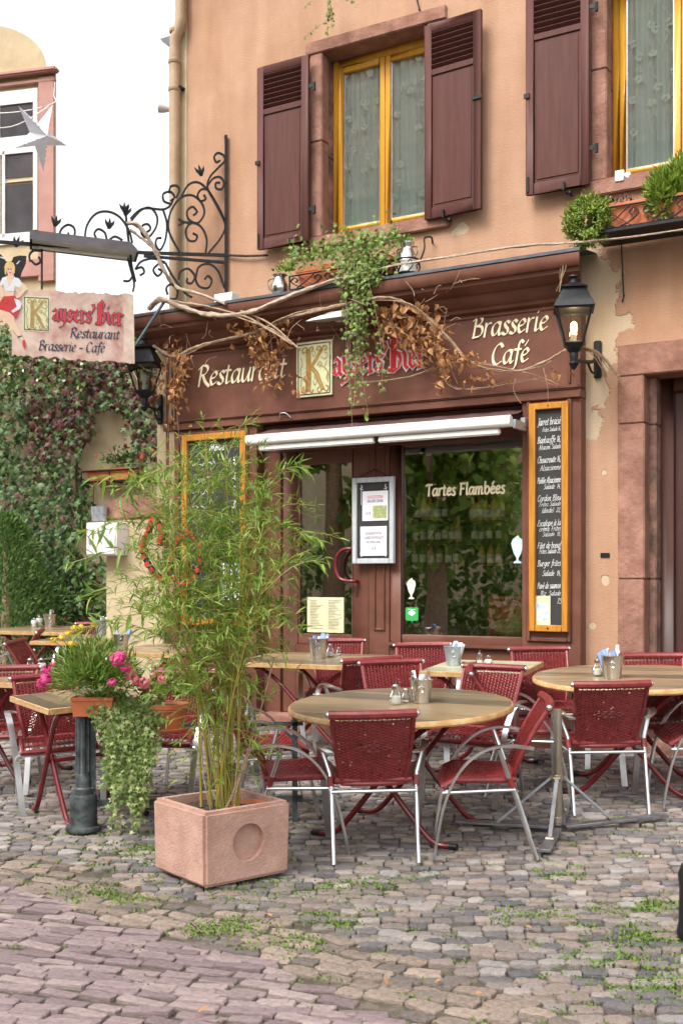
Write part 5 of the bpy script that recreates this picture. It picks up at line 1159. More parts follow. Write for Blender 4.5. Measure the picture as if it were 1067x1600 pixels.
bucket(Q1, 708, 1040, .14, M_zinc, 'ribbed zinc bucket with napkins on the pale square table', 2, 4, 0, 'zinc bucket on the pale square table')
bucket(L1, 497, 1029, .16, M_steel, 'steel bucket with blue napkins on the long table before the door', 4, 2, 0, 'bucket on the long table')
bucket(A3, 79, 981, .15, M_steel, 'steel bucket of cutlery on the far left table before the hedge', 0, 2, 3, 'bucket on the far left table')
bucket(A4, 160, 992, .15, M_zinc, 'zinc bucket with napkins half hidden beside the cream pillar', 1, 3, 0, 'bucket beside the cream pillar')
bucket(A5, 190, 1016, .14, M_steel, 'steel bucket behind the bamboo leaves at the pillar foot', 3, 1, 0, 'bucket behind the bamboo leaves')
def jar(T, px, py, h, lb, spout, fill=.6):
    p = on(T, px, py); t = root('sugar_jar' if spout else 'salt_shaker', lb, 'jar', p); r = h*.30; b = MB()
    b.lathe([(r*.85, 0), (r, h*.06), (r*.98, h*.4), (r*.7, h*.58), (r*.55, h*.70), (r*.6, h*.76)], p, 14, cap=False); build('glass', b, M_clear, t)
    b = MB(); b.lathe([(0, .004), (r*.82, .004), (r*.95, h*.08), (r*.93, h*.4*fill/.6), (0, h*.42*fill/.6)], p, 12, cap=False); build('filling', b, M_salt, t)
    b = MB(); b.lathe([(r*.66, h*.74), (r*.68, h*.86), (r*.4, h*.94), (0, h*.95)], p, 12, cap=False)
    if spout: b.tube([p+UZ*h*.92, p+UZ*h*1.12], r*.16, 7)
    build('cap', b, M_steel, t)
jar(R1, 618, 1101, .125, 'glass sugar dispenser with steel cap on the middle round table', True); jar(R1, 634, 1098, .09, 'small glass oil jar beside the bucket on the middle round table', False, .2)
jar(R2, 933, 1056, .12, 'glass sugar dispenser left of the bucket on the right round table', True)
jar(Q1, 749, 1040, .10, 'glass sugar jar left of the salt shaker on the pale square table', True); jar(Q1, 763, 1042, .09, 'white salt shaker at the right on the pale square table', False, .9)
jar(L1, 516, 1026, .11, 'salt shaker right beside the bucket on the long table', False, .5); jar(L1, 529, 1024, .07, 'low glass holder at the right of the long table setting', False, .3)
jar(A2, 48, 1052, .12, 'glass sugar jar on the table at the left edge', True, .8); jar(A2, 66, 1050, .11, 'white topped sugar jar right of the other on the left edge table', True, .9)
jar(A3, 54, 981, .12, 'white salt shaker, left one on the far table before the hedge', False, 1.1); jar(A3, 62, 980, .14, 'white sugar shaker beside the bucket on the far table before the hedge', True, 1.1)
p = on(Q1, 732, 1040); b = MB(); b.lathe([(.035, 0), (.048, .004), (.05, .026), (.044, .026), (.04, .012), (0, .011)], p, 18, cap=False); solo('ashtray', b, M_clear, 'low round glass ashtray on the pale square table', 'ashtray')
# ------------------------------------------------------------------ parasol pole with its folding cross foot
pp = G(871, 1302); ps = root('parasol_stand', 'steel parasol pole with folding struts and flat cross foot on the cobbles', 'parasol stand', pp)
top = W(871, 900, 0); zt2 = (CAM + ray(871, 1108)*((pp-CAM).dot(FV))).z
M_tin = mat('worn_steel_tube', (.30, .24, .15), (.46, .42, .36), scale=12, rough=.38, metal=.8, stretch=(1, 1, .3))
b = MB(); b.tube([pp+UZ*.05, V((pp.x, pp.y, zt2))], .024, 12); build('pole', b, M_tin, ps)
b = MB(); cz = pp.z+.30
for z in (cz, pp.z+.06): b.lathe([(.027, 0), (.031, .004), (.031, .032), (.027, .036)], (pp.x, pp.y, z), 14)
build('collar', b, M_tin, ps)
b = MB(); z = zt2-.03; b.tube([(pp.x, pp.y, z), V((pp.x, pp.y, z))+RV*.085], .007, 7); b.blob(V((pp.x, pp.y, z))+RV*.03, .014, 7, 5); build('clamp_screw', b, M_tin, ps)
for (qx, qy, L_) in ((1040, 1283, 1), (850, 1340, 1), (712, 1292, 1), (884, 1262, 1)):
    q = G(qx, qy); d = (q-pp); L2 = d.length; d.normalize(); n = UZ.cross(d)
    b = MB(); b.bar([pp+d*.04+UZ*.035, q+UZ*.035], n*.032, .009); ft = build('foot_bar', b, mat('worn_foot_steel', (.16, .16, .17), (.30, .30, .31), scale=12, rough=.45, metal=.7) if qx == 1040 else bpy.data.materials['worn_foot_steel'], ps, bevel=.003)
    e = pp+d*min(L2*.62, .34)+UZ*.05; b = MB(); b.bar([V((pp.x, pp.y, cz+.02))+d*.035, e], n*.011, .0065); st = build('strut', b, bpy.data.materials['worn_foot_steel'] if qx == 850 else M_zinc, ft)
    b = MB(); b.tube([e-n*.022, e+n*.022], .012, 8); b.tube([V((pp.x, pp.y, cz+.02))+d*.035-n*.02, V((pp.x, pp.y, cz+.02))+d*.035+n*.02], .011, 8); build('bolt', b, M_tin, ft)
# ------------------------------------------------------------------ concrete planter
pc = G(320, 1396); pr = G(451, 1369); pl_ = G(242, 1371)
ux = (pr-pc); ux.z = 0; LX = ux.length; ux.normalize(); uy = UZ.cross(ux); LY = max(LX*.92, (pl_-pc).dot(uy)); HP = 1.06*(1396-1284)/F*((pc-CAM).dot(FV)); pc = pc-ux*LX*.02-uy*LY*.03; LX *= 1.03; LY *= 1.09
PM = Matrix(((ux.x, uy.x, 0, pc.x), (ux.y, uy.y, 0, pc.y), (0, 0, 1, pc.z+.022), (0, 0, 0, 1)))
A_ = MB(); A_.box(0, LX, 0, LY, 0, HP)
A_.v = [V((LX/2+(v.x-LX/2)*(1 if v.z > .1 else .975), LY/2+(v.y-LY/2)*(1 if v.z > .1 else .975), v.z)) for v in A_.v]
c1 = MB(); c1.box(.045, LX-.045, .045, LY-.045, .12, HP+.1); c2 = MB(); c2.lathe([(.092, -.1), (.092, .026)], (LX*.50, .005, HP*.52), 40, (0, 1, 0)); 
c3 = MB(); c3.lathe([(.092, -.1), (.092, .026)], (-.0, LY*.5, HP*.52), 40, (1, 0, 0))
B_ = bool_cut(A_, [c1, c2], bevel=.016); B_.xform(PM)
plt = root('concrete_planter', 'square pink concrete planter with a round recess, holding the bamboo', 'planter', pc+ux*LX/2+uy*LY/2)
build('body', B_, M_conc, plt, ang=30)
S_ = MB(); n = 14; vs = [PM @ V((.04+(LX-.08)*i/n, .04+(LY-.08)*j/n, HP-.045+rng.uniform(-.012, .012))) for j in range(n+1) for i in range(n+1)]
S_.add(vs, [(j*(n+1)+i, j*(n+1)+i+1, (j+1)*(n+1)+i+1, (j+1)*(n+1)+i) for j in range(n) for i in range(n)]); build('soil', S_, M_soil, plt, recalc=False)
PCEN = PM @ V((LX*.52, LY*.5, HP-.04))
b = MB(); b.lathe([(.09, -.02), (.105, .015), (.098, .016), (.085, -.02)], PCEN+ux*.1-uy*.06, 24, cap=False); solo('terracotta_ring', b, M_terra, 'rim of a small terracotta pot sunk in the planter soil', 'flower pot')
# ------------------------------------------------------------------ iron railing: post, square bars, shelf that carries the pots
ip = G(131, 1300); ir = root('iron_railing', 'weathered dark iron railing post with bars carrying flower pots', 'railing', ip)
M_weath = mat('weathered_iron', (.020, .024, .028), (.13, .16, .16), scale=9, rough=.5, bump=.3, bscale=60, metal=.2, lo=.4, hi=.75)
zp = (CAM+ray(131, 1112)*((ip-CAM).dot(FV))).z; sc_ = ((ip-CAM).dot(FV))/F
b = MB(); b.lathe([(27*sc_, 0), (28*sc_, .012), (27*sc_, .025), (22*sc_, .03), (21*sc_, .05), (21*sc_, .20), (19*sc_, .215)], ip+UZ*.012, 24); build('post_base', b, M_weath, ir)
b = MB(); hh = zp-ip.z; b.lathe([(15*sc_, .225), (15*sc_, .26), (12.5*sc_, .27), (12*sc_, .33), (10*sc_, .34), (10*sc_, hh)], ip, 20)
for k in range(8): a = 2*PI*k/8; c_ = V((math.cos(a), math.sin(a), 0))*10*sc_; b.tube([ip+c_+UZ*.36, ip+c_+UZ*(hh-.02)], 2.6*sc_, 6)
build('post', b, M_weath, ir)
e0 = ip+RV*.03-FV*.01
rl_end = G(262, 1318); dr_ = (V((rl_end.x, rl_end.y, 0))-V((ip.x, ip.y, 0))); dr_ = (RV*.97+FV*.12).normalized()
b = MB(); n = UZ.cross(dr_); q = ip+dr_*.055; b.bar([q+UZ*.16, q+UZ*(hh+.0)], dr_*.016, .012); build('upright', b, M_weath, ir)
b = MB(); b.bar([q-dr_*.0+UZ*.17, q+dr_*1.25+UZ*.17], UZ*.018, .012); build('lower_bar', b, M_weath, ir)
b = MB(); b.bar([q+UZ*(hh-.09)-n*.0, q+dr_*1.25+UZ*(hh-.09)], UZ*.012, .012); build('upper_bar', b, M_weath, ir)
b = MB(); q2 = q+dr_*1.2; b.bar([q2+UZ*.0, q2+UZ*(hh+.02)], dr_*.016, .012); build('upright', b, M_weath, ir)
b = MB(); b.blob(q+UZ*.26-n*.016, .012, 7, 5); build('bolt', b, M_weath, ir)
RA, RD, RN, RH = ip, dr_, n, hh
# dark bollard cut off by the right edge
q = G(1087, 1468); b = MB(); b.lathe([(.075, 0), (.08, .02), (.072, .06), (.068, .2), (.074, .26), (.06, .30), (.03, .325), (0, .33)], q+UZ*.01, 20, cap=False); solo('low_bollard', b, M_iron, 'low dark iron bollard cut off by the right edge on the cobbles', 'bollard')
# ------------------------------------------------------------------ wrought iron bracket, standing out diagonally from the house corner
B0 = W(354, 398, .02); BD = V((-.702, -.712, 0)).normalized(); BN = V((BD.y, -BD.x, 0))
if BN.dot(CAM-B0) < 0: BN = -BN
def BP(px, py, off=0): return hit(px, py, B0+BN*off, BN)
br = root('sign_bracket', 'black wrought iron sign bracket full of scrolls on the house corner', 'bracket', BP(353, 458))
b = MB(); b.bar([BP(353, 214), BP(353, 460)], BN*.022, .009); 
for yy in (232, 285, 310, 340, 390, 440): b.blob(BP(353, yy, .022), .009, 6, 4)
vb = build('wall_bar', b, M_iron, br); b = MB(); b.obox(BP(353, 214), BN*.024, BD*.012, (0, 0, .012)); build('bar_tip', b, M_iron, vb)
for nm, pts, w_ in (('main_bar', [(355, 399), (225, 395), (120, 386), (0, 378), (-80, 372)], .014), ('lower_bar', [(350, 410), (262, 403), (225, 400)], .012)):
    b = MB(); b.bar([BP(*p) for p in pts], BN*.013, w_); build(nm, b, M_iron, br)
b = MB(); b.tube([W(355, 399, .03), W(385, 400, .04), W(418, 399, .03)], .011, 7); build('wall_tie', b, M_iron, br)
Z1 = lambda L: [(x/2.6675, y/2.6675) for x, y in L]; Z4 = lambda L: [(x/2.6675, y/2.6675+330) for x, y in L]
SCR = [Z1(L) for L in (
 [(870, 1055), (925, 985), (938, 930), (900, 850), (866, 785), (876, 738), (915, 695), (938, 670), (932, 648), (908, 638), (893, 655), (902, 676), (918, 670)],
 [(868, 772), (888, 745), (915, 738), (934, 760), (925, 788), (902, 785), (900, 764), (918, 762)],
 [(750, 1052), (705, 965), (710, 890), (750, 828), (800, 814), (840, 845), (852, 890), (825, 930), (788, 915), (780, 882), (803, 862), (822, 884), (806, 898)],
 [(858, 1052), (862, 995), (838, 945), (800, 930), (775, 960), (785, 1000), (814, 1004), (822, 984), (804, 972)],
 [(758, 818), (785, 772), (825, 760), (866, 792), (910, 862), (938, 925)],
 [(868, 790), (840, 790), (824, 815), (836, 838), (858, 830), (850, 812)],
 [(712, 850), (684, 838), (682, 808), (712, 800), (728, 822), (712, 838)], [(735, 825), (748, 795), (738, 775), (712, 778), (706, 805)],
 [(545, 912), (575, 882), (610, 868), (680, 873), (712, 855), (722, 830)],
 [(354, 1000), (364, 940), (400, 892), (450, 882), (500, 905), (538, 960), (552, 1012)],
 [(402, 992), (395, 972), (412, 955), (438, 970), (450, 1002), (480, 986), (512, 1002)],
 [(545, 925), (590, 875), (630, 868), (656, 905), (650, 950), (618, 990), (592, 975), (594, 942), (618, 935), (628, 955), (612, 968)],
 [(680, 873), (696, 930), (690, 1000), (668, 1042), (650, 1020), (655, 995), (674, 992)],
 [(246, 988), (258, 955), (285, 937), (310, 950), (312, 980), (292, 986), (285, 970)],
 [(128, 988), (138, 966), (158, 964), (172, 986)], [(745, 912), (765, 925), (800, 930)], [(745, 940), (768, 928)])]
SCR += [Z4(L) for L in (
 [(745, 285), (752, 255), (785, 240), (812, 270), (800, 300), (780, 296), (782, 280)], [(815, 290), (828, 235), (870, 220), (910, 250), (936, 320)],
 [(815, 285), (832, 314), (868, 320), (883, 290), (868, 270), (854, 284)], [(690, 215), (720, 270), (770, 338), (802, 360)],
 [(565, 242), (590, 210), (640, 198), (690, 214)], [(565, 242), (592, 234), (602, 255), (584, 268)], [(690, 214), (662, 220), (640, 245), (658, 270), (676, 252), (660, 240)],
 [(700, 348), (694, 320), (715, 305), (740, 330), (735, 364), (710, 366)], [(532, 190), (545, 240), (560, 300), (555, 335)], [(558, 262), (540, 290), (515, 290)], [(128, 210), (124, 185), (140, 165), (172, 165)], [(132, 205), (150, 222), (170, 210), (162, 190)])]
for L in SCR: b = MB(); b.bar(crom([BP(*p) for p in L], 5), BN*.011, .0088); build('scroll', b, M_iron, br)
for (x, y, a) in ((230, 945, 80), (455, 955, 85), (523, 900, 80), (840, 735, 105), (522, 890, 95), (540, 1470, 270), (66, 1030, 70)):
    p = BP(x/2.6675, y/2.6675); u = BD*(-math.cos(math.radians(a)))+UZ*math.sin(math.radians(a)); s_ = BD*(-math.sin(math.radians(a)))-UZ*math.cos(math.radians(a)); b = MB()
    for k in (-1, 0, 1): b.prism([p-s_*.012, p+s_*.012, p+u*.05+s_*(.025*k+.018), p+u*(.11-.02*abs(k))+s_*(.045*k), p+u*.05+s_*(.025*k-.014)], BN*.012)
    build('iron_leaf', b, M_iron, br, smooth=False)
b = MB(); b.tube(crom([BP(523, 920/2.6675-0) if False else BP(197, 335), BP(200, 365), BP(204, 395), BP(206, 415), BP(212, 440)], 4), .012, 7); build('spine', b, M_iron, br)
b = MB(); b.tube([BP(258, 470), BP(213, 538)], .014, 8); build('stay', b, mat('blue_grey_stay', (.04, .06, .08), (.07, .09, .11), scale=9, rough=.5), br)
for x in (66, -12): b = MB(); b.tube([BP(x, 388), BP(x, 463)], .010, 7); build('hanging_rod', b, M_iron, br)
# lamp shade above the sign
sh = root('sign_lamp', 'long dark metal lamp hood above the hanging parchment sign', 'lamp', BP(130, 392))
M_hood = mat('dark_hood', (.035, .028, .032), (.07, .055, .06), scale=8, rough=.35, spec=.6)
b = MB(); a_, c_ = BP(47, 372), BP(228, 394); u = (c_-a_); hw = .17
P0 = [a_+BN*hw-UZ*.055, a_+BN*(hw-.03)+UZ*.035, a_-BN*(hw-.03)+UZ*.035, a_-BN*hw-UZ*.055]
b.add(P0+[p+u*(.93 if i in (0, 3) else .86) for i, p in enumerate(P0)], [(0, 1, 5, 4), (1, 2, 6, 5), (2, 3, 7, 6), (0, 1, 2, 3), (4, 5, 6, 7)]); build('hood', b, M_hood, sh, recalc=False)
M_under = mat('pale_reflector', (.55, .62, .60), (.66, .72, .70), scale=9, rough=.3)
b = MB(); d = UZ*-.047; b.quad(a_+BN*(hw-.01)+d+u*.02, a_-BN*(hw-.01)+d+u*.02, a_-BN*(hw-.01)+d+u*.91, a_+BN*(hw-.01)+d+u*.91); build('reflector', b, M_under, sh, recalc=False)
b = MB(); b.tube([a_+u*.08-UZ*.075, a_+u*.84-UZ*.075], .014, 10); build('tube_lamp', b, M_wht, sh)
# ------------------------------------------------------------------ the hanging parchment sign
sg = root('hanging_sign', 'parchment shaped hanging sign with red blackletter name and a winged waitress', 'sign', BP(115, 565)); sgx = -BD
rr = random.Random(2); top_ = []; bot = []
for k in range(41):
    t = k/40; x = 19+190*t; top_.append((x, 452+8*t+rr.uniform(-2.4, 2.4))); bot.append((x, 555+12*t+rr.uniform(-2.4, 2.4)))
poly = [BP(*p, .012) for p in top_]+[BP(*p, .012) for p in reversed(bot)]
b = MB(); b.prism(poly, -BN*.024); build('board', b, M_parch, sg, smooth=False)
b = MB(); b.prism([BP(x, y, .0145) for x, y in ((191, 459), (196, 458), (202, 459), (209, 461), (211, 568), (205, 568), (198, 567), (193, 564), (194, 520))], -BN*.002); build('rolled_edge', b, mat('rolled_parchment', (.52, .33, .26), (.72, .60, .48), scale=6, rough=.5), sg)
sx_ = (BP(160, 530)-BP(60, 524)).normalized(); so2 = .0145
def wsign(text, p0, p1, cap, m, nib, d0=0, **k):
    a, c = BP(*p0, so2), BP(*p1, so2); b = MB(); xd = (c-a); wd = xd.length; xd.normalize(); write(b, text, a, xd, UZ, BN, cap/1.55, width=wd, nib=nib, d0=d0, **k); build('lettering', b, m, sg, recalc=False)
pxm = (BP(60, 500)-CAM).dot(FV)/F
wsign("aysers'Bier", (82, 500), (193, 507), 26*pxm, M_ink, .42, d0=0, **kw); wsign("aysers'Bier", (82, 500), (193, 507), 26*pxm, M_redl, .25, d0=.004, **kw)
wsign('Restaurant', (110, 527), (187, 530), 15*pxm, M_ink, .30); wsign('Brasserie - Café', (61, 547), (164, 551), 15*pxm, M_ink, .30)
a_, c_ = BP(36, 517, .0125), BP(79, 519, .0125); kplate(a_, (c_-a_).normalized(), UZ, BN, (c_-a_).length, 55*pxm, sg, .002)
# the painted waitress, a cut-out figure in flat layers of paint
Zf = lambda L: [(x/4.639, y/4.639+380) for x, y in L]
def flat(nm, L, m, off): b = MB(); b.prism([BP(*p, off) for p in Zf(L)], -BN*.003); build(nm, b, m, fy, smooth=False)
fy = root('waitress_cutout', 'flat painted cut-out of a winged waitress in a red skirt at the sign', 'sign figure', BP(8, 540, .02))
M_skin = mat('painted_skin', (.68, .44, .31), (.74, .54, .40), scale=6, rough=.5); M_hair = mat('painted_blond', (.72, .52, .22), (.62, .40, .14), scale=20, rough=.5); M_blouse = mat('painted_blouse', (.62, .62, .70), (.72, .72, .76), scale=14, rough=.5); M_skirt = mat('painted_red', (.60, .03, .03), (.42, .015, .02), scale=9, rough=.5)
flat('wing', [(60, 260), (20, 250), (-20, 300), (-10, 200), (-60, 120), (-90, 70), (10, 80), (55, 140)], M_iron, .016); flat('wing', [(80, 150), (100, 100), (150, 88), (195, 92), (190, 150), (160, 215), (150, 260), (110, 250)], M_iron, .016)
flat('wing_pattern', [(0, 95), (35, 105), (40, 115), (5, 105)], M_blouse, .0175); flat('wing_pattern', [(120, 150), (140, 128), (150, 128), (128, 152)], M_blouse, .0175)
flat('leg', [(-70, 470), (0, 490), (60, 500), (20, 560), (-60, 580)], M_skin, .0185); flat('leg', [(20, 480), (100, 500), (110, 560), (150, 640), (180, 710), (165, 722), (120, 660), (60, 590)], M_skin, .021); flat('shoe', [(165, 700), (185, 705), (190, 745), (178, 765), (168, 740)], M_skirt, .0225); flat('shoe', [(130, 675), (160, 668), (162, 676), (132, 686)], M_ink, .0225)
flat('skirt', [(30, 385), (110, 380), (140, 410), (160, 440), (150, 480), (120, 545), (70, 500), (0, 480), (-50, 465), (0, 430)], M_skirt, .0225); flat('apron', [(105, 400), (140, 410), (160, 440), (150, 475), (95, 505), (85, 490), (125, 460)], M_blouse, .024)
flat('torso', [(50, 235), (100, 235), (110, 300), (100, 390), (45, 385), (45, 310)], M_skin, .0215); flat('blouse', [(20, 250), (50, 240), (70, 320), (105, 245), (140, 255), (170, 300), (145, 320), (110, 310), (105, 350), (40, 345), (30, 300), (-5, 310)], M_blouse, .023)
flat('arm', [(150, 300), (175, 290), (200, 330), (150, 390), (125, 400), (118, 388), (165, 335)], M_skin, .0235); flat('arm', [(-5, 305), (20, 310), (30, 380), (10, 390), (-15, 340)], M_skin, .0235)
flat('hair', [(35, 170), (45, 145), (70, 132), (98, 140), (112, 170), (110, 215), (98, 225), (95, 180), (50, 180), (48, 230), (38, 220)], M_hair, .0235); flat('face', [(52, 165), (75, 152), (98, 165), (100, 200), (88, 228), (72, 235), (58, 222), (50, 195)], M_skin, .0225)
flat('neck', [(62, 225), (92, 225), (95, 250), (60, 250)], M_skin, .022); flat('mouth', [(66, 208), (86, 208), (76, 217)], M_skirt, .0255)
for x in (63, 83): flat('eye', [(x-5, 185), (x+5, 183), (x+4, 189), (x-4, 190)], M_ink, .0255)
# ------------------------------------------------------------------ lanterns
def lantern(nm, c, s, wall, lb, dim, m_glow=None):
    """c: centre of the glass; s: size; wall: wall fixing point"""
    L = root('wall_lantern', lb, 'lantern', c-UZ*.35*s); n = 4
    def ringp(r, z, rot=PI/4+.35): return [c+V((r*math.cos(rot+2*PI*k/n), r*math.sin(rot+2*PI*k/n), z)) for k in range(n)]
    lo, hi = ringp(.105*s, -.19*s), ringp(.205*s, .10*s)
    b = MB(); t0, t1 = ringp(.245*s, .105*s), ringp(.225*s, .145*s); t2, t3 = ringp(.15*s, .25*s), ringp(.13*s, .275*s); t4 = ringp(.165*s, .285*s); t5 = ringp(.05*s, .335*s)
    rings = [t0, t1, t2, t3, t4, t5]; b.add([p for r in rings for p in r], [(i*4+k, i*4+(k+1) % 4, i*4+4+(k+1) % 4, i*4+4+k) for i in range(5) for k in range(4)]+[(3, 2, 1, 0), (20, 21, 22, 23)])
    b.lathe([(.05*s, .33*s), (.028*s, .36*s), (.028*s, .375*s), (.05*s, .385*s), (.045*s, .40*s), (0, .408*s)], c, 12, cap=False); build('roof', b, M_iron, L, bevel=.002)
    b = MB()
    for k in range(4):
        b.tube([lo[k], hi[k]], .011*s, 6); b.tube([lo[k], lo[(k+1) % 4]], .012*s, 6); b.tube([hi[k], hi[(k+1) % 4]], .012*s, 6)
    build('cage', b, M_iron, L)
    for k in range(4): b = MB(); j = (k+1) % 4; q = [lo[k], lo[j], hi[j], hi[k]]; cc = sum(q, V((0, 0, 0)))/4; b.add([cc+(p-cc)*.93 for p in q], [(0, 1, 2, 3)]); build('pane', b, M_clear, L, recalc=False)
    b = MB(); b.add([p for p in ringp(.12*s, -.19*s)+ringp(.06*s, -.25*s)], [(0, 1, 5, 4), (1, 2, 6, 5), (2, 3, 7, 6), (3, 0, 4, 7), (0, 1, 2, 3)]); b.lathe([(.06*s, -.245*s), (.035*s, -.27*s), (.04*s, -.285*s), (.03*s, -.34*s), (.045*s, -.36*s), (.02*s, -.40*s), (0, -.42*s)], c, 12, cap=False); build('base', b, M_iron, L)
    b = MB(); b.lathe([(.022*s, -.185*s), (.025*s, -.12*s), (.02*s, -.11*s)], c, 10); bl = build('socket', b, M_wht, L)
    b = MB(); b.lathe([(.016*s, -.11*s), (.026*s, -.085*s), (.032*s, -.05*s), (.026*s, -.012*s), (.004*s, .005*s)], c, 12); build('bulb', b, m_glow or M_wht, L)
    b = MB(); q0 = c-UZ*.33*s; d = wall-q0; b.tube(crom([q0, q0+d*.3-UZ*.03*s, q0+d*.75-UZ*.06*s, wall+V((0, -.03, -.02))], 5), .017*s, 8); b.tube(crom([q0+d*.55-UZ*.05*s, q0+d*.75-UZ*.16*s, wall+V((0, -.02, -.16*s))], 4), .011*s, 7); build('arm', b, M_iron, L)
    b = MB(); b.obox(wall+V((0, -.015, -.06*s)), (.035*s, 0, 0), (0, .016, 0), (0, 0, .17*s)); build('wall_plate', b, M_iron, L, bevel=.008)
    return L
lc = W(896, 503, .52); s_ = 150/.83/1750*((lc-CAM).dot(FV)); M_bulb = emis('lit_bulb', (1, .72, .32), 6)
lantern('l', lc, s_, W(934, 552, .0), 'big black lantern with a lit bulb on the orange wall, right of the shop front', False, M_bulb)
lt = bpy.data.lights.new('lantern_light', 'POINT'); lt.energy = 3; lt.color = (1, .72, .38); lt.shadow_soft_size = .03; lo_ = bpy.data.objects.new('lantern_light', lt); COL.objects.link(lo_); lo_.location = lc
lc2 = W(226, 585, .35); s2_ = 118/.83/1750*((lc2-CAM).dot(FV)); lantern('l', lc2, s2_, W(252, 632, .0), 'black lantern at the left end of the shop front, behind the hanging sign', True)
# paper star on its wire
pc_ = atD(62, 212, 8.6); star = root('paper_star', 'white paper star lantern hanging on a wire before the neighbouring window', 'star', pc_)
sR, sr = .265, .088; b = MB(); ax = (CAM-pc_).normalized(); ax = (ax+RV*.9).normalized(); u = ax.cross(UZ).normalized(); v = u.cross(ax)
rot = .30; rim = []
for k in range(10): a = rot+PI/2+2*PI*k/10; r_ = sR if k % 2 == 0 else sr; rim.append(pc_+u*r_*math.cos(a)+v*r_*math.sin(a))
b.add(rim+[pc_+ax*.10, pc_-ax*.10], [(k, (k+1) % 10, 10) for k in range(10)]+[((k+1) % 10, k, 11) for k in range(10)])
M_star = mat('white_star_paper', (.80, .81, .88), (.88, .88, .90), scale=30, rough=.6, transl=.3); build('star_body', b, M_star, star, smooth=False)
b = MB(); rr = random.Random(6)
for k in range(5):
    tip = rim[2*k]
    for t in (.3, .42, .55, .68): q = pc_+ax*.10*(1-t)+(tip-pc_)*t; b.lathe([(.001, 0), (.006, .0015), (.001, .003)], q+ax*.003, 6, ax)
build('punched_hole', b, M_zinc, star)
b = MB(); w0, w1 = atD(-60, 175, 8.8), NP(86, 128, .03); mid = rim[0]+UZ*.01
b.tube(crom([w0, w0*.45+mid*.55-UZ*.04, mid, mid*.5+w1*.5-UZ*.05, w1], 6), .004, 5); b.tube(crom([w0-UZ*.1, w0*.45+mid*.55-UZ*.15, mid], 6), .004, 5); solo('wire', b, M_wht, 'pale wire from which the white paper star hangs', 'wire')
# ------------------------------------------------------------------ bamboo in the planter
bm_ = root('bamboo', 'tall feathery green bamboo growing in the pink concrete planter', 'bamboo', PCEN)
rr = random.Random(21); LV = [leaf_mesh('bamboo_leaf', 1, .17, .25, d) for d in (.12, .28, .45)]; items = []; SPX = F/((PCEN-CAM).dot(FV))
def BQ(px, py, dy=0): return atD(px, py, (PCEN-CAM).dot(FV)+dy)
canes = []
for k in range(22):
    bx, bd = rr.gauss(0, .04), rr.gauss(0, .045); p0 = PCEN+RV*bx+FV*bd+UZ*.0
    tx = rr.uniform(212, 430); ty = 690+max(0, abs(tx-338)-25)*1.1+rr.uniform(0, 190)
    tip = BQ(tx, ty, rr.gauss(0, .22)); md = p0*.5+tip*.5+UZ*.05+(p0-tip).cross(UZ)*rr.uniform(-.02, .02)+RV*(p0-tip).dot(RV)*.12
    canes.append((p0, md, tip, rr.uniform(.0035, .0065)))
for (x0, tx, ty, d) in ((-.02, 322, 690, 0), (.05, 352, 700, -.05), (.03, 372, 740, .05), (-.11, 282, 735, .05), (.07, 405, 800, -.05), (0, 455, 850, 0), (-.06, 250, 830, .05)):
    p0 = PCEN+RV*x0+UZ*.0; tip = BQ(tx, ty, d); canes.append((p0, p0*.45+tip*.55+UZ*.06-RV*(tip-p0).dot(RV)*.22, tip, .0075))
def leaves_at(p, d, n, sz):
    for _ in range(n):
        dd = (d*.7+rdir(rr)*.75+UZ*.10); items.append((rr.randrange(3), leafM(p+rdir(rr)*.006, dd, UZ+rdir(rr)*.5, sz*rr.uniform(.7, 1.25))))
for ci, (p0, md, tip, r_) in enumerate(canes):
    P = crom([p0, md, tip], 10); b = MB(); n = len(P); b.tube(P, [r_*(1-.75*i/(n-1)) for i in range(n)], 7); cn = build('cane', b, M_cane, bm_)
    b = MB()
    for i in range(2, n-3, 2): b.tube([P[i]-(P[i+1]-P[i]).normalized()*.003, P[i]+(P[i+1]-P[i]).normalized()*.003], r_*(1-.75*i/(n-1))*1.3, 7)
    if r_ > .004: build('cane_node', b, M_cane, cn)
    tw = MB()
    for i in range(int(n*.16), n):
        for _ in range((rr.choice((0, 0, 0, 1)) if i < n*.3 else 1) if i < n*.48 else rr.choice((1, 2, 3))):
            t = rdir(rr); t.z = abs(t.z)*.5-.05; t.normalize(); t = t+RV*(-.25 if rr.random() < .35 else .1); L_ = rr.uniform(.10, .34); q = P[i]; e = q+t*L_; m1 = (q+e)/2+UZ*L_*.14
            tp = crom([q, m1, e-UZ*L_*.02], 3); tw.tube(tp, .0013, 4, caps=False)
            for j in range(1, len(tp)): leaves_at(tp[j], (tp[j]-tp[j-1]).normalized(), rr.choice((1, 1, 2, 2)), .057)
            leaves_at(tp[-1], t.normalized(), 2, .064)
    o = build('twigs', tw, M_cane, cn, recalc=False); o['kind'] = 'stuff'
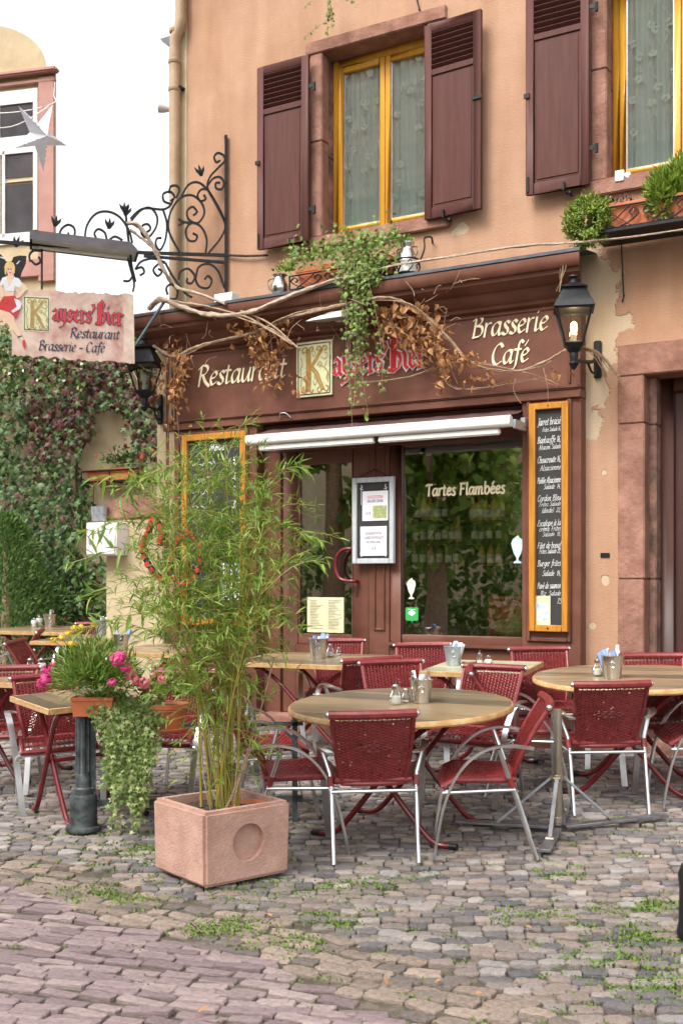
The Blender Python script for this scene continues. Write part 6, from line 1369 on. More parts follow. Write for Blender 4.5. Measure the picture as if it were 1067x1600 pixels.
# long side shoots reaching out to the left and the dry stalks at the foot
for (x0, y0, x1, y1) in ((270, 860, 110, 880), (270, 900, 140, 935), (260, 1000, 150, 975), (290, 770, 160, 745), (300, 720, 190, 775), (420, 830, 488, 845), (420, 900, 500, 880), (420, 760, 470, 730), (280, 960, 130, 985), (400, 960, 470, 985), (280, 810, 140, 830)):
    P = crom([BQ(x0, y0), BQ((x0+x1)/2, (y0+y1)/2-12, -.08), BQ(x1, y1, -.12)], 7); b = MB(); b.tube(P, .0016, 5); build('side_shoot', b, M_cane, bm_)
    for j in range(2, len(P)): leaves_at(P[j], (P[j]-P[j-1]).normalized(), 2, .10)
scatter(bm_, 'bamboo_leaf', LV, items, M_bamb, 300, 'small_leaves')
for (pts) in ([(352, 1268), (382, 1190), (410, 1100), (428, 1028)], [(345, 1270), (365, 1240), (372, 1180)], [(330, 1268), (318, 1210), (314, 1130)], [(365, 1272), (372, 1225), (405, 1140)]): b = MB(); b.tube(crom([BQ(x, y, -.06) for x, y in pts], 5), .0042, 6); build('dry_stalk', b, M_bark, bm_)
# ------------------------------------------------------------------ helpers for small plants
def pot(nm, c, r0, r1, h, lb, cat='flower pot', group=None):
    t = root(nm, lb, cat, c, group); b = MB(); b.lathe([(r0, 0), (r1*.97, h*.82), (r1*1.06, h*.82), (r1*1.08, h), (r1*.98, h), (r1*.9, h*.86), (r0*.8, .03), (0, .03)], c, 24, cap=False); b.lathe([(0, .001), (r0, .001)], c, 24, cap=False); build('pot_body', b, M_terra, t)
    b = MB(); b.lathe([(0, h*.86), (r1*.94, h*.86)], c, 18, cap=False); build('soil', b, M_soil, t); b = MB(); b.lathe([(r1*1.02, h*.79), (r1*1.05, h*.75), (r1*1.0, h*.73)], c, 24, cap=False); build('rim_band', b, M_terra, t); return t
def trough(c, xd, L_, w_, h, lb, group=None):
    t = root('flower_box', lb, 'flower box', c, group); yd = UZ.cross(xd); b = MB()
    def rg(lx, ly, z): return [c+xd*(sx*lx/2)+yd*(sy*ly/2)+UZ*z for sx, sy in ((-1, -1), (1, -1), (1, 1), (-1, 1))]
    R_ = [rg(L_*.9, w_*.8, 0), rg(L_*.97, w_*.95, h*.8), rg(L_*1.0, w_*1.0, h*.8), rg(L_*1.01, w_*1.02, h), rg(L_*.95, w_*.86, h), rg(L_*.93, w_*.8, h*.82)]
    b.add([p for q in R_ for p in q], [(i*4+k, i*4+(k+1) % 4, i*4+4+(k+1) % 4, i*4+4+k) for i in range(5) for k in range(4)]+[(3, 2, 1, 0)]); build('box_body', b, M_terra, t, bevel=.003)
    b = MB(); b.add(R_[5], [(0, 1, 2, 3)]); build('soil', b, M_soil, t, recalc=False); return t
def plantroot(nm, lb, cat, p): return root(nm, lb, cat, p)
def bush(par, c, rad, n, meshes, m, size, up=.6, stems=0, lname='leaf', limit=0, seed=1, sq=(1, 1, 1), low=0):
    r = random.Random(seed); its = []; st = MB()
    for _ in range(n):
        d = rdir(r); d.z = d.z if d.z > low else -d.z*.4; q = c+V((d.x*sq[0], d.y*sq[1], d.z*sq[2]))*rad*(r.random()**.45)
        dd = (q-c).normalized()*.8+UZ*up+rdir(r)*.7; its.append((r.randrange(len(meshes)), leafM(q, dd, rdir(r)+UZ, size*r.uniform(.6, 1.3))))
    for _ in range(stems):
        d = rdir(r); d.z = abs(d.z); q = c+V((d.x*sq[0], d.y*sq[1], d.z*sq[2]))*rad*.9; st.tube(crom([c-UZ*rad*.2, (c+q)/2+UZ*rad*.1, q], 3), rad*.012, 4)
    if stems: o = build('stem', st, M_ivy2, par, recalc=False)
    scatter(par, lname, meshes, its, m, limit, 'foliage')
def flower(par, c, r_, m, seed, nm='flower', n=22):
    r = random.Random(seed); b = MB()
    for _ in range(n):
        d = rdir(r); q = c+d*r_*.75; u = d.orthogonal().normalized(); v = d.cross(u); w2 = r_*.42; b.add([q-u*w2+d*.1*w2, q-v*w2*.9-d*.2*w2, q+u*w2+d*.3*w2, q+v*w2-d*.1*w2, q+d*w2*.3], [(0, 1, 4), (1, 2, 4), (2, 3, 4), (3, 0, 4)])
    return build(nm, b, m, par, recalc=False)
L_narrow = [leaf_mesh('narrow_leaf', 1, .16, .2, d) for d in (.1, .3)]; L_round = [leaf_mesh('round_leaf', 1, .75, .12, d) for d in (.1, .25)]
L_ivy = [leaf_mesh('ivy_leaf', fold=.18, droop=.1, lobes=lobed(5, dp)) for dp in (.5, .62)]
def trail(its, pts, sp, size, out, r, n=1, wid=.03):
    P = crom(pts, 10); L_ = 0
    for i in range(1, len(P)):
        L_ += (P[i]-P[i-1]).length
        while L_ > sp:
            L_ -= sp
            for _ in range(n):
                q = P[i]+rdir(r)*wid; d = out*.35+rdir(r)*.6-UZ*.55; its.append((r.randrange(2), leafM(q, d, out+rdir(r)*.5, size*r.uniform(.6, 1.25))))
    return P
# ------------------------------------------------------------------ pots on the railing
def RQ(px, py, d=0): return hit(px, py, RA-RN*(.05+d) if RN.dot(CAM-RA) < 0 else RA+RN*(.05+d), RN)
pc1 = RQ(148, 1118); s1_ = F/((pc1-CAM).dot(FV))
tb = trough(pc1, RV, 66/s1_, .15, 30/s1_, 'orange plastic flower box at the left end of the iron railing')
pp1 = plantroot('yellow_daisy_plant', 'bushy narrow leaved plant with yellow flowers in the left railing flower box', 'plant', pc1+UZ*.1)
bush(pp1, RQ(150, 1062), 78/s1_, 2100, L_narrow, M_plant, .066, up=.6, stems=30, lname='leaf', limit=60, seed=3, sq=(1, .75, .78), low=-.35)
for i, (x, y) in enumerate(((107, 990), (116, 982), (97, 997), (127, 980), (84, 1000), (112, 1006), (148, 976))):
    q = RQ(x, y, .12); b = MB(); b.tube(crom([RQ(130+(x-110)*.6, 1050), (q+RQ(130, 1050))/2+RV*.01, q], 4), .0022, 5); sm = build('flower_stem', b, M_plant, pp1)
    flower(sm, q, .021, M_yelf, 60+i, 'flower_head', 26)
ge = plantroot('geranium', 'magenta geranium growing out of the left railing flower box', 'plant', pc1+UZ*.08)
bush(ge, RQ(165, 1090), 30/s1_, 70, L_round, M_ivy2, .045, up=.3, stems=8, seed=8, sq=(1.3, .8, .6))
for i, (x, y, r_, m) in enumerate(((69, 1062, 15, M_pink), (73, 1046, 10, M_pink), (64, 1070, 9, M_pink), (184, 1030, 16, M_pink), (197, 1042, 12, M_pink), (176, 1066, 9, M_pink), (190, 1024, 10, M_pink), (83, 1038, 6, M_lpink))):
    b = MB(); q = RQ(x, y, .27); b.tube(crom([RQ(160, 1095), (q+RQ(150, 1095))/2+UZ*.02, q], 4), .0025, 5); build('flower_stem', b, M_plant, ge); flower(ge, q, r_*.8/s1_, m, i, 'flower_head')
pc2 = RQ(258, 1138, -.05); p2 = pot('flower_pot', pc2, 26/s1_, 36/s1_, 40/s1_, 'round terracotta pot on the railing between ivy and bamboo')
b = MB(); b.lathe([(30/s1_, -.012), (40/s1_, -.004), (42/s1_, .008), (38/s1_, .008), (0, .0)], pc2, 22, cap=False); solo('pot_saucer', b, M_terra, 'terracotta saucer under the round pot on the railing', 'saucer')
g2 = plantroot('geranium', 'pale pink geranium in the round terracotta pot on the railing', 'plant', pc2+UZ*.12)
bush(g2, RQ(255, 1085), 46/s1_, 170, L_round, M_ivy2, .042, up=.4, stems=10, seed=9, sq=(1.2, .8, .6))
for i, (x, y, r_, m) in enumerate(((203, 1056, 11, M_lpink), (214, 1063, 10, M_lpink), (226, 1067, 13, M_lpink), (208, 1050, 8, M_lpink), (253, 1062, 9, M_lpink), (240, 1055, 6, M_lpink), (270, 1050, 6, M_pink), (300, 1045, 7, M_lpink), (308, 1040, 5, M_pink))):
    b = MB(); q = RQ(x, y, .22); b.tube(crom([RQ(255, 1100), (q+RQ(255, 1090))/2+UZ*.02, q], 4), .0022, 5); build('flower_stem', b, M_plant, g2); flower(g2, q, r_*.8/s1_, m, 30+i, 'flower_head')
iv = plantroot('trailing_ivy', 'variegated ivy hanging from the railing pots down to the cobbles', 'ivy', RQ(190, 1290)); its = []; r = random.Random(5); OUT = -FV; st = MB()
for k in range(52):
    x0 = r.uniform(156, 252); x1 = 198+(x0-198)*.55+r.uniform(-22, 22); yl = r.uniform(1150, 1262) if k > 5 else (1278, 1290, 1300, 1262, 1270, 1255)[k]
    pts = [RQ(x0, 1092, -.03), RQ(x0-4+r.uniform(-8, 8), 1106, .06), RQ((x0+x1)/2+r.uniform(-12, 12), 1106+(yl-1106)*.45, .09+r.uniform(-.03, .04)), RQ(x1, yl, .07+r.uniform(-.03, .05))]
    P = trail(its, pts, .018, .042, OUT, r, n=2, wid=.026); st.tube(P, .0016, 4, caps=False)
for pts in ([(178, 1250), (186, 1276), (200, 1296), (212, 1312)], [(170, 1200), (182, 1240), (186, 1270), (190, 1300)]): P = trail(its, [RQ(x, y, .08) for x, y in pts], .03, .036, OUT, r, 1, .012); st.tube(P, .0016, 4, caps=False)
for k in range(200): q = RQ(r.uniform(146, 252), 1110+r.gauss(0, 14), r.uniform(-.02, .08)); its.append((r.randrange(2), leafM(q, OUT*.5+rdir(r)*.6, UZ+OUT+rdir(r)*.4, .038)))
build('stems', st, M_bark, iv, recalc=False); scatter(iv, 'ivy_leaf', L_ivy, its, M_ivy, 300, 'small_leaves')
# ------------------------------------------------------------------ first flower box on the cornice and its green cascade
def CQ(px, py, off): return W(px, py, off)
zs_ = zTop+.01; wa, wc_ = CQ(470, 440, .22), CQ(615, 400, .22)
wb1 = trough(V(((wa.x+wc_.x)/2, -.22, zs_+.03)), XD, wc_.x-wa.x, .18, .17, 'orange flower box on the cornice under the first window')
def ironrail(t, x0, x1, y, z0, h):
    b = MB(); b.tube([(x0, y, z0+h), (x1, y, z0+h)], .007, 6); b.tube([(x0, y, z0), (x1, y, z0)], .010, 6); build('rail', b, M_iron, t); n = max(2, round((x1-x0)/.32))
    for k in range(n):
        xc = x0+(x1-x0)*(k+.5)/n; hw = (x1-x0)/n/2; b = MB()
        for s in (-1, 1): b.bar(crom([(xc+s*.02, y, z0+.01), (xc+s*hw*.55, y, z0+h*.25), (xc+s*hw*.9, y, z0+h*.6), (xc+s*hw*.72, y, z0+h*.85), (xc+s*hw*.5, y, z0+h*.65), (xc+s*hw*.62, y, z0+h*.5)], 4), (0, .008, 0), .004); b.bar(crom([(xc+s*hw*.55, y, z0+.01), (xc, y, z0+h*.5), (xc-s*hw*.5, y, z0+h*.97)], 4), (0, .006, 0), .003)
        build('scroll', b, M_iron, t)
    for x in (x0, x1): b = MB(); b.tube([(x, y, z0), (x, y, z0+h)], .008, 6); build('upright', b, M_iron, t)
wr1 = root('flower_box_rail', 'black scrolled iron rail before the flower box on the cornice', 'railing', V(((wa.x+wc_.x)/2, -.33, zs_))); ironrail(wr1, wa.x-.05, wc_.x+.05, -.325, zs_+.02, .12)
gi = plantroot('cascading_ivy', 'bright green ivy spilling from the cornice flower box down over the red name', 'ivy', CQ(560, 430, .3)); its = []; r = random.Random(15); st = MB(); LI2 = [leaf_mesh('ivy_leaf', fold=.18, droop=.1, lobes=lobed(5, dp)) for dp in (.6, .7)]; DN = V((0, -1, 0))
for k in range(560):
    x = r.uniform(446, 622); yb_ = 412-(x-450)*.13; q = CQ(x, yb_-8+r.gauss(0, 13)-(10 if x > 520 else 0), r.uniform(.12, .40)); its.append((r.randrange(2), leafM(q, UZ*.4+rdir(r), UZ+DN+rdir(r), .050*r.uniform(.7, 1.2))))
for k in range(420): q = CQ(r.gauss(572, 24), r.gauss(405, 22), r.uniform(.25, .47)); its.append((r.randrange(2), leafM(q, DN*.4+rdir(r)*.8-UZ*.3, DN+UZ+rdir(r)*.7, .050)))
for k, (x0, x1, yl) in enumerate(((530, 545, 500), (545, 550, 620), (555, 552, 640), (560, 575, 648), (568, 566, 560), (578, 570, 520), (588, 560, 470), (600, 590, 440), (560, 545, 600), (572, 585, 480), (566, 555, 590), (550, 562, 560), (575, 598, 612), (540, 540, 470), (560, 560, 500), (570, 572, 540))):
    pts = [CQ(x0, 405, .35), CQ(x0-2, 425, .46), CQ((x0+x1)/2+r.uniform(-8, 8), 425+(yl-425)*.5, .44), CQ(x1, yl, .38)]; P = trail(its, pts, .026, .045, DN, r, n=2 if yl < 560 else 1, wid=.035); st.tube(P, .002, 4, caps=False)
build('stems', st, M_bark, gi, recalc=False); scatter(gi, 'ivy_leaf', LI2, its, M_ivy2, 300, 'small_leaves')
# silver jug and milk can beside the box
jp = CQ(437, 450, .30); jp.z = zs_-.005; jg = root('silver_jug', 'polished silver jug with a lime green plant on the cornice, left of the flower box', 'jug', jp); hj = (450-418)/F*((jp-CAM).dot(FV)); b = MB(); b.lathe([(hj*.30, 0), (hj*.42, hj*.2), (hj*.44, hj*.45), (hj*.3, hj*.75), (hj*.26, hj*.85), (hj*.36, hj*1.0), (hj*.33, hj*.99), (hj*.2, hj*.8)], jp, 20, cap=False); build('jug_body', b, M_steel, jg)
b = MB(); b.tube(crom([jp+V((-hj*.3, 0, hj*.9)), jp+V((-hj*.65, 0, hj*.8)), jp+V((-hj*.6, 0, hj*.4)), jp+V((-hj*.42, 0, hj*.3))], 4), hj*.035, 7); build('handle', b, M_steel, jg)
jpl = plantroot('lime_plant', 'small lime green plant growing in the silver jug', 'plant', jp+UZ*hj); bush(jpl, jp+UZ*hj*1.15+V((.05, 0, 0)), .09, 90, L_round, M_sed, .035, seed=4)
mp_ = CQ(636, 417, .26); mp_.z = zs_+.02; hm = (417-367)/F*((mp_-CAM).dot(FV)); mc_ = root('milk_can', 'white and silver milk can on the cornice at the right of the flower box', 'milk can', mp_); b = MB(); b.lathe([(hm*.26, 0), (hm*.28, .02*hm), (hm*.28, hm*.6), (hm*.19, hm*.76), (hm*.19, hm*.86), (hm*.23, hm*.96), (hm*.23, hm), (hm*.17, hm*.98), (hm*.17, hm*.8)], mp_, 20, cap=False); build('can_body', b, M_steel, mc_)
b = MB(); b.lathe([(hm*.285, hm*.06), (hm*.285, hm*.42)], mp_, 20, cap=False); build('white_band', b, M_wht, mc_)
for s in (-1, 1): b = MB(); b.tube(crom([mp_+V((s*hm*.2, 0, hm*.84)), mp_+V((s*hm*.36, 0, hm*.8)), mp_+V((s*hm*.34, 0, hm*.6)), mp_+V((s*hm*.27, 0, hm*.56))], 4), hm*.022, 6); build('handle', b, M_steel, mc_)
mpl = plantroot('small_fern', 'small green plant peeping out of the milk can', 'plant', mp_+UZ*hm); bush(mpl, mp_+UZ*hm*.98, .07, 60, L_round, M_plant, .032, seed=6)
hk = root('can_holder', 'black scrolled iron holder ring round the milk can', 'holder', mp_); b = MB(); rr_ = hm*.36; b.tube([mp_+V((rr_*math.cos(a), rr_*math.sin(a), hm*.44)) for a in [2*PI*k/20 for k in range(20)]], .007, 6, closed=True); b.tube([mp_+V((rr_*math.cos(a), rr_*math.sin(a), .0)) for a in [2*PI*k/20 for k in range(20)]], .007, 6, closed=True); build('ring', b, M_iron, hk)
b = MB()
for k in range(6): a = 2*PI*k/6; c_ = mp_+V((rr_*math.cos(a), rr_*math.sin(a), 0)); tg = V((-math.sin(a), math.cos(a), 0)); b.bar(crom([c_+UZ*hm*.02, c_+tg*rr_*.42+UZ*hm*.2, c_+tg*rr_*.2+UZ*hm*.38, c_-tg*rr_*.05+UZ*hm*.25], 4), V((math.cos(a), math.sin(a), 0))*.006, .004)
build('scroll', b, M_iron, hk); b = MB(); b.tube(crom([mp_+V((rr_, .05, hm*.44)), mp_+V((rr_*1.15, .1, hm*.85)), mp_+V((rr_*.85, .16, hm*1.25)), mp_+V((rr_*1.3, .2, hm*1.3)), mp_+V((rr_*1.2, .25, hm*1.15))], 5), .008, 6); build('hook', b, M_iron, hk)
# second flower box under the upper right window
wa, wc_ = CQ(938, 368, .30), CQ(1067, 350, .30); z2 = wa.z+.02
wb2 = trough(V(((wa.x+wc_.x)/2+.35, -.24, z2)), XD, wc_.x-wa.x+.75, .20, .19, 'orange flower box under the upper right window'); wr2 = root('flower_box_rail', 'black scrolled iron rail round the flower box under the upper right window', 'railing', V(((wa.x+wc_.x)/2, -.36, z2))); ironrail(wr2, wa.x-.03, wc_.x+.75, -.355, z2+.0, .16)
b = MB(); b.box(wa.x-.06, wc_.x+.8, -.38, -.02, z2-.03, z2-.005); build('shelf', b, M_iron, wr2, bevel=.003)
sd = plantroot('sedum', 'lime green fleshy sedum hanging over the left end of the right flower box', 'plant', CQ(915, 385, .3)); r = random.Random(31); its = []
L_sed = [leaf_mesh('sedum_leaf', 1, .42, .1, .1)]
for k in range(330):
    d = rdir(r); q = CQ(920, 348, .32)+V((d.x*.155, d.y*.13, d.z*.18))*r.random()**.25; a = (d+UZ*.9-RV*.2).normalized()
    for j in range(13): t = j/12; e = q+a*(t*.075); n_ = rdir(r); its.append((0, leafM(e, n_*.8+a*.7, a, .034*(1.2-.5*t))))
scatter(sd, 'sedum_leaf', L_sed, its, M_sed, 0, 'foliage')
cf = plantroot('dwarf_conifer', 'feathery green dwarf conifer in the right flower box at the photo edge', 'plant', CQ(1035, 345, .28)); r = random.Random(33); its = []; L_sp = [leaf_mesh('spray', 1, .28, .1, .25)]
for k in range(2600):
    d = rdir(r); c0 = CQ(1036, 308, .26) if k % 3 else CQ(1062, 290, .22); q = c0+V((d.x*.13, d.y*.13, d.z*.21))*r.random()**.4; its.append((0, leafM(q, d*.7+UZ*.5+rdir(r)*.4, rdir(r), .062)))
scatter(cf, 'spray', L_sp, its, M_sed, 0, 'foliage')
dt = plantroot('withered_plant', 'withered reddish plant between sedum and conifer in the right flower box', 'plant', CQ(970, 330, .28)); b = MB(); r = random.Random(35)
for k in range(26): q = CQ(r.uniform(945, 1000), 335, .27); e = q+V((r.gauss(0, .06), r.gauss(0, .04), r.uniform(.0, .12))); b.tube(crom([q, (q+e)/2+rdir(r)*.02, e, e-UZ*.05+rdir(r)*.04], 3), .0022, 4)
build('stalks', b, M_bark, dt); bush(dt, CQ(965, 318, .28), .09, 80, L_round, M_creepr, .025, seed=12, sq=(1.8, 1, .7)); 
# plant hanging in from the window box above the frame
hp = plantroot('hanging_plant', 'ivy tail hanging down from above at the top of the photo', 'ivy', CQ(515, 10, .2)); its = []; r = random.Random(41); st = MB()
for (x0, y0, x1, y1, n) in ((515, -20, 512, 56, 2), (508, -20, 518, 44, 2), (500, -15, 474, 14, 1), (512, 30, 474, 58, 1), (520, -20, 560, 8, 1), (518, -20, 520, 30, 2)):
    P = trail(its, [CQ(x0, y0, .2), CQ((x0+x1)/2+r.uniform(-4, 4), (y0+y1)/2, .22), CQ(x1, y1, .2)], .028, .036, DN, r, n, .018); st.tube(P, .002, 4, caps=False)
build('stems', st, M_bark, hp, recalc=False); scatter(hp, 'ivy_leaf', LI2, its, M_ivy2, 60, 'small_leaves')
# ------------------------------------------------------------------ dry vine wound along the cornice
dv = root('dried_vine', 'dried brown vine winding along the cornice and over the lettered fascia', 'vine', CQ(560, 480, .42)); r = random.Random(51)
def wob(pts, amp, r): return [p+rdir(r)*amp for p in pts]
def branch(px, off, rad, n=1, amp=.02, nm='branch', m=None):
    for k in range(n):
        pts = [(x, y, off[min(i, len(off)-1)] if isinstance(off, (list, tuple)) else off) for i, (x, y) in enumerate(px)]
        P = crom(wob([CQ(*p) for p in pts], amp if k else amp*.4, r), 6); N_ = len(P); b = MB(); q = rad*(1 if k == 0 else r.uniform(.3, .7)); b.tube(P, [q*(1-.6*i/N_)*(1+.16*math.sin(i*1.9)) for i in range(N_)], 8); b.rough(q*.55, 38); b.rough(q*.3, 110); build(nm, b, m or M_bark, dv)
M_bark2 = mat('grey_vine_bark', (.30, .22, .16), (.50, .40, .31), scale=20, rough=.9, bump=.8, bscale=70)
def bbranch(pts, rad, n=1, m=None):
    for k in range(n):
        P = crom(wob(pts, .012 if k else .004, r), 6); N_ = len(P); b = MB(); b.tube(P, [rad*(1 if k == 0 else .5)*(1-.3*i/N_) for i in range(N_)], 9); b.rough(rad*.5, 32); b.rough(rad*.25, 100); build('branch', b, m or M_bark2, dv)
bbranch([BP(200, 348, .02), BP(216, 352, .03), BP(236, 380, .03), BP(258, 425, .03), CQ(275, 448, .36), CQ(308, 458, .44), CQ(352, 474, .45)], .020, 2)
bbranch([BP(204, 358, .03), BP(228, 378, .03), BP(250, 398, .02)], .014)
bbranch([CQ(233, 482, .42), CQ(252, 468, .46), CQ(290, 482, .46), CQ(330, 492, .46), CQ(385, 490, .46), CQ(440, 468, .45), CQ(505, 443, .45), CQ(560, 431, .43)], .024, 3)
bbranch([CQ(560, 431, .43), CQ(620, 413, .42), CQ(700, 402, .42), CQ(800, 386, .42), CQ(890, 380, .40), CQ(975, 372, .40), CQ(1075, 358, .40)], .010, 4)
branch([(262, 470), (320, 480), (385, 497), (430, 520), (470, 545)], .46, .014, 2)
branch([(376, 487), (420, 505), (470, 548)], .44, .012, 1, .005)
branch([(240, 540), (270, 556), (300, 546), (330, 536), (400, 520), (440, 500), (480, 488), (540, 476), (600, 466), (650, 482), (700, 528), (740, 568), (800, 582), (850, 566), (885, 548), (905, 542), (930, 554), (948, 590)], [.30, .32, .32, .32, .34, .38, .40, .42, .42, .36, .30, .28, .28, .30, .32, .34, .22, .12], .015, 3, .018)
branch([(560, 600), (640, 588), (700, 566), (760, 570), (830, 585), (872, 600)], .24, .006, 2)
branch([(685, 530), (688, 580), (705, 605), (745, 608), (800, 598), (850, 590)], .24, .006, 2); branch([(905, 545), (930, 548), (950, 570), (972, 600)], [.30, .2, .12, .1], .014, 3, .02)
branch([(885, 390), (878, 420), (872, 455)], .40, .008, 4, .03)
for (x, y0, y1) in ((265, 545, 690), (272, 550, 640), (258, 500, 640), (285, 540, 730), (295, 500, 560), (543, 480, 700), (520, 470, 530), (548, 500, 620), (805, 590, 630), (850, 575, 640), (245, 470, 560), (420, 500, 560), (700, 560, 600)): branch([(x, y0), (x+r.uniform(-8, 8), (y0+y1)/2), (x+r.uniform(-14, 14), y1)], .30 if x > 300 else .24, .0035, 1, .02, 'tendril')
for k in range(55):
    x = r.choice((r.uniform(250, 350), r.uniform(380, 560), r.uniform(600, 720))); y = 545-(x-250)*.14+r.uniform(-40, 40); q = CQ(x, y, r.uniform(.30, .44)); e = q+rdir(r)*r.uniform(.08, .25); b = MB() if k % 11 == 0 else b
    b.tube(crom([q, (q+e)/2+rdir(r)*.03, e], 3), .0028, 4)
    if k % 11 == 10: build('twigs', b, M_bark, dv)
its = []; L_dry = [leaf_mesh('dry_leaf', 1, wd, .35, dr) for wd, dr in ((.6, .5), (.45, .8), (.75, .3))]
for (x, y, sx, sy, n) in ((404, 532, 18, 20, 130), (422, 572, 13, 22, 110), (385, 512, 18, 12, 60), (275, 600, 13, 34, 170), (283, 565, 14, 16, 60), (625, 505, 32, 20, 230), (660, 525, 24, 26, 180), (600, 480, 16, 10, 60), (690, 560, 9, 32, 90), (720, 560, 22, 10, 60), (470, 600, 12, 14, 26), (750, 590, 30, 10, 30), (255, 590, 8, 30, 40), (870, 580, 16, 10, 14), (640, 480, 26, 8, 60), (445, 520, 14, 18, 40)):
    for _ in range(int(n*.72)): q = CQ(r.gauss(x, sx*.75), r.gauss(y, sy*.8), r.uniform(.22, .40)); its.append((r.randrange(3), leafM(q, -UZ+rdir(r)*.9, DN+rdir(r), .062*r.uniform(.55, 1.25))))
scatter(dv, 'dry_leaf', L_dry, its, M_dry, 300, 'small_dry_leaves')
# white block on the flashing
q = CQ(356, 466, .30); q.z = zTop+.012; b = MB(); b.box(q.x-.11, q.x+.09, -.36, -.24, q.z, q.z+.075); solo('white_block', b, M_wht, 'small white block lying on the cornice flashing beside the iron bracket', 'block', bevel=.004)
# ------------------------------------------------------------------ creeper, hedge and wall flower box at the left
cr = root('virginia_creeper', 'red and green virginia creeper covering the cream garden wall', 'creeper', W(100, 1010, -1.9)); r = random.Random(61); L_cr = [leaf_mesh('creeper_leaf', fold=.2, droop=.15, lobes=lobed(5, dp)) for dp in (.45, .6)]; gr_, re_ = [], []
def crp(px, py, off): return W(px, py, off)
def inside(x, y):
    if y < 495+(8*math.sin(x*.09)): return 0
    if x < 118 and y < 735: return 1
    if x < 135+14*math.sin(y*.05) and y < 960: return 1
    lo = 712+26*math.sin(x*.045)+18*math.sin(x*.13)
    if x > 118 and y < (640 if 128 < x < 205 else lo) : return 1
    if x > 190 and y < 720: return .5
    if x > 205 and y < 760: return .35
    return 0
n = 0
while n < 9800:
    x, y = r.uniform(-150, 262), r.uniform(492, 965); p_ = inside(x, y)
    if r.random() > p_: continue
    n += 1; dep = r.uniform(-.02, .45)*(1.45 if x < 130 else .9); q = W(x, y, -2.0+dep); d = -UZ*.8+rdir(r)*.7; pr = max(.04, min(.72, (.60 if 40 < x < 260 and 545 < y < 715 else .08)*(1.2 if noise.noise(q*2.2) > -.05 else .45)))
    (re_ if r.random() < pr else gr_).append((r.randrange(2), leafM(q, d, V((0, -1, .35))+rdir(r)*.55, .102*r.uniform(.6, 1.3))))
scatter(cr, 'green_leaf', L_cr, gr_, M_creep, 240, 'green_foliage'); scatter(cr, 'red_leaf', [m.copy() for m in L_cr], re_, M_creepr, 150, 'red_foliage')
for o in cr.children:
    if 'red' in o.name and o.data.materials[0] != M_creepr: o.data.materials.clear(); o.data.materials.append(M_creepr)
for pts, rd in (([(128, 830), (118, 790), (100, 760), (84, 735), (70, 690)], .035), ([(60, 700), (90, 640), (140, 600), (200, 580)], .02), ([(140, 680), (120, 730), (125, 800)], .015)): b = MB(); b.tube(crom([W(x, y, -1.9) for x, y in pts], 5), rd, 8); build('stem', b, M_door, cr)
its = []
for _ in range(260): x, y = r.uniform(-20, 130), r.uniform(548, 600)-r.random()*30; its.append((0, leafM(W(x, y, -1.5+r.uniform(0, .1)), rdir(r), DN+rdir(r)*.5, .05)))
fm_ = [leaf_mesh('blossom', 1, .8, .2, .2)]; fl_ = root('climbing_rose', 'pale pink flowering climber along the top of the garden wall beneath the hanging sign', 'rose', W(60, 590, -1.5)); scatter(fl_, 'blossom', fm_, its[:45], mat('pale_blossom', (.55, .25, .25), (.70, .62, .52), scale=5, rough=.7, island=.8), 0, 'blossoms'); scatter(fl_, 'leaf', L_round, [(r.randrange(2), leafM(W(r.uniform(-60, 130), r.uniform(515, 605), -1.55+r.uniform(0, .1)), rdir(r)-UZ*.3, DN+rdir(r)*.6, .08)) for _ in range(260)], M_ivy2, 0, 'foliage')
th = root('thuja_hedge', 'soft green conifer bush at the left edge behind the terrace', 'conifer', W(15, 1010, -1.0)); r = random.Random(71); its = []; L_th = [leaf_mesh('spray', 1, .34, .1, .3), leaf_mesh('spray', 1, .24, .1, .5)]
c0 = W(10, 1010, -.9)
for _ in range(11000):
    t = r.random()**.8; z = 2.05*t; rad = .95*(1-t)**.62+.05; a = r.uniform(0, 2*PI); k = r.random()**.35; lump = 1+.38*noise.noise(V((math.cos(a)*2, math.sin(a)*2, z*2.2)))+.22*noise.noise(V((math.cos(a)*5, math.sin(a)*5, z*5)))
    q = V((c0.x+math.cos(a)*rad*k*lump, c0.y+math.sin(a)*rad*k*.8*lump, gz(c0.y)+z)); its.append((r.randrange(2), leafM(q, V((math.cos(a), math.sin(a), .75))+rdir(r)*.45, V((math.cos(a), math.sin(a), .2))+rdir(r)*.7, .062*r.uniform(.6, 1.25))))
scatter(th, 'spray', L_th, its, M_con, 0, 'crown'); b = MB(); b.tube([(c0.x, c0.y, gz(c0.y)), (c0.x, c0.y, gz(c0.y)+1.8)], [.08, .02], 8); build('trunk', b, M_bark, th)
hd2 = root('dark_hedge', 'dark evergreen hedge in the shade behind the far left tables', 'hedge', W(110, 1010, -1.4)); its = []
for _ in range(2600): x, z = r.uniform(-1.9, 1.35), r.uniform(0, 1.5); q = V((W(110, 1000, -1.5).x+x, 1.55+r.uniform(-.22, .3)+.1*noise.noise(V((x*2, z*2, 0))), gz(1.5)+z)); its.append((r.randrange(2), leafM(q, rdir(r)+UZ*.2, DN+rdir(r)*.6, .085*r.uniform(.6, 1.2))))
scatter(hd2, 'hedge_leaf', L_round, its, M_creep, 60, 'foliage')
wa, wc_ = W(136, 754, -1.8), W(215, 752, -1.8); wb3 = trough(V(((wa.x+wc_.x)/2, 1.86, wa.z)), XD, wc_.x-wa.x, .16, .15, 'orange flower box hung on the cream garden wall'); b = MB()
for z in (.0, .13): b.tube([(wa.x-.05, 1.76, wa.z+z), (wc_.x+.05, 1.76, wa.z+z)], .010, 6)
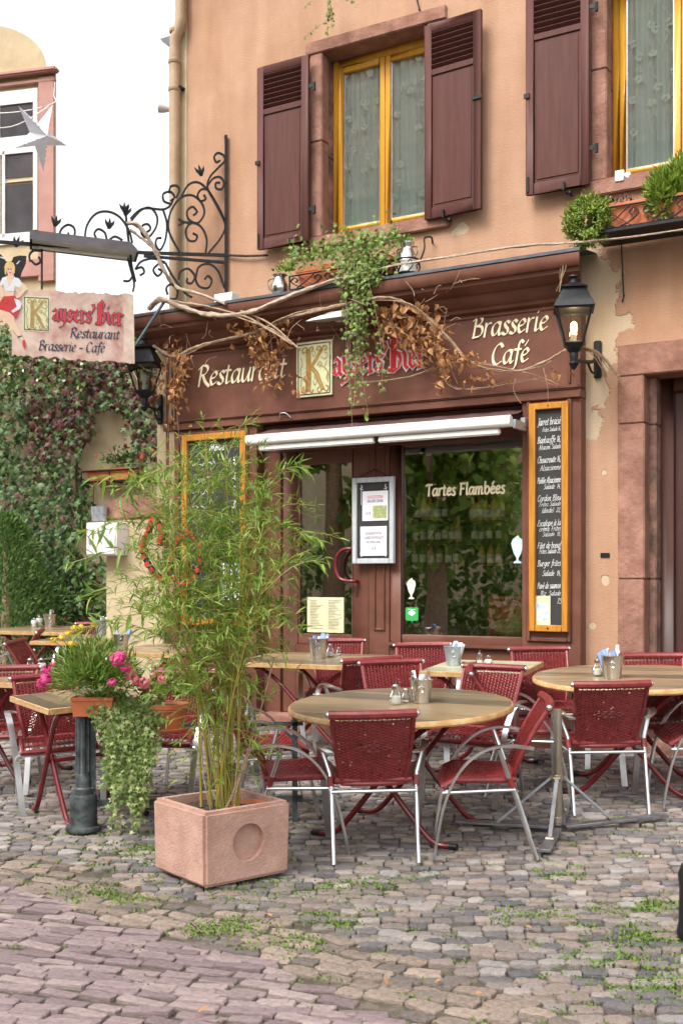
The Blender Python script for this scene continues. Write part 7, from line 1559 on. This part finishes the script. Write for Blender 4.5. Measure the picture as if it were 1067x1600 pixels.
for x in (wa.x-.05, (wa.x+wc_.x)/2, wc_.x+.05): b.tube([(x, 1.76, wa.z), (x, 1.76, wa.z+.13)], .009, 6); b.tube([(x, 1.76, wa.z), (x, 1.99, wa.z)], .009, 6)
solo('flower_box_holder', b, M_iron, 'dark iron holder of the flower box on the garden wall', 'holder')
wg = plantroot('wall_geranium', 'leggy geranium with red flowers in the flower box on the garden wall', 'plant', V(((wa.x+wc_.x)/2, 1.86, wa.z+.14))); bush(wg, V((wa.x+.45, 1.86, wa.z+.22)), .22, 150, L_round, M_creep, .05, stems=10, seed=77, sq=(1.3, .6, 1))
for i, (x, y, r_) in enumerate(((224, 716, 8), (240, 706, 6), (214, 712, 5), (150, 712, 5))): flower(wg, W(x, y, -1.7), r_/150, M_redl if i < 2 else M_lpink, 80+i, 'flower_head', 12)
b = MB(); b.tube([W(147, 760, -1.95), W(146, 800, -1.95)], .005, 5); solo('thin_cable', b, M_iron, 'thin cable hanging down the cream wall above the electrical cabinet', 'cable')
# ------------------------------------------------------------------ the other side of the street, seen mirrored in the panes
def tree(nm, lb, p, h, cr_, n, seed, m=M_tree):
    t = root(nm, lb, 'tree', p, 'trees across the street'); r = random.Random(seed); b = MB(); b.tube(crom([p, p+UZ*h*.25+V((.1, .05, 0)), p+UZ*h*.5]), [.28*(1-.05*i) if i < 14 else .1 for i in range(13)], 10); tk = build('trunk', b, M_bark, t)
    for k in range(7): d = rdir(r); d.z = abs(d.z)+.3; b = MB(); b.tube(crom([p+UZ*h*(.35+.02*k), p+UZ*h*.5+d*cr_*.4, p+UZ*h*.58+d*cr_*.75], 4), .06, 6); build('limb', b, M_bark, t)
    its = []; cl = [rdir(r)*cr_*r.uniform(.35, .9) for _ in range(26)]
    for _ in range(n): c = r.choice(cl); q = p+UZ*h*.62+V((c.x, c.y, c.z*.95))+rdir(r)*cr_*.32*r.random()**.4; its.append((r.randrange(2), leafM(q, rdir(r)-UZ*.3, UZ+rdir(r), .26*r.uniform(.6, 1.3))))
    scatter(t, 'leaf', L_round, its, m, 0, 'crown')
tree('lime_tree', 'leafy lime tree across the street, mirrored in the shop window', V((-9.6, -11.6, 0)), 5.6, 2.1, 3200, 91)
tree('lime_tree', 'tall leafy tree across the street, mirrored in the lower half of the upper panes', V((-11.6, -11.0, 0)), 10.2, 2.7, 6000, 92)
tree('lime_tree', 'small leafy tree across the street, mirrored in the door pane', V((-13.8, -10.2, 0)), 4.6, 1.9, 2200, 93)
OX0, OX1, OY = -44.0, -4.5, -23.0
op = root('opposite_house', 'pale house with a red tiled roof across the street, mirrored in the panes', 'house', V(((OX0+OX1)/2, OY-3.5, 0)))
b = MB(); b.box(OX0, OX1, OY-12, OY, 0, 14.0); build('wall', b, M_cream, op, smooth=False)
M_rt = mat('red_roof_tiles', (.40, .165, .10), (.58, .28, .18), scale=3, rough=.85, bump=.3, island=.6)
b = MB(); nr, nc = 20, 72; rx_ = OX1-OX0
for j in range(nr):
    for i in range(nc): x = OX0-.3+(rx_+.6)*i/nc; t0, t1 = j/nr, (j+1.25)/nr; wd = (rx_+.6)/nc*.94; b.quad((x, OY+.5-6.4*t0, 13.7+9.6*t0+.09), (x+wd, OY+.5-6.4*t0, 13.7+9.6*t0+.09), (x+wd, OY+.5-6.4*t1, 13.7+9.6*t1), (x, OY+.5-6.4*t1, 13.7+9.6*t1))
o = build('roof_tiles', b, M_rt, op, recalc=False, smooth=False); o['kind'] = 'stuff'
b = MB(); b.prism([(OX0, OY, 14.0), (OX0, OY-6, 22.8), (OX0, OY-12, 14.0)], (rx_, 0, 0)); build('gable', b, M_cream, op, smooth=False)
for i in range(5):
    for z in (1.2, 5, 9): b = MB(); x = OX0+3+6*i; b.box(x, x+1.1, OY-.02, OY+.06, z, z+1.8); wo = build('window', b, M_wht, op); b = MB(); b.box(x+.1, x+1.0, OY+.061, OY+.075, z+.1, z+1.7); build('pane', b, M_dglass, wo)

hg = root('added_hedge', 'dark clipped hedge along the opposite house, mirrored low in the shop window', 'hedge', V((-11, -13.2, 0))); its = []; r = random.Random(95)  # hedge added to keep the low shop-window reflection dark, so the bottles show
for _ in range(3600): q = V((r.uniform(-17, -6.5), -13.2+r.uniform(-.5, .5), r.uniform(0, 2.3))); its.append((r.randrange(2), leafM(q, rdir(r)+UZ*.2, UZ*.3+rdir(r)+V((0, .6, 0)), .2*r.uniform(.6, 1.2))))
scatter(hg, 'leaf', L_round, its, M_plant, 0, 'foliage')
